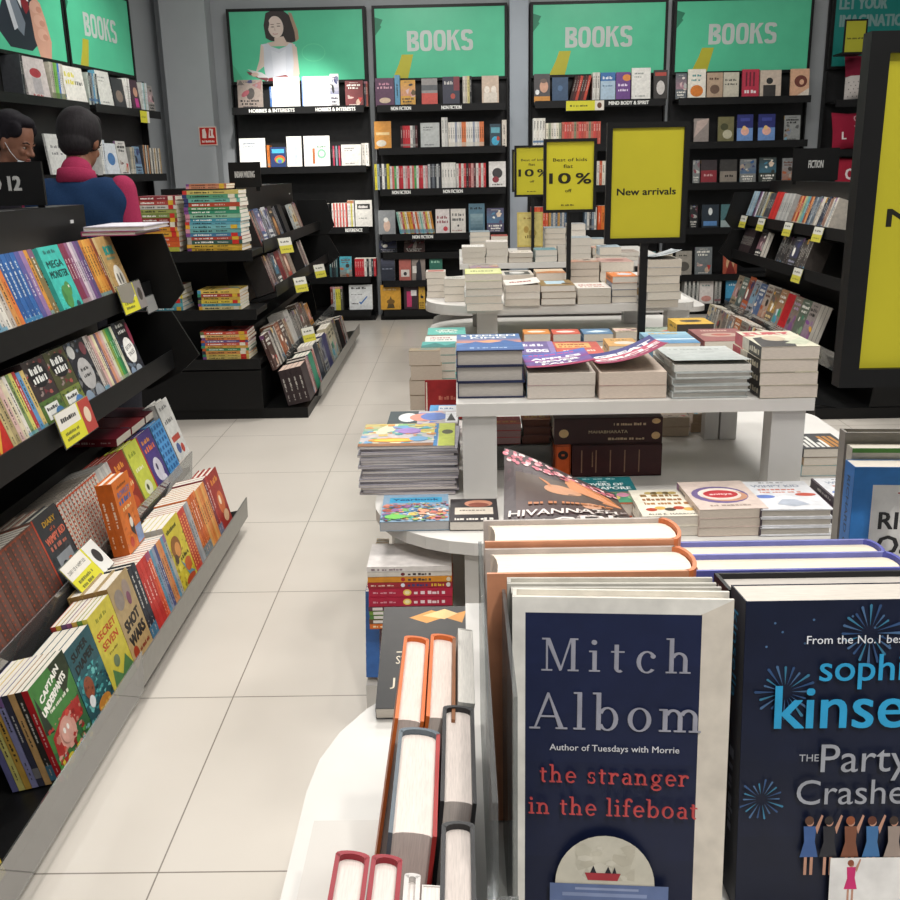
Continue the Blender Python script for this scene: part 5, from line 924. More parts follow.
fury = [('rect', 0, 0, 1, 1, 'c9c6b0'), ('text', 'FURY', .5, .84, 'b84a50', {'w': .8, 'h': .17, 'bold': .08}), ('poly', [(0, .0), (.1, .55), (.35, .62), (.5, .4), (.7, .3), (.6, .0)], '2f2a28'), ('oval', .45, .5, .2, .16, 'b8a890'), ('poly', [(.5, .2), (.95, .55), (1, .3), (.8, .1)], 'b8bca4'), ('rect', .0, .66, .2, .06, 'b84a50')]
stk(457, 525, 398, UZ, [pap('2a2f4a', king, .0365, ar=1.45, hard=True, pages='b5afa8', name='blue') for _ in range(3)], 'blue hardback stack, riser table corner', GT, jit=.0015)
stk(527, 596, 398.5, UZ, [pap('c6bcb2', apl, .03, 1, pages='cbc2b8', name='violet'), pap('c6bcb2', apl, .028, 1, pages='cbc2b8', curl=(.016, .012), name='violet')], 'white-lettered pair beside the blue hardbacks', GT, jit=.001)
stk(598, 667, 398.5, UZ, [pap('c8b6a8', grt, .03, 2, pages='cfc0b2', name='pink'), pap('c8b6a8', grt, .03, 2, pages='cfc0b2', curl=(.045, .02), name='pink and navy')], 'pair with the lifted striped cover', GT, jit=.001)
stk(671, 750, 398.5, UZ, [pap('b9bdbb', slv, .0145, 3, ar=1.35, hard=True, pages='c9c5be')]*4+[pap('b4b9b6', slv, .016, 3, ar=1.35, pages='d8d4cd', curl=(.0, .01), name='silver')], 'silver grey stack on the riser table', GT, jit=.006)
stk(758, 818, 398, UZ, [pap('c4bca8', fury, .0285, 4, ar=1.65, pages='cfc4b8', spine='c8c2b2', sart=[('rect', .0, 0, .3, 1, 'b8525a'), ('rect', .55, 0, .45, 1, '2f2b29'), ('dashes', .58, .25, .35, .5, 'c9c0a8', 3, 2)])]*4, 'red-lettered right-corner stack', GT, jit=.003)
mk = lambda bg, art=None, seed=0, hard=False, ar=1.45, pages='cdc5b9', last=None, spine=None: (lambda W, t, i, n: PB(W, W*ar, t, bg if not isinstance(bg, list) else bg[i % len(bg)], (last if (i == n-1 and last is not None) else art if art is not None else None), seed+(i if isinstance(bg, list) else 0), spine, None, hard, pages))
def t2(pl, pr, pt, y, base, mkr, T_, ph, g=GT, **k): return stt(pl, pr, pt, y, base, mkr, T_, ph, g, **k)
yy = lambda pt, z: at(600, pt, z=z).y
t2(498, 557, 354, yy(354, .765), UZ, mk('6a5a90', [('rect', .9, 0, .1, 1, '8a7ab0'), ('dashes', .45, .6, .4, .2, 'dcd8e8', 3, 1), ('text', 'DOG', .68, .25, 'e8e6f0', {'w': .36, 'h': .22, 'bold': .05}), ('dashes', .05, .1, .3, .1, 'c8c0d8', 3, 3)], ar=1.25), .022, 'purple stack behind the blue hardbacks')
t2(559, 607, 354, yy(354, .765), UZ, mk('c25a50', [('rect', .05, .5, .75, .4, 'd8b070'), ('dashes', .1, .72, .65, .12, 'a83a2a', 4, 1), ('dashes', .1, .55, .65, .1, 'c24a34', 4, 2), ('dashes', .15, .2, .7, .16, 'e0c8b8', 4, 3)], ar=1.5), .022, 'red and tan second-row stack')
t2(609, 640, 346, yy(346, .77), UZ, mk('d0a060', [('oval', .6, .4, .35, .2, 'dcd4c4'), ('dashes', .2, .7, .6, .14, '8a6a3a', 3, 1)], ar=1.5), .025, 'tan stack beside the sign pole')
t2(652, 702, 343, yy(343, .78), UZ, mk('5a8fb0', [('grad', '3f7aa8', '9ac0d0', 6), ('dashes', .15, .8, .7, .12, 'c9b070', 4, 1), ('rect', 0, .3, 1, .08, 'd8e4e8')], ar=1.4), .02, 'sea blue stack behind the silver stack')
t2(704, 756, 341, 2.50, UZ, mk('8a4a48', [('oval', .5, .5, .4, .16, 'b89a8a'), ('dashes', .2, .8, .6, .1, 'c9b0a0', 4, 1), ('oval', .5, .5, .2, .08, 'a84a3a')], ar=1.5), .026, 'wine red stack behind the silver stack')

# ---- on the low platform under and in front of that table
GP = 'books on the low platform of the nearest riser table'
sng = [('rect', 0, .4, 1, .6, '1f6a70'), ('dashes', .2, .9, .6, .05, '8fb8b8', 3, 1), ('text', 'THE', .5, .8, 'dfe8e6', {'w': .16, 'h': .05, 'bold': .02}), ('text', 'LOVERS OF', .5, .7, 'dfe8e6', {'w': .66, 'h': .1, 'bold': .03}), ('text', 'SINGAPORE', .5, .55, 'dfe8e6', {'w': .84, 'h': .11, 'bold': .03}), ('rect', 0, 0, 1, .38, '4a8a6a')]+[('oval', .1+.16*k, .28-.1*(k % 2), .1, .08, ['c9b86a', 'c98aa0', '8ab88a'][k % 3]) for k in range(6)]
stk(577, 643, 518, LZ, [pap('c25a34', sng, .034, 1, ar=1.3, hard=True, pages='c9bfb4', name='teal')], 'between the curled cover and the riser table leg', GP)
ttd = [('rect', 0, 0, 1, 1, 'dcd6c6')]+[('dashes', .14, .72-.15*k, .72, .1, ['8a6a3a', '8a5a2a', '9a6a34'][k], 3+k, k) for k in range(3)]+[('oval', .2+.15*k, .24+.05*(k % 2), .09, .06, ['a8402a', 'c9a050', '4a4034'][k % 3]) for k in range(5)]+[('oval', .3+.1*k, .86, .07, .05, ['b8a060', '6a5a34'][k % 2]) for k in range(5)]+[('text', 'ALIX E. HARROW', .5, .07, '4a4a48', {'w': .8, 'h': .06})]
stk(641, 706, 536, LZ, [pap('d6d0c2', ttd, .021, 3, ar=1.3, pages='cfc6ba')]*2, 'pair with ornate brown lettering', GP)
ani = [('rect', .0, .0, 1, 1, 'cdbcb2'), ('oval', .48, .5, .42, .3, '6a5a86'), ('oval', .5, .52, .34, .22, 'd8cbc2'), ('oval', .54, .46, .34, .2, 'b88a70'), ('oval', .5, .5, .3, .19, 'd4c6bc'), ('oval', .5, .52, .26, .14, 'b03238'), ('text', 'anitya', .5, .52, 'ecdedc', {'w': .34, 'h': .06, 'bold': .02}), ('dashes', .2, .1, .6, .05, '9a8a80', 5, 1)]
stk(697, 768, 536, LZ, [pap('cbbab0', ani, .019, 4, ar=1.28, pages='c9bdb0')]*3, 'stack with a red oval cover', GP, rot=2)
wky = [('rect', 0, 0, 1, 1, 'd2d3d6'), ('dashes', .3, .93, .4, .03, '6a6a6a', 3, 1), ('text', 'WIMPY KID', .5, .82, '8a93a3', {'w': .7, 'h': .09, 'bold': .03}), ('dashes', .2, .66, .6, .06, 'b86a5a', 4, 1), ('dashes', .2, .57, .6, .05, 'c08070', 5, 2), ('oval', .22, .44, .14, .06, '5f78b8'), ('oval', .82, .5, .15, .055, 'b8503f'), ('oval', .5, .36, .12, .1, 'e4e6ea'), ('poly', [(.3, .18), (.42, .34), (.6, .34), (.75, .16), (.5, .1)], 'a9b0bc'), ('rect', 0, 0, .03, 1, '4a3a44')]
for a, b, pb, ph in ((758, 832, 536, 'nearer stack of pale doodled hardbacks'), (836, 905, 530, 'half-hidden stack of pale doodled hardbacks')):
    stk(a, b, pb, LZ, [pap('cfd0d4', wky, .0185, 5, ar=1.25, hard=True, spine='4a3f48', pages='c6bfb5')]*3, ph, GP)
stk(801, 850, 476, LZ, [pap('9ac0c4', [('poly', [(0, 0), (.5, .6), (1, .3), (1, 0)], '5a9aa8')], .026, 6, ar=1.0), pap('cdb79a', None, .02, 7, ar=1.0, spine='b89a7a'), pap('3c3c3e', [('rect', .1+.11*k, .1, .07, .3+.2*(k % 3), 'e6e4de') for k in range(5)]+[('poly', [(.62+.12*k, .1), (.70+.12*k, .1), (.66+.12*k, .8), (.58+.12*k, .8)], 'b8803f') for k in range(3)], .022, 8, ar=1.2)], 'trio under a white-barred black cover', GP, jit=.002)
mb_txt = [('dashes', .35, .66, .4, .1, 'c9b08a', 5, 1), ('dashes', .3, .4, .45, .1, 'c9b08a', 6, 2)]
a, b = at(572, 477, z=LZ), at(662, 477, z=LZ)
bx = Book(.2, (b-a).length, .082, '38191a', None, [('rect', .1, .1, .8, .8, '41201f')], [('rect', .1+.16*k, .12, .012, .7, '8a6a54') for k in range(5)]+[('dashes', .22, .3, .012, .5, '9a7a60', 2, 1)], True, kind='boxed_book_set', name='dark maroon')
pile((a.x+b.x)/2, a.y, LZ+.0005, [bx], 'under the riser table next to the orange volume', GP, spine_front=True, jit=.0)
a2, b2 = at(555, 477, z=LZ), at(571, 477, z=LZ)
ov = Book(.19, .082, (b2-a2).length*.95, 'c8541e', None, [], [('oval', .35, .5, .14, .34, '1d1614'), ('rect', .32, .4, .06, .2, 'c8541e'), ('rect', .05, .1, .02, .8, '7a2f14')], True, name='orange')
ov.put(T((a2.x+b2.x)/2, a2.y+.1, LZ+.001) @ RZ(90), 'short orange volume marked three upright against the maroon boxed set', GP, 'book')
bx2 = Book(.2, at(662, 441, y=a.y).x-at(554, 441, y=a.y).x, .066, '341617', None, [('rect', .1, .1, .8, .8, '41201f')], [('oval', .09, .42, .045, .16, 'c9a878'), ('dashes', .55, .7, .3, .1, 'b8a080', 6, 1), ('text', 'MAHABHARATA', .5, .47, 'c2ae8c', {'w': .36, 'h': .12}), ('dashes', .5, .15, .34, .09, 'b8a080', 6, 2), ('oval', .94, .85, .04, .1, 'c9a878'), ('oval', .94, .3, .04, .14, 'c9a878')], True, kind='boxed_book_set', name='dark maroon')
pile((at(554,441,y=a.y).x+at(662,441,y=a.y).x)/2, a.y, LZ+.0835, [bx2], 'under the riser table on top of the other boxed set', GP, spine_front=True, jit=.0)
# clear riser with two little stacks
ra, rb = at(495, 470, z=LZ), at(553, 470, z=LZ)
e = empty('acrylic_riser', uniq('clear box riser behind the curled floral cover, under the riser table'), 'display stand', T((ra.x+rb.x)/2, ra.y+.07, LZ))
m = MB(); w = (rb-ra).length/2; m.box(-w, w, -.068, .075, .06, .064, 'd8dcdc', 'acrylic'); m.build('top_plate', e)
m = MB(); m.box(-w, w, -.070, -.0685, 0, .0635, 'd2d4d2', 'acrylic'); m.build('front_plate', e)
m = MB(); m.box(-w+.004, w-.004, -.05, .07, 0, .058, '9a9288', 'laminate'); m.build('inner_block', e)
stt(494, 522, 424, ra.y+.01, LZ+.0645, mk('c4505a', [('rect', 0, .0, 1, .5, 'd0603f'), ('dashes', .1, .2, .8, .2, 'e0a04a', 3, 1), ('dashes', .1, .7, .7, .12, 'c9806a', 3, 2)], ar=1.1, pages='a88a8a'), .02, 'coral stack on the clear riser', GP)
stt(523, 552, 420, ra.y+.01, LZ+.0645, mk('5a2f24', [('rect', .1, .2, .8, .5, 'c98a3a'), ('dashes', .1, .3, .8, .2, '8a3a1a', 3, 1)], ar=1.1, hard=True, pages='6a4a40', last=[('rect', 0, 0, 1, 1, 'b8702f'), ('dashes', .1, .3, .8, .3, 'd8b04a', 3, 1)]), .022, 'brown stack on the clear riser', GP)
t2(662, 690, 418, 2.62, LZ, mk(['b09a84', 'a8927c', '9a5aa0'], None, 3, ar=1.1, pages='b8a894'), .026, 'purple-topped stack under the riser table', GP)
t2(692, 728, 414, 2.66, LZ, mk(['b8a088', 'b09880', '8fae6a'], None, 6, ar=1.0, pages='b39c84'), .03, 'green-topped stack under the riser table', GP)
# magazines and annuals at the rounded end
rbow = [('grad', '4a9aa0', 'c9b060', 4, 0, .55, 1, .45), ('poly', [(.05, .55), (.25, .95), (.4, .95), (.3, .55)], 'd8d6b0'), ('oval', .5, .66, .16, .14, '9a7ab8'), ('oval', .74, .66, .12, .12, 'd0c05a'), ('rect', .83, 0, .17, 1, 'b5bf4a'), ('oval', .92, .6, .06, .1, '4a4a2a'), ('rect', .78, 0, .04, 1, '3a7ab0'), ('busy', 0, .1, .8, .9, ['4a9aa0', 'c9b060', '9a7ab8', 'd8d6b0', '6a9ac0', 'd08a4a', '7fb07a'], 70, 21, .07), ('oval', .5, .66, .13, .12, '9a7ab8'), ('oval', .35, .25, .26, .09, 'd88a2a'), ('oval', .35, .25, .2, .05, 'e8c040'), ('rect', 0, 0, .78, .12, '8a5a34'), ('oval', .62, .3, .1, .1, '6a9ac0')]
mg = lambda i, n: (lambda W: PB(W, W*.92, .0061, ['a9a4ac', '9a96a0', 'b8b0b0', 'aeaab2', '9f9ba4'][i % 5], rbow if i == n-1 else [], i, pages=['c4bdbb', 'b5afb0', 'cfc8c2'][i % 3], kind='magazine', sart=[], name='cartoon covered' if i == n-1 else None))
stk(361, 458, 495, LZ, [mg(i, 18) for i in range(18)], 'tall stack at the platform\'s rounded end', 'magazines stacked at the rounded platform end', jit=.006)
ybk = [('rect', 0, 0, 1, 1, '7f9ab0'), ('rect', .1, .68, .8, .2, '3f9ac2'), ('text', 'Yearbook', .5, .8, '1d3a6a', {'w': .7, 'h': .08, 'bold': .03}), ('text', '2023', .5, .62, 'b8523a', {'w': .3, 'h': .07, 'bold': .03})]+[('oval', .1+.13*(k % 7), .12+.14*(k // 7), .09, .06, ['6fae5a', 'd0806a', 'c9b45a', '8a5a8a', 'd8d0c8', '5a8ab8', 'a04a3a', '4a9a8a'][(k*5) % 8]) for k in range(24)]+[('busy', 0, 0, 1, .66, ['8a3a34', 'd8d0c8', '4a6a8a', 'c9a05a', '6fae5a', 'a8607a', '3a5a7a', 'd0806a', '7a5a8a'], 150, 22, .05), ('oval', .22, .14, .16, .08, '6ab84a'), ('busy', .55, .2, .35, .22, ['d88a70', 'e0a080', 'c87060'], 12, 23, .08)]
stk(379, 449, 531, LZ, [pap('6a8aa0', ybk, .021, 3, ar=1.2, pages='a9a8a8', kind='picture_book', name='bright')], 'crowded with tiny figures, in front of the magazines', GP)
stk(450, 500, 531, LZ, [pap('2f2a2c', [('oval', .6, .78, .3, .16, 'c98a70'), ('oval', .6, .72, .22, .1, '8a4a3a'), ('rect', .1, .3, .8, .3, 'c9bfb0'), ('dashes', .2, .45, .6, .06, '6a6258', 4, 1), ('dashes', .1, .06, .8, .1, 'd8d2c8', 5, 2)], .02, 3, ar=1.4, pages='cfc8be', name='black')], 'beside the crowded bright book', GP)
t2(386, 458, 424, 2.40, LZ, lambda W, t, i, n: PB(W, W*.75, t, ['9a8f96', 'b8b0b0'][i % 2], [('busy', 0, 0, 1, 1, ['d08a7a', '5f78b8', 'c0b0b8', '8a7a9a'], 40, 24, .1), ('rect', 0, 0, .42, 1, '3a4448'), ('oval', .28, .5, .14, .34, 'dadada'), ('oval', .5, .5, .2, .3, 'd08a7a'), ('oval', .66, .55, .2, .3, '5f78b8'), ('rect', .82, .1, .18, .8, 'dcdcde'), ('poly', [(.84, .2), (.9, .8), (.97, .2)], '2a2a2c')] if i == n-1 else [], i, kind='magazine', sart=[], name='dark and pink' if i == n-1 else None), .009, 'cartoon stack behind the taller magazines', 'magazines behind the rounded platform end')
stt(428, 458, 412, 2.63, LZ, mk('4f94c4', [('rect', .3, .1, .7, .8, 'd6dade'), ('dashes', .35, .4, .5, .2, '5a7aa0', 3, 1)], ar=1.0), .02, 'blue and white stack behind the cartoons', GP)
Book(.14, .12, .02, '8a1f20', None, [('dashes', .3, .5, .4, .1, 'b86a5a', 3, 1), ('rect', .02, .05, .03, .9, 'd0c0b0')], [], True, name='red').put(T(at(448, 400, y=2.86).x, 2.865, LZ+.001) @ RX(-8), 'plain dark red hardback upright against the second platform', GP)
# bright spines on the shelf below the platform top
GS = 'children\'s paperbacks laid flat below the platform top'
yb_ = 1.862; za, zb = .285, LZ-.03
xs0, xs1 = at(368, 590, y=yb_).x, at(452, 590, y=yb_).x
mkr = lambda c, t, sa: Book(.13, xs1-xs0, t, c, None, [], sa, kind='picture_book')
tx_ = lambda c: [('dashes', .04, .3, .3, .35, c, 3, 1), ('dashes', .52, .25, .4, .5, c, 4, 2)]
sun = lambda c: [('dashes', .05, .38, .3, .2, mixc(c, 'ffffff', .5), 3, 1), ('oval', .46, .5, .05, .35, 'e8c860'), ('oval', .46, .5, .03, .2, 'f0e0b0'), ('dashes', .54, .3, .38, .4, 'e8d0d4', 3, 2)]
pile((xs0+xs1)/2, yb_, za+.0005, [mkr('cf6c2c', .012, tx_('f0d8b0'))]+[mkr(['6a4a34', '4f7a3a', '6a8a3a', '5a3a44'][k], .0095, [('rect', .05, .15, .12, .7, 'd8d2cc'), ('rect', .2, .12, .68, .76, 'd2ccc6'), ('dashes', .23, .3, .6, .35, '5a5050', 6, k), ('oval', .95, .5, .025, .3, ['d0a04a', '9ac04a', '7ab04a', 'd86a4a'][k])]) for k in range(4)]+[mkr('a8203c', .0205, sun('a8203c')), mkr('ae223e', .0205, sun('ae223e')), mkr('9a2a34', .0125, [('dashes', .04, .35, .3, .25, 'e0c0b0', 3, 1), ('oval', .42, .5, .025, .34, 'd8dce8'), ('dashes', .48, .25, .24, .5, '3a3a6a', 3, 2), ('dashes', .76, .25, .15, .5, 'e8c040', 3, 3), ('oval', .96, .5, .025, .4, 'd8d4d0')]), mkr('d08a2c', .0125, [('oval', .42, .5, .025, .34, 'a8302c'), ('dashes', .48, .25, .28, .5, '4a3a3a', 3, 2), ('oval', .96, .5, .025, .4, 'd8c8b0')]), mkr('cfc8be', .0105, [('oval', .42, .5, .025, .34, '6a2a34'), ('dashes', .48, .25, .28, .5, '3a2a2c', 3, 2)]), mkr('d6d0cc', .0115, [('dashes', .05, .25, .4, .4, '8a7a80', 4, 2)])], 'bright spine stack under the platform', GS, spine_front=True, jit=.0015)
# slanting picture books on narrow racks at the platforms' rounded ends
def side_rack(x, y0, y1, z, label):
    e = empty('side_rack', uniq(label), 'display stand', T(x, (y0+y1)/2, 0)); m = MB(); d = (y1-y0)/2
    m.box(-.03, .035, -d, d, 0, z-.012, 'c4c1bc', 'laminate'); m.build('rack_body', e)
side_rack(-.196, 1.92, 2.26, .13, 'narrow white rack at the nearest platform\'s rounded end')
row(T(-.226, 2.25, .131) @ RZ(-90), [S(24, .0128, .21, .030, ['6a3f9a', '3a6ab0', 'd8b03a', 'cfc9b8', 'd8a03a', '4a6a8a', 'c26a2c', '3a3a4a'], 2, 'picture_book', sart=[('rect', .06+.09*j, .1, .05, .8, ['d8c04a', 'e4e0d4', '2a2a4a', 'c2502c'][j % 4]) for j in range(10)])], 'near platform\'s rack', 'picture books leaning in the side rack', 'far end', tilt=2)
side_rack(-.2, 2.86, 2.96, .20, 'tiny white rack beside the second platform\'s rounded corner')
row(T(-.226, 2.955, .20) @ RZ(-90), [S(4, .02, .19, .05, ['d8752c', 'c9602a', 'a83a2c'], 0, sart=[('rect', .45, .1, .4, .8, 'dcd6cc'), ('dashes', .5, .3, .3, .4, '2a2a2a', 3, 1)])], 'second platform\'s tiny rack', 'paperbacks in the tiny side rack', 'far end', tilt=8)

# ---- second riser table and its platform
GB = 'books stacked on the second riser table'
GB2 = 'books on the low platform of the second riser table'
tl = [('rect', .0, 0, 1, 1, '5fb0a4'), ('oval', .5, .55, .3, .18, 'c9d8cc'), ('dashes', .25, .5, .5, .12, '4a7a74', 3, 1), ('dashes', .3, .25, .5, .1, 'd8e4de', 4, 2)]
t2(427, 466, 334.5, 3.50, LZ, mk('5aaca0', tl, ar=1.15), .03, 'turquoise stack on the second platform', GB2)
t2(424, 457, 342, 3.29, LZ, mk('d0d0ca', [('dashes', .15, .6, .7, .2, 'a04a4a', 4, 1), ('dashes', .15, .3, .7, .15, '5a5a5a', 5, 2)], ar=1.1), .028, 'white stack on the second platform', GB2)
t2(421, 456, 347.5, 3.09, LZ, mk('4f9a94', [('poly', [(0, .3), (.4, .8), (.7, .3), (1, .7), (1, 0), (0, 0)], '2f6f6c')], ar=1.0), .028, 'dark turquoise stack on the second platform', GB2)
stt(409, 441, 351, 2.99, LZ, mk('8a7a64', [('oval', .6, .6, .3, .2, '5f7a74')], ar=.55, pages='c4b8a8', spine='c9bfb0'), .05, 'thick tan stack by the rounded corner', GB2)
t2(524, 551, 334, 3.40, LZ, mk('c27a34', [('oval', .5, .5, .35, .18, 'e0d8c8')], ar=1.1), .03, 'orange stack before the second riser table', GB2)
t2(553, 581, 334, 3.40, LZ, mk('b8503c', [('oval', .5, .5, .35, .18, 'dcd0c8')], ar=1.1), .03, 'brick stack before the second riser table', GB2)
t2(583, 613, 334, 3.40, LZ, mk('4a6f90', [('poly', [(.1, .4), (.5, .7), (.95, .5), (.5, .3)], 'c9dbe4')], ar=1.1), .03, 'blue stack before the second riser table', GB2)
t2(676, 714, 324, 3.3, LZ, mk('c9a03a', [('oval', .5, .5, .3, .2, '4a3a24'), ('poly', [(.3, .4), (.7, .7), (.75, .6), (.35, .3)], '3a2f20')], ar=1.1, pages='4a4440'), .03, 'gold stack past the silver stack', GB2)
for k, (a_, b_, c_) in enumerate(((616, 640, 'b8a890'), (643, 672, '9aa89a'))):
    t2(a_, b_, 332, 3.40, LZ, mk(c_, None, k+3, ar=1.1), .03, ['tan', 'sage'][k]+' stack before the second riser table', GB2)
PGS = ['c9c2b6', 'cfc8bd', 'c4bcb0', 'd2ccc2']
def cream(cols, T_, seed, top, pages=None, ar=1.45, curl=None, hard=False):
    return [pap(cols, [], T_, seed+i, ar=ar, pages=pages or PGS[(seed+i) % 4], hard=hard) for i in range(top[0]-1)]+[pap(top[1], top[2], T_, seed, ar=ar, pages=pages or PGS[seed % 4], curl=curl, hard=hard)]
stk(466, 503, 311, UZ, cream('b8bab4', .027, 1, (5, 'c6c884', [('rect', .05, .1, .9, .8, 'ccce96'), ('dashes', .15, .4, .7, .25, '7a7a4a', 4, 1)])), 'tall yellow-topped stack', GB, jit=.004)
stk(505, 540, 306, UZ, cream('c9c4ba', .026, 2, (3, 'dcd8d2', [('dashes', .15, .4, .7, .25, '9a4a44', 4, 1)]), curl=(.01, .0)), 'white stack with red script', GB)
stk(541, 576, 305, UZ, cream('8a7a6a', .0245, 3, (3, '8a7048', [('rect', .2, .25, .6, .6, 'a9c0cc'), ('oval', .8, .3, .15, .15, '5a4630')])), 'brown and sky topped stack', GB)
stk(577, 611, 304, UZ, cream('c0b4a6', .03, 4, (2, 'd9d4cc', [('dashes', .1, .5, .8, .2, 'a8483f', 4, 1), ('dashes', .1, .2, .8, .15, 'a86a5a', 4, 2)])), 'low white stack on the second table', GB)
stk(611, 637, 303, UZ, cream('6a7080', .025, 5, (4, 'd0783a', [('oval', .6, .5, .3, .2, 'c9ccd4'), ('dashes', .1, .8, .7, .1, 'e0c8b0', 3, 1)]), ar=1.8), 'orange-topped stack on the second table', GB)
stk(645, 680, 308, UZ, cream('a8a4a0', .029, 6, (6, 'a9adb0', [('poly', [(0, .3), (.5, .5), (1, .2), (1, .6), (.4, .8), (0, .6)], '8f9496')]), curl=(.025, .01)), 'tall pale right-corner stack', GB, jit=.005)
t2(468, 502, 279, 4.13, UZ, mk(['a89880', 'b0a08a', '9a8a74'], None, 3, pages='b8ab98'), .03, 'second table\'s tan second-row stack', GB)
t2(503, 535, 275, 4.13, UZ, mk('c9c2b8', [('rect', .1, .1, .8, .7, '4a4a4c'), ('oval', .5, .5, .25, .2, 'd8d6d2')], pages='c0b6aa'), .032, 'charcoal-topped second-row stack', GB)
t2(536, 566, 273, 4.13, UZ, mk('c8b49c', [('poly', [(0, .2), (.5, .5), (1, .35), (1, 0), (0, 0)], 'b8764a')], pages='cbbfb2'), .032, 'peach-topped second-row stack', GB)
t2(571, 600, 262, 4.15, UZ, mk(['6a6058', 'b8aca0'], None, 5, pages='bfb3a6'), .034, 'thick stack by the sale sign pole', GB)
t2(601, 634, 262, 4.15, UZ, mk(['d0c8bc', 'c9c0b4'], None, 7, pages='cdc3b6', last=[('rect', 0, 0, 1, 1, 'b08a80'), ('oval', .5, .5, .3, .2, '8a5a54')]), .045, 'very thick pink-topped stack', GB)
t2(646, 672, 279, 4.2, UZ, mk(['a8a29a', '9a948c'], None, 9), .03, 'second table\'s grey second-row stack', GB)
t2(600, 622, 247, 4.55, UZ, mk(['c0b4a8', '9aa8b0'], None, 4), .035, 'second table\'s tall back-row stack', GB)
t2(470, 500, 268, 4.5, UZ, mk(['b8aea0', 'a89e90'], None, 14), .03, 'second table\'s low back-row stack', GB)
GB3 = 'books stacked at the left of the second riser table'
t2(426, 446, 272, 4.0, UZ, mk('b8b0a6', [('rect', .1, .2, .8, .6, 'a0524a')], ar=1.2), .03, 'wine-topped stack at the rounded end', GB3, rot=0)
t2(444, 465, 279, 3.86, UZ, mk('b5b0a8', [('dashes', .1, .3, .8, .3, '4a4a4a', 4, 1)], ar=1.2), .028, 'grey-lettered stack at the rounded end', GB3)

# ---- furthest riser table
GC = 'books stacked on the furthest riser table'
for k, (a, b, pt, c, top, t_) in enumerate(((462, 485, 247, 'c9c3b8', 'dedad4', .035), (486, 508, 242, 'c4bcb0', 'd6cfc8', .04), (509, 533, 253, '8a7464', 'd0c8c0', .03), (535, 557, 250, '7f9494', '5f8a94', .03), (558, 566, 246, 'b8b0a8', 'a8a29a', .04), (569, 592, 238, 'b5aea6', '9aa4a8', .04), (593, 612, 248, 'c0b8ac', 'c9a090', .03), (614, 640, 252, 'b0a89c', 'a89a90', .03))):
    t2(a, b, pt, 5.52, UZ, mk(c, None, k, pages=PGS[k % 4], last=[('rect', 0, 0, 1, 1, top), ('dashes', .1, .4, .8, .2, dim(top, .6), 4, k)]), t_, f'furthest table\'s {nth(k+1)} front stack from aisle', GC)
for k, (a, b, pt, c, top, t_) in enumerate(((470, 490, 232, '9aa2a6', '8a98a0', .03), (491, 508, 236, 'a8544a', '9a3f38', .03), (545, 566, 228, 'a9a8a4', '8f9aa0', .03), (568, 586, 224, 'b8b2a8', 'a8a8a8', .035), (588, 606, 239, 'b0a89e', '8fa0a8', .03))):
    t2(a, b, pt, 5.95, UZ, mk(c, None, k+20, pages=PGS[k % 4], last=[('rect', 0, 0, 1, 1, top), ('dashes', .1, .4, .8, .2, dim(top, .6), 4, k)]), t_, f'furthest table\'s {nth(k+1)} rear stack from aisle', GC)
bk = Book(.15, .20, .03, 'b9a558', None, [('rect', .06, .05, .88, .9, 'c2b26a'), ('dashes', .25, .8, .5, .05, '8a6a2a', 3, 1), ('oval', .35, .5, .1, .1, 'a88a40'), ('oval', .6, .4, .16, .1, 'a89248'), ('dashes', .3, .25, .4, .1, '7a6a30', 3, 2)], kind='hardback_book', name='gold')
bk.put(T(at(530, 240, y=5.80).x, 5.80, .785) @ RX(-8), 'gold patterned hardback standing face out between stacks on the furthest table', GC)
e = empty('book_easel', uniq('small block propping the gold hardback on the furthest table'), 'display stand', T(at(530, 240, y=5.80).x, 5.80, UZ)); m = MB(); m.box(-.07, .07, -.03, .08, .0, .0635, 'b8b2a8', 'laminate'); m.build('easel_block', e)

# ------------------------------------------------------------------ sign stands
def sign_stand(x, y, zb, z0, z1, w, label, fn, lean=0, pole_x=0, yaw=0, pr=.009, poly=None, base=.06, t=.012, gap=0):
    e = empty('sign_stand', uniq(label), 'sign', T(x, y, zb) @ RZ(yaw))
    m = MB(); m.loft([[(pole_x+base*math.cos(a), base*.8*math.sin(a), z) for a in [2*math.pi*k/20 for k in range(20)]] for z in (.0005, .006)], '121212', 'metal', False); m.build('base', e)
    m = MB(); m.box(pole_x-pr, pole_x+pr, -pr*.6, pr*.6, .0065, z0-zb+.01, '131313', 'metal'); m.build('pole', e)
    m = MB(); h = z1-z0; M_ = T(0, 0, z0-zb) @ RX(lean); m.M = M_
    m.box(-w/2, w/2, -.012, .004, 0, t, '131313', 'metal'); m.box(-w/2, w/2, -.012, .004, h-t, h, '131313', 'metal'); m.box(-w/2, -w/2+t, -.012, .004, t, h-t, '131313', 'metal'); m.box(w/2-t, w/2, -.012, .004, t, h-t, '131313', 'metal'); m.build('sign_frame', e)
    m = MB(); m.M = M_; m.box(-w/2+t, w/2-t, -.006, .002, t, h-t, 'bdb42e', 'poster'); s = Sheet(m, (-w/2+t, -.006, t), (w-2*t, 0, 0), (0, 0, h-2*t), (0, -1, 0), 'poster', .00008); fn(s); m.build('poster', e)
    return e
def ten(s):
    c = '26241c'
    s.text('Best of kids', .5, .74, c, w=.72, h=.05, bold=.015); s.text('fiat', .46, .645, c, w=.2, h=.055, bold=.015)
    s.text('10', .29, .47, c, w=.44, h=.155, bold=.045, res=4); s.text('%', .79, .465, c, w=.32, h=.16, bold=.03, res=4); s.text('off', .47, .285, c, w=.14, h=.05, bold=.01); s.dashes(.32, .06, .3, .018, c, 3, 1)
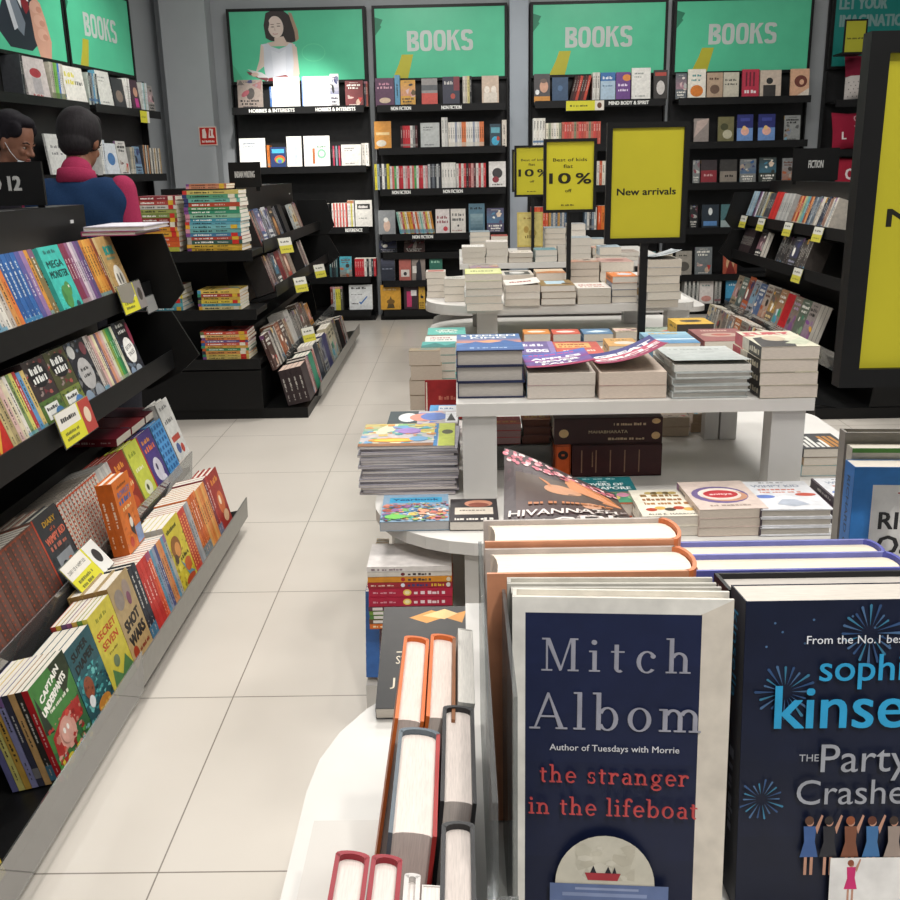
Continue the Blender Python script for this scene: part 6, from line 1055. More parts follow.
def newarr(s): s.text('New arrivals', .5, .43, '26241c', w=.83, h=.065, bold=.035, res=4)
p0, p1 = at(543, 213, y=4.05), at(597, 138, y=4.05)
sign_stand((p0.x+p1.x)/2, 4.05, UZ, p0.z, p1.z, p1.x-p0.x, 'yellow ten percent sign standing on the second riser table', ten, base=.05)
p0, p1 = at(517, 197, y=5.76), at(548, 145, y=5.76)
sign_stand(at(533, 170, y=5.76).x, 5.76, UZ, p0.z, p1.z, .215, 'yellow ten percent sign on the furthest table, half behind another', ten, base=.02)
p0, p1 = at(515, 192, y=6.3), at(540, 149, y=6.3)
sign_stand(at(529, 170, y=6.3).x, 6.3, UZ, p0.z, p1.z, .215, 'rearmost yellow sign on the furthest table, nearly hidden', ten, base=.04)
p0, p1 = at(604, 244, y=2.72), at(690, 121, y=2.72)
sign_stand((p0.x+p1.x)/2, 2.72, UZ, p0.z, p1.z, p1.x-p0.x, 'yellow new arrivals sign standing on the nearest riser table', newarr, yaw=0, pole_x=-.0, base=.02, pr=.0105, t=.015)
# big sign close to the camera
p0, p1 = at(838, 385, y=.80), at(871, 33, y=.80)
xl = (p0.x+p1.x)/2-.004
def newarr2(s): s.text('New arrivals', .49, .50, '26241c', w=.86, h=.058, bold=.035, res=4)
sign_stand(xl+.122, .80, .7315, p0.z, p1.z, .244, 'large yellow sign in a thick black frame closest to the camera', newarr2, pole_x=.0, t=.0155, base=.045, pr=.011)
# small yellow sign by the cushions
p0, p1 = at(842, 54, y=8.2), at(868, 19, y=8.2)
sg = empty('hanging_sign', uniq('small yellow card sign hung over the maroon cushions'), 'sign', T((p0.x+p1.x)/2, 8.2, p0.z)); w = (p1.x-p0.x)/2; h = p1.z-p0.z
m = MB(); m.box(-w, w, -.01, .2, 0, .012, '131313', 'metal'); m.box(-w, w, -.01, 0, h-.012, h, '131313', 'metal'); m.box(-w, -w+.012, -.01, 0, .012, h-.012, '131313', 'metal'); m.box(w-.012, w, -.01, 0, .012, h-.012, '131313', 'metal'); m.build('sign_frame', sg)
m = MB(); m.box(-w+.012, w-.012, -.007, -.002, .012, h-.012, 'a9a832', 'poster'); s = Sheet(m, (-w, -.007, 0), (2*w, 0, 0), (0, 0, h), (0, -1, 0), 'poster', .00015); s.dashes(.15, .42, .7, .06, '55551f', 5, 2); m.build('poster', sg)
# cushions
def cushion(x, y, z, W, H, label, upper, lower, fn=None, rz=0, lean=-10):
    n = 10; mb = MB(); V = []
    for sgn in (-1, 1):
        for j in range(n+1):
            for i in range(n+1):
                u, v = i/n*2-1, j/n*2-1
                th = .06*max(0, (1-u**4)*(1-v**4))**.6; pin = 1-.07*(1-abs(v))*abs(u)**3; pz = 1-.07*(1-abs(u))*abs(v)**3
                V.append((u*W/2*pin, sgn*th, H/2+v*H/2*pz))
    N = (n+1)**2; Fu = []; Fl = []
    for sgn in (0, 1):
        for j in range(n):
            for i in range(n):
                a = sgn*N+j*(n+1)+i; f = (a, a+1, a+n+2, a+n+1) if not sgn else (a+1, a, a+n+1, a+n+2)
                (Fl if j < n*.42 else Fu).append(f)
    o = len(mb.v); mb.add(V, Fu, upper, 'cloth', True); c = hx(lower)
    for f in Fl: mb.f.append(list(f)); mb.c.append(c); mb.m.append('cloth'); mb.sm.append(True)
    if fn:
        s = Sheet(mb, (-W/2, -.062, 0), (W, 0, 0), (0, 0, H), (0, -1, 0), 'cloth', .0001, lambda p: Vector((p.x, -.0015-.06*max(0, (1-(2*p.x/W)**4)*(1-(2*p.z/H-1)**4))**.6, p.z)))
        fn(s)
    o = mb.build('cushion', None, T(x, y, z) @ RZ(rz) @ RX(lean)); tag(o, uniq(label), 'cushion', 'maroon cushions on the wall shelves')
ym = 8.40
def cpx(pl, pr, pt, pb): return xat((pl+pr)/2, ym, 1.5), at(pl, pb, y=ym).z, (at(pr, pb, y=ym)-at(pl, pb, y=ym)).length, at(pl, pt, y=ym).z-at(pl, pb, y=ym).z
def dotty(s):
    for k in range(40): s.oval(.08+.12*(k % 8)+.05*((k // 8) % 2), .06+.075*(k // 8), .012, .012, '3a3a3a', 8)
def love(s):
    for k, ch in enumerate('GYO'): s.text(ch, .62, .8-.27*k, 'c99aa0', w=.16, h=.17, bold=.02)
    s.text('L', .25, .35, 'e8dada', h=.2, bold=.04)
x, z, w, h = cpx(841, 876, 50, 97); cushion(x, ym, ZE[0]+.002, w, .36, 'maroon cushion with a white dotted lower part on the upper shelf', '7c2438', 'c3bcb8', dotty)
x, z, w, h = cpx(831, 868, 101, 142); cushion(x, ym-.02, ZE[1]+.002, w, .30, 'crimson cushion with pale letters on the middle cushion shelf', '8f2238', '8f2238', love, rz=12)
x, z, w, h = cpx(838, 872, 150, 174); cushion(x, ym, ZE[2]+.002, w, .3, 'red cushion with white lettering on the lower cushion shelf', '9a2638', '9a2638', lambda s: s.text('ON', .55, .5, 'e4d6d6', w=.5, h=.3, bold=.04))

# ------------------------------------------------------------------ the display in front of the camera
FT = .731
platform(-.20, 1.05, .28, 1.36, .34, 'low white platform with a rounded end under the closest riser table')
table(.0, 1.0, .34, 1.04, 'white riser table holding the closest display of novels', [(.03, .10, .37, .44), (.90, .97, .37, .44), (.03, .10, .93, 1.0), (.90, .97, .93, 1.0)], z=FT)
GF = 'novels standing in the closest display'
mitch = [('rect', 0, 0, 1, 1, 'e4e1d9'), ('rect', .855, 0, .145, .955, 'd6cdbf'), ('poly', [(.855, .952), (1, 1), (1, .9), (.855, .9)], 'd6cdbf'), ('grad', '121932', '1b2446', 6, .06, 0, .80, .952),
    ('text', 'Mitch', .475, .822, '9c9ca8', {'w': .68, 'font': 'serif', 'track': .17, 'bold': .004}), ('text', 'Albom', .475, .642, '9c9ca8', {'w': .79, 'font': 'serif', 'track': .1, 'bold': .004}),
    ('text', 'Author of Tuesdays with Morrie', .475, .528, 'd0d0d4', {'w': .60, 'bold': .008}),
    ('text', 'the stranger', .475, .442, 'c04a4a', {'w': .69, 'font': 'serif', 'track': .07, 'bold': .009}), ('text', 'in the lifeboat', .47, .342, 'c04a4a', {'w': .785, 'font': 'serif', 'track': .05, 'bold': .009}),
    ('poly', [(.44+.235*math.cos(R(k*10)), .085+.165*math.sin(R(k*10))) for k in range(19)], 'c9c4b4'), ('busy', .3, .1, .28, .12, ['c2bdac', 'bdb7a6', 'cec9ba'], 30, 4, .06),
    ('poly', [(.36, .1), (.50, .1), (.515, .125), (.345, .125)], 'a8303a'), ('poly', [(.37, .125), (.385, .15), (.40, .125)], '1c1c26'), ('poly', [(.44, .125), (.455, .148), (.47, .125)], '1c1c26'), ('poly', [(.475, .125), (.485, .147), (.495, .125)], '1c1c26'),
    ('rect', .18, .0, .56, .087, '5f7098'), ('rect', .24, .045, .4, .012, '8492b4'), ('rect', .3, .067, .3, .008, '8e9aba'), ('rect', .2, .02, .3, .008, '8492b4')]
def fireworks(cx, cy, r, n=18, seed=1):
    q = random.Random(seed); o = []
    for k in range(n):
        a = 2*math.pi*k/n; l = r*q.uniform(.75, 1.1); i = r*.25; d = .05
        o.append(('poly', [(cx+i*math.cos(a), cy+.66*i*math.sin(a)), (cx+l*math.cos(a-d), cy+.66*l*math.sin(a-d)), (cx+l*1.04*math.cos(a), cy+.66*l*1.04*math.sin(a)), (cx+l*math.cos(a+d), cy+.66*l*math.sin(a+d))], ['4a6a90', '33507a', '3a7a9a'][k % 3]))
    return o
def lady(x, y, k, dress, hair, skin='b98a74'):
    return [('oval', x, y+.135*k, .02*k, .016*k, skin), ('oval', x-.004, y+.142*k, .024*k, .017*k, hair), ('poly', [(x-.035*k, y+.12*k), (x+.035*k, y+.12*k), (x+.03*k, y+.06*k), (x+.05*k, y), (x-.05*k, y), (x-.028*k, y+.06*k)], dress), ('rect', x-.025*k, y-.07*k, .016*k, .07*k, skin), ('rect', x+.008*k, y-.07*k, .016*k, .07*k, skin), ('poly', [(x+.03*k, y+.115*k), (x+.06*k, y+.165*k), (x+.07*k, y+.16*k), (x+.04*k, y+.09*k)], skin)]
kins = [('grad', '0e1428', '131b34', 4)]+[('oval', .1+.8*((k*37) % 23)/23, .86+.1*((k*17) % 11)/11, .006, .004, '4a6a90', 6) for k in range(12)]+fireworks(.19, .72, .13, 20, 1)+fireworks(.56, .9, .13, 20, 2)+fireworks(.1, .38, .1, 18, 3)+[
    ('text', 'From the No.1 bestselling author', .655, .885, 'e4e6ea', {'w': .76, 'bold': .005}),
    ('text', 'sophie', .575, .80, '2f9fd0', {'w': .47, 'bold': .01, 'res': 4}), ('text', 'kinsella', .575, .68, '2f9fd0', {'w': .86, 'bold': .014, 'res': 4}),
    ('text', 'THE', .31, .515, 'a6a8ae', {'w': .09}), ('text', 'Party', .57, .515, '9b9da4', {'w': .41, 'res': 4}), ('text', 'Crasher', .55, .405, '9b9da4', {'w': .58, 'res': 4})]
for (x, dr, hr) in ((.33, '3a5a90', '5a3a2a'), (.42, '26262c', '2a2220'), (.52, '7a4a34', '8a4a2a'), (.62, '3a6a9a', '5a3020'), (.72, '9a8a80', '3a2a22'), (.82, 'a83a4a', '4a2a20')): kins += lady(x, .19, .85, dr, hr)
kins += [('rect', .43, .0, .57, .19, 'e0dedb')]+lady(.53, .085, .62, 'c4286a', '8a4a30')
P1, P2 = at(510, 598, y=.578), at(731, 611, y=.568)
Wm = (P2-P1).length
zb = FT+.0005; Hm = P1.z-zb
LB = 6                                   # the front books lean back a little
def lean_at(px_l, top_y, W, H, b, label, yaw=-2, dx=0, right=None):
    """stands b so that its upper front edge is top_y away"""
    x = at(px_l, 600, y=top_y).x
    return b.put(T(x+W/2+dx, top_y-H*math.sin(R(LB)), zb+.001) @ RZ(yaw) @ RX(-LB) @ T(0, b.T/2, 0), label, GF)
def fbook(b, M, label): return b.put(M, label, GF)
Hl = Hm/math.cos(R(LB))
mitch_b = Book(Wm, Hl, .018, 'd2cec4', 'c9c4ba', mitch, [], True, 'd9d0c4', lod=1)
fbook(mitch_b, T((P1.x+P2.x)/2, .573-Hl*math.sin(R(LB)), zb+.001) @ RZ(-math.degrees(math.atan2(P1.y-P2.y, P2.x-P1.x))) @ RX(-LB) @ T(0, .009, 0), 'navy and cream hardback with a moon and lifeboat at the front of the display')
gx0, gx1 = at(508, 577, y=.61).x, at(718, 585, y=.61).x
for k, (yt, dz, c) in enumerate(((.5935, -.006, 'b5b2aa'), (.6095, -.006, 'bab7ae'))):
    b = Book((gx1-gx0)*.99, Hl+dz, .0145, c, 'aaa79f', [], [], True, 'c9c5bb', lod=1)
    fbook(b, T((gx0+gx1)/2-.002*k, yt-(Hl+dz)*math.sin(R(LB)), zb+.001) @ RZ(-2) @ RX(-LB) @ T(0, .00725, 0), f'pale grey hardback {["directly","second"][k]} behind the moon and lifeboat novel')
ox0, ox1 = at(484, 552, y=.69).x, at(683, 552, y=.69).x
ZO = at(580, 578, y=.640).z+.003
for k, yt in enumerate((.6405, .6925)):
    H = ZO-zb+.004*k
    fbook(Book((ox1-ox0)*.95, H, .049, 'b3aaa3', 'c9703f', [], [], True, 'e6d9c9', lod=1, rnd=True, back='c78a68'), T((ox0+ox1)/2-.003, yt+.0245, zb+.001) @ RZ(180), f'orange-edged hardback with page tops showing, {["nearer","farther"][k]} one behind the grey hardbacks')
ux0, ux1 = at(688, 560, y=.67).x, at(908, 556, y=.67).x
for k, yt in enumerate((.662, .698)):
    H = at(780, 571 if k == 0 else 557, y=yt).z-zb
    fbook(Book((ux1-ux0)*.95, H, .033, '6f73b4', '4a4ea0', [], [], True, 'ddd3bf', lod=1, rnd=True, back='5a5ea6'), T((ux0+ux1)/2-.002, yt+.0165, zb+.001) @ RZ(180), f'purple-jacketed hardback with page tops showing, {["nearer","farther"][k]} one behind the black spine')
Q1 = at(746, 603, y=.566); Wk = .142; Hk = (Q1.z-zb)/math.cos(R(LB))
spk = [('text', 'kinsella', .2, .42, '2f94c4', {'w': .28, 'h': .3}), ('dashes', .5, .3, .3, .3, '7a8090', 4, 2)]
spa = [('text', 'Amor Towles', .2, .5, 'd8d4cc', {'w': .36, 'h': .34, 'font': 'sans', 'bold': .03}), ('dashes', .55, .3, .35, .4, 'b8b4ac', 4, 2)]
fbook(Book(Wk, Hk, .034, '121a32', '141a2c', kins, spk, False, 'c6bfb6', lod=1), T(Q1.x+Wk/2, .566-Hk*math.sin(R(LB)), zb+.001) @ RZ(0) @ RX(-LB) @ T(0, .017, 0), 'midnight blue novel with fireworks and party guests at the front of the display')
fbook(Book(Wk+.006, Hk-.008, .038, '1a1a1c', '161618', [], spa, True, 'b5afa8', lod=1), T(Q1.x+Wk/2+.002, .6025-Hk*math.sin(R(LB)), zb+.001) @ RZ(0) @ RX(-LB) @ T(0, .019, 0), 'black-spined hardback directly behind the fireworks novel')
# clear dividers on the left of the display
e = empty('acrylic_stand', uniq('clear stand with upright dividers at the display\'s left edge'), 'display stand', T(.022, .62, FT))
m = MB(); m.box(-.010, -.007, -.20, .16, .0005, .18, 'd5d8d8', 'acrylic'); m.build('divider', e)
m = MB(); m.box(.004, .0065, -.14, .005, .0005, .205, 'd5d8d8', 'acrylic'); m.build('divider', e)
m = MB(); m.box(-.0065, .0035, -.2, -.197, .0005, .12, 'd5d8d8', 'acrylic'); m.build('front_plate', e)
# right: blue and white novel, grey one behind it
Z1 = at(850, 466, y=.93).z
rich = [('rect', .13, .0, .87, .90, 'd9d8d4'), ('text', 'THE NEW', .55, .83, 'b04a48', {'w': .5}), ('text', 'RICHARD', .56, .70, '232325', {'w': .74, 'bold': .03}), ('text', 'OSMAN', .52, .56, '232325', {'w': .66, 'bold': .03})]
rs = [('text', 'RICHARD OSMAN', .38, .5, '1a3a5a', {'w': .62, 'h': .3, 'bold': .02})]
xl_ = at(855, 470, y=.94).x; hb = at(852, 468, y=.94).z-FT-.001
fbook(Book(.15, hb, .030, '2f74b8', '2c6cb0', rich, rs, False, 'd6cfc4', lod=1), T(xl_+.075, .93, FT+.0015) @ RZ(-4) @ RX(-2) @ T(0, .015, 0), 'blue and white novel with big black lettering, behind the purple hardbacks')
fbook(Book(.152, hb+.010, .018, 'c4bfb4', 'b5b0a6', [('rect', 0, .975, 1, .025, '4f8a3a')], [], False, 'd2cbbf', lod=1), T(xl_+.086, .964, FT+.0015) @ RZ(-4) @ RX(-2) @ T(0, .009, 0), 'cream paperback with a green edge behind the blue and white novel')
fbook(Book(.152, hb+.020, .020, '8f8a84', '88837c', [], [], True, '8f8a84', lod=1), T(xl_+.088, .990, FT+.0015) @ RZ(-4) @ RX(-2) @ T(0, .010, 0), 'grey hardback rearmost behind the blue and white novel')
# curled floral paperback lying on a slope
hv = [('rect', 0, 0, 1, 1, '2a1416'), ('grad', '38191c', '43301f', 5, .1, .3, .9, .5), ('poly', [(.3, .78), (.55, .92), (.9, .8), (.98, .55), (.86, .42), (.78, .48), (.84, .62), (.62, .7), (.42, .66)], 'b8703a'), ('oval', .5, .66, .16, .07, 'b8805a'), ('oval', .72, .44, .08, .06, 'c08a6a')]
q_ = random.Random(3)
hv.append(('dots', [(.02+.96*k/110+q_.uniform(-.02, .02), .95-.07*k/110+q_.uniform(-.06, .045)) for k in range(110)], .022, .015, ['c96a78', 'd8a0a4', 'dcc4c0', 'a84a58', 'b85a6a'], 2))
hv += [('dashes', .2, .44, .7, .035, 'b06a3a', 7, 1), ('text', 'HIVANNATH', .47, .33, 'dcd2cc', {'w': .86, 'bold': .02, 'rot': -3}), ('text', 'JODI', .55, .17, 'dcd2cc', {'w': .6, 'bold': .02})]
hv.append(('dots', [(q_.uniform(.55, .98), q_.uniform(.05, .38)) for k in range(40)], .014, .009, ['c9bcb6', 'a89a94'], 3))
h0, h1 = at(503, 543, y=.86), at(643, 543, y=.86)
e = empty('book_block', uniq('white block under the curled floral paperback'), 'display stand', T((h0.x+h1.x)/2, .93, FT))
m = MB(); zt_ = h0.z-.0235-FT; m.prism([(-.068, .0005), (.075, .0005), (.075, zt_-.021), (-.068, zt_)], -.058, .058, 'cfccc6', 'laminate', 'X'); m.build('block_body', e)
Book((h1-h0).length*.98, .20, .02, '3a1f24', '33191f', hv, [], False, 'd9d2c6', lod=1, curl=(0, 0, .052), name='dark').put(T((h0.x+h1.x)/2, .884, h0.z-.022) @ RZ(-3) @ RX(-8) @ T(0, 0, .010) @ RX(-90), 'dark curled paperback with a floral garland and orange figure, lying on a block', GF, 'book')

# ---- books standing page-side out at the left
e = empty('book_tray', uniq('white tray of upright hardbacks left of the closest display'), 'display stand', T(-.06, .53, LZ))
m = MB(); m.box(-.085, .052, -.22, .235, 0, .15, 'c4c1bb', 'laminate'); m.build('tray_base', e)
GL = 'hardbacks standing page side out in the white tray'
ZT, ZTOP = LZ+.1505, .852
def up(px, pyf, pyb, T_, c, pages, label, hard=True, lean=9, rnd=True, dz=0, back=None):
    zt = ZTOP+dz; a = at(px, (pyf+pyb)/2, z=zt); y0, y1 = at(px, pyf, z=zt).y, at(px, pyb, z=zt).y
    H = (zt-ZT)/math.cos(R(lean))-.004; b = Book(y1-y0-.003, H, T_, c, c, [], [], hard, pages, lod=1, rnd=rnd and hard, back=back)
    xb = a.x-H*math.sin(R(lean))
    return b.put(T(xb, (y0+y1)/2, ZT+abs(math.sin(R(lean)))*T_/2) @ RY(lean) @ RZ(-90), label, GL)
up(413, 718, 635, .0208, 'c8662c', 'd6c9c0', 'orange hardback nearest the aisle in the back row of the tray')
up(442, 716, 633, .0208, 'c8662c', 'd6c9c0', 'second orange hardback in the back row of the tray', back='8a5a3a')
up(466, 700, 625, .0125, 'cfccc6', 'dad6cf', 'plain white paperback beside the orange hardbacks', hard=False)
up(416, 833, 728, .0285, '5a646c', 'd8ccc4', 'thick grey-blue hardback in the middle row of the tray', back='a02f2c', lean=7)
up(458.5, 800, 704, .0225, '2f2e30', 'd4c9c2', 'black hardback in the middle row of the tray', lean=6)
up(345, 952, 850, .0195, '8f1f2c', 'd6cbc4', 'crimson hardback nearest the aisle in the front row of the tray', lean=9)
up(382, 952, 853, .0175, '8f1f2c', 'd6cbc4', 'second crimson hardback in the front row of the tray', lean=9)
up(409.5, 960, 868, .009, 'cbc6c2', 'd6cfca', 'pale hardback beside the crimson pair in the tray', lean=6)
up(432, 965, 878, .0125, 'd2cdc8', 'd9d2cc', 'cream paperback in the front row of the tray', hard=False, lean=5)
up(458, 925, 818, .0195, '2b2a2c', 'd6cbc4', 'black hardback in the front row of the tray', lean=1.5)
# dark cover with gold sparks
spk_ = [('grad', '242424', '2e2b28', 4), ('poly', [(.3, .88), (.55, .96), (.75, .9), (.95, .95), (.9, .82), (.7, .88), (.5, .82)], 'c98a3a'), ('poly', [(.45, .9), (.7, .97), (.85, .92), (.7, .86)], 'e0b87a'), ('text', 'ST', .24, .45, 'c9bda8', {'w': .12, 'h': .08}), ('rect', .18, .52, .2, .01, 'c9bda8'), ('text', 'J', .16, .24, 'c9bda8', {'w': .05, 'h': .08})]
a_, b_ = at(377, 714, z=LZ), at(470, 714, z=LZ)
Book(.135, .205, .02, '2e2e2e', None, spk_, [], False, 'bdb6ac', lod=1, name='charcoal').put(T(a_.x+.0675, a_.y-.02, LZ+.0205) @ RX(-73) @ T(0, .010, 0), 'charcoal paperback with gold sparks leaning behind the orange hardbacks', GF)
e = empty('easel_wedge', uniq('white wedge behind the charcoal paperback with gold sparks'), 'display stand', T(a_.x+.0675, a_.y+.08, LZ)); m = MB()
m.prism([(.0, .0005), (.035, .0005), (.035, .012)], -.05, .05, 'c9c6c1', 'laminate', 'X'); m.build('wedge', e)

# ------------------------------------------------------------------ people
def solid(name, base, col):
    src = MATS[base]; m = src.copy(); m.name = name; nt = m.node_tree
    a = [n for n in nt.nodes if n.type == 'ATTRIBUTE'][0]; rgb = nt.nodes.new('ShaderNodeRGB'); rgb.outputs[0].default_value = hx(col)
    for l in list(a.outputs['Color'].links):
        nt.links.new(rgb.outputs[0], l.to_socket)
    MATS[name] = m
    return name
def fused(mb, name, parent, mat, voxel, smooth=6):
    mb.m = [mat]*len(mb.m); o = mb.build(name, parent)
    r = o.modifiers.new('remesh', 'REMESH'); r.mode = 'VOXEL'; r.voxel_size = voxel; r.use_smooth_shade = True
    s = o.modifiers.new('smooth', 'SMOOTH'); s.factor = .5; s.iterations = smooth
    return o
def limb(mb, pts, rs):
    """a tapering limb: round joints joined by cones"""
    for p, r in zip(pts, rs): mb.ball(p, r, 'ffffff', 'skin', 12, 8)
    for a, b, ra, rb in zip(pts, pts[1:], rs, rs[1:]): mb.tube([a, b], [ra, rb], 12, 'ffffff', 'skin')
def hand(mb, wrist, d, up, k=1):
    """a half-curled hand: palm along d, back of the hand towards up"""
    w = Vector(wrist); d = Vector(d).normalized(); u = Vector(up).normalized(); s = d.cross(u)*k; u = s.cross(d)*k
    rot = Matrix((s, d, u)).transposed()
    mb.ball(w+d*.05, (.042, .055, .018), 'ffffff', 'skin', 12, 8, rot)
    for i, (o, l) in enumerate(((-.032, .066), (-.011, .076), (.011, .07), (.031, .055))):
        b = w+d*.09+s*o; p = [b, b+d*l*.42-u*.006, b+d*l*.72-u*.024, b+d*l*.8-u*.048]
        limb(mb, p, [.0092, .0086, .008, .007])
    b = w+d*.03-s*.036; limb(mb, [b, b-s*.022+d*.022-u*.01, b-s*.026+d*.05-u*.024, b-s*.02+d*.068-u*.036], [.012, .0105, .0095, .008])
def person(x, y, rz, label, top, skin, parts, nod=20, turn=0, female=False):
    k = top/1.60
    root = empty('person', uniq(label), 'person', T(x, y, 0) @ RZ(rz) @ Matrix.Scale(k, 4))
    mb = MB()
    sh = .165 if female else .19; hipw = .095
    # legs and trunk
    for s in (-1, 1):
        limb(mb, [(s*hipw, 0, .80), (s*hipw*1.02, -.012, .44), (s*hipw*1.02, .012, .085)], [.088, .058, .04])
        mb.ball((s*hipw*1.05, -.055, .035), (.04, .11, .035), 'ffffff')
    mb.ball((0, 0, .84), (.16, .105, .13), 'ffffff'); mb.ball((0, -.005, .98), (.145, .095, .15), 'ffffff'); mb.ball((0, -.01, 1.13), (.165, .105, .16), 'ffffff'); mb.ball((0, .0, 1.222), (sh*.95, .072, .055), 'ffffff')
    limb(mb, [(0, .005, 1.25), (0, -.02, 1.345)], [.056, .052])
    arms = []
    for s in (-1, 1):
        A = [(s*sh, .0, 1.24), (s*(sh+.03), .015, 1.0), (s*(sh-.05), -.20, .96)]; arms.append(A)
        limb(mb, A, [.05, .04, .027]); hand(mb, A[2], (-s*.35, -1, .12), (s*.8, 0, .6), s)
    # head: skull, jaw, features, turned and nodding about the neck
    HM = T(0, -.015, 1.335) @ RZ(turn) @ RX(nod); m0 = mb.M; mb.M = HM
    mb.ball((0, -.005, .145), (.074, .094, .105), 'ffffff', nu=20, nv=14); mb.ball((0, -.035, .075), (.058, .062, .075), 'ffffff'); mb.ball((0, -.06, .035), (.03, .03, .028), 'ffffff'); mb.ball((0, -.0, .05), (.05, .05, .08), 'ffffff')
    mb.ball((0, -.09, .128), (.052, .012, .014), 'ffffff')
    limb(mb, [(0, -.093, .125), (0, -.108, .098), (0, -.116, .084)], [.008, .010, .0125])
    for s in (-1, 1):
        mb.ball((s*.011, -.1, .08), (.009, .011, .008), 'ffffff'); mb.ball((s*.034, -.078, .092), (.02, .018, .02), 'ffffff')
        mb.ball((s*.074, .008, .105), (.009, .02, .032), 'ffffff', rot=Matrix.Rotation(R(-12), 3, 'X') @ Matrix.Rotation(R(s*18), 3, 'Z')); mb.ball((s*.07, .0, .085), (.008, .012, .014), 'ffffff')
    mb.ball((0, -.092, .055), (.022, .011, .007), 'ffffff'); mb.ball((0, -.09, .044), (.019, .011, .008), 'ffffff')
    mb.M = m0
    fused(mb, 'body', root, skin, .0062, 3)
    face = MB(); face.M = HM
    for s in (-1, 1):
        face.ball((s*.033, -.0862, .110), (.0125, .0075, .0062), '8d7d72', 'card'); face.ball((s*.032, -.0920, .1095), (.0058, .003, .0056), '1d1512', 'gloss')
        e_ = MB(); e_.M = HM; e_.tube([(s*.014, -.098, .131), (s*.034, -.095, .138), (s*.055, -.083, .132)], [.003, .004, .002], 6, '1c1614', 'hair'); e_.build('eyebrow', root)
    face.build('eyes', root)
    l = MB(); l.M = HM; l.ball((0, -.0985, .0555), (.02, .006, .004), '9a5a50', 'skin'); l.ball((0, -.0965, .046), (.017, .006, .005), '9a5a50', 'skin'); l.build('lips', root)
    parts(root, HM, arms, sh, hipw)
    return root
skin_m, skin_w = solid('skin_man', 'skin', '7d543f'), solid('skin_woman', 'skin', '7f5745')
hair_k, pink_s, navy_v, trs, shoe, kurta, hair_w = solid('hair_dark', 'hair', '211e20'), solid('shirt_pink', 'cloth', '96304f'), solid('vest_navy', 'cloth', '1d3352'), solid('trousers_dark', 'cloth', '2a2a30'), solid('shoe_black', 'metal', '161616'), solid('dress_black', 'cloth', '1d1c22'), solid('hair_black', 'hair', '17141a')
def lower(root, hipw, mat):
    t = MB()
    for s in (-1, 1): limb(t, [(s*hipw, 0, .80), (s*hipw*1.02, -.012, .44), (s*hipw*1.02, .01, .10)], [.102, .074, .062])
    t.ball((0, 0, .84), (.172, .118, .12), 'ffffff'); fused(t, 'trousers', root, mat, .011, 4)
    for s in (-1, 1):
        b = MB(); b.ball((s*hipw*1.05, -.05, .045), (.05, .13, .045), 'ffffff'); b.ball((s*hipw*1.05, .02, .06), (.046, .06, .055), 'ffffff'); fused(b, 'shoe', root, shoe, .009, 3)
def man_parts(root, HM, arms, sh, hipw):
    lower(root, hipw, trs)
    v = MB(); v.ball((0, 0, .88), (.178, .122, .12), 'ffffff'); v.ball((0, -.004, 1.0), (.172, .122, .17), 'ffffff'); v.ball((0, -.004, 1.12), (.205, .13, .17), 'ffffff')
    for s in (-1, 1): v.ball((s*.12, .008, 1.215), (.112, .092, .078), 'ffffff'); v.ball((s*.135, .006, 1.12), (.085, .1, .14), 'ffffff'); v.ball((s*.168, .006, 1.185), (.072, .085, .09), 'ffffff'); v.ball((s*.07, .02, 1.16), (.12, .105, .12), 'ffffff')
    v.ball((0, .012, 1.245), (.10, .085, .065), 'ffffff'); fused(v, 'padded_vest', root, navy_v, .0105, 24)
    q = MB()
    for A in arms:
        limb(q, [A[0], A[1], tuple(Vector(A[1]).lerp(Vector(A[2]), .9))], [.058, .052, .04])
    q.ball((0, 0, 1.16), (.175, .11, .12), 'ffffff'); q.ball((0, .005, 1.235), (.17, .076, .06), 'ffffff'); limb(q, [(0, .008, 1.25), (0, .0, 1.315)], [.075, .066])
    fused(q, 'shirt', root, pink_s, .0105, 3)
    c = MB(); n = 24
    rings = [[(rx*math.cos(2*math.pi*k/n), .006+ry*math.sin(2*math.pi*k/n), z+.012*math.sin(2*math.pi*k/n)) for k in range(n)] for rx, ry, z in ((.088, .082, 1.262), (.076, .074, 1.318), (.07, .069, 1.322), (.07, .069, 1.26))]
    c.loft(rings, '96304f', 'cloth'); c.m = [pink_s]*len(c.m); c.build('collar', root)
    h = MB(); h.M = HM; h.ball((0, .012, .150), (.0905, .106, .104), 'ffffff', nu=20, nv=14); h.ball((0, .04, .085), (.070, .062, .06), 'ffffff'); h.ball((0, -.04, .222), (.066, .06, .035), 'ffffff')
    fused(h, 'hair', root, hair_k, .006, 3)
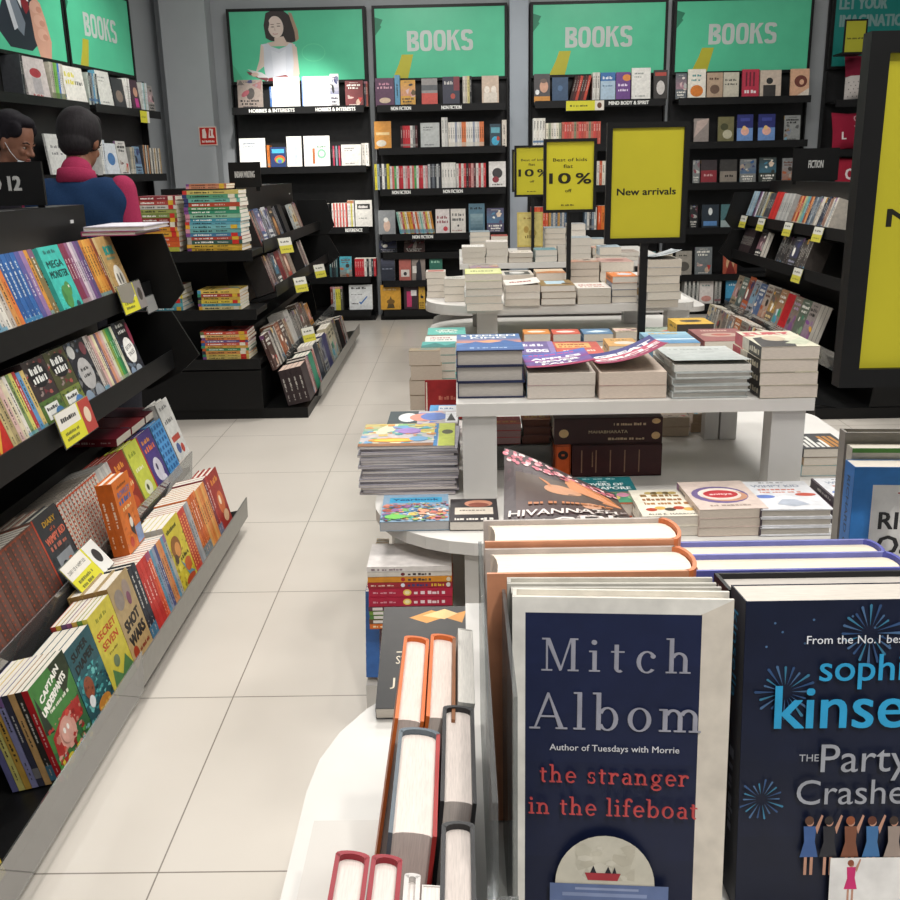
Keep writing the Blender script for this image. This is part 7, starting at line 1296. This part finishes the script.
def woman_parts(root, HM, arms, sh, hipw):
    lower(root, hipw, trs)
    v = MB(); v.ball((0, 0, .80), (.19, .135, .2), 'ffffff'); v.ball((0, -.004, .98), (.165, .115, .18), 'ffffff'); v.ball((0, -.01, 1.12), (.18, .122, .16), 'ffffff'); v.ball((0, .0, 1.235), (sh, .08, .06), 'ffffff')
    for A in arms: limb(v, [A[0], A[1], tuple(Vector(A[1]).lerp(Vector(A[2]), .85))], [.06, .05, .038])
    fused(v, 'tunic', root, kurta, .011, 4)
    h = MB(); h.M = HM; h.ball((0, .022, .168), (.086, .1, .1), 'ffffff', nu=20, nv=14); h.ball((0, .07, .11), (.07, .065, .085), 'ffffff'); h.ball((0, -.03, .225), (.066, .06, .034), 'ffffff'); h.ball((0, .125, .09), (.045, .045, .05), 'ffffff')
    for s in (-1, 1): h.ball((s*.066, -.035, .185), (.02, .045, .04), 'ffffff'); h.ball((s*.074, .045, .12), (.02, .035, .05), 'ffffff')
    fused(h, 'hair', root, hair_w, .0065, 4)
    mk_ = MB(); mk_.M = HM; n = 9
    V = []
    for j in range(5):
        for i in range(n):
            a = R(-62+124*i/(n-1)); V.append((.062*math.sin(a), -.052-.05*math.cos(a), .05-.018*j-.006*math.cos(a)))
    mk_.add(V, [(j*n+i, j*n+i+1, (j+1)*n+i+1, (j+1)*n+i) for j in range(4) for i in range(n-1)], 'c9d2da', 'cloth', True)
    for s in (-1, 1): mk_.tube([(s*.054, -.078, .042), (s*.072, -.04, .075), (s*.079, -.004, .115), (s*.078, .02, .11)], .0016, 6, 'd8dde0', 'cloth')
    mk_.build('face_mask', root)
person(at(73, 140, y=4.0).x, 4.0, 176, 'person seen from behind in a navy padded vest over a pink shirt', at(75, 107, y=4.0).z+.028, skin_m, man_parts, nod=24)
person(at(6, 150, y=4.95).x-.01, 4.95, 82, 'person in profile with dark tied hair and a lowered face mask', at(4, 113, y=4.95).z+.02, skin_w, woman_parts, nod=20, female=True)

# ------------------------------------------------------------------ light
def area(name, x, y, z, sx, sy, power, col=(1, .975, .94), rot=None):
    l = bpy.data.lights.new(name, 'AREA'); l.shape = 'RECTANGLE'; l.size = sx; l.size_y = sy; l.energy = power; l.color = col
    o = bpy.data.objects.new(name, l); o.location = (x, y, z); COL.objects.link(o)
    if rot: o.rotation_euler = rot
    return o
def spot(name, x, y, z, tx, ty, tz, power, ang=50, blend=.6, col=(1, .96, .9), r=.05):
    l = bpy.data.lights.new(name, 'SPOT'); l.energy = power; l.spot_size = R(ang); l.spot_blend = blend; l.color = col; l.shadow_soft_size = r
    o = bpy.data.objects.new(name, l); o.location = (x, y, z); COL.objects.link(o)
    o.rotation_euler = (Vector((tx, ty, tz))-Vector((x, y, z))).to_track_quat('-Z', 'Y').to_euler()
for i, (x, y, e_) in enumerate(((-.5, 1.2, 27), (1.0, 1.2, 26), (-.3, 3.2, 37), (1.2, 3.4, 37), (-.2, 5.4, 36), (1.6, 5.6, 29), (-2.2, 5.6, 13), (-2.4, 2.6, 7), (-.9, 7.0, 14), (1.6, 7.0, 11), (3.2, 6.2, 9), (.3, -.6, 24))):
    area('ceiling_panel_light', x, y, 3.22, .55, .55, e_)
spot('aimed_spot_light', .55, -1.0, 3.0, .3, .8, .85, 120, 34, .8)  # unseen fill lamp, added behind the camera to brighten the closest front covers
spot('aimed_spot_light', -1.3, 6.9, 3.1, -1.3, 8.4, 1.5, 300, 38, .7)
spot('aimed_spot_light', .6, 1.0, 3.1, .3, 2.3, .7, 50, 60, .6)
spot('aimed_spot_light', -.4, 6.3, 3.1, -.1, 8.5, 1.7, 45, 60, .8)
spot('aimed_spot_light', 1.2, 6.3, 3.1, 1.2, 8.5, 2.0, 28, 55, .8)
spot('aimed_spot_light', -1.6, 6.6, 3.1, -2.5, 7.2, 1.9, 55, 60, .8)
w = bpy.data.worlds.new('shop_air'); scene.world = w; w.use_nodes = True
b = w.node_tree.nodes['Background']; b.inputs[0].default_value = (.95, .97, 1, 1); b.inputs[1].default_value = .26
scene.view_settings.view_transform = 'Standard'; scene.view_settings.look = 'None'; scene.view_settings.exposure = 0.0
scene.cycles.max_bounces = 6; scene.cycles.transparent_max_bounces = 24
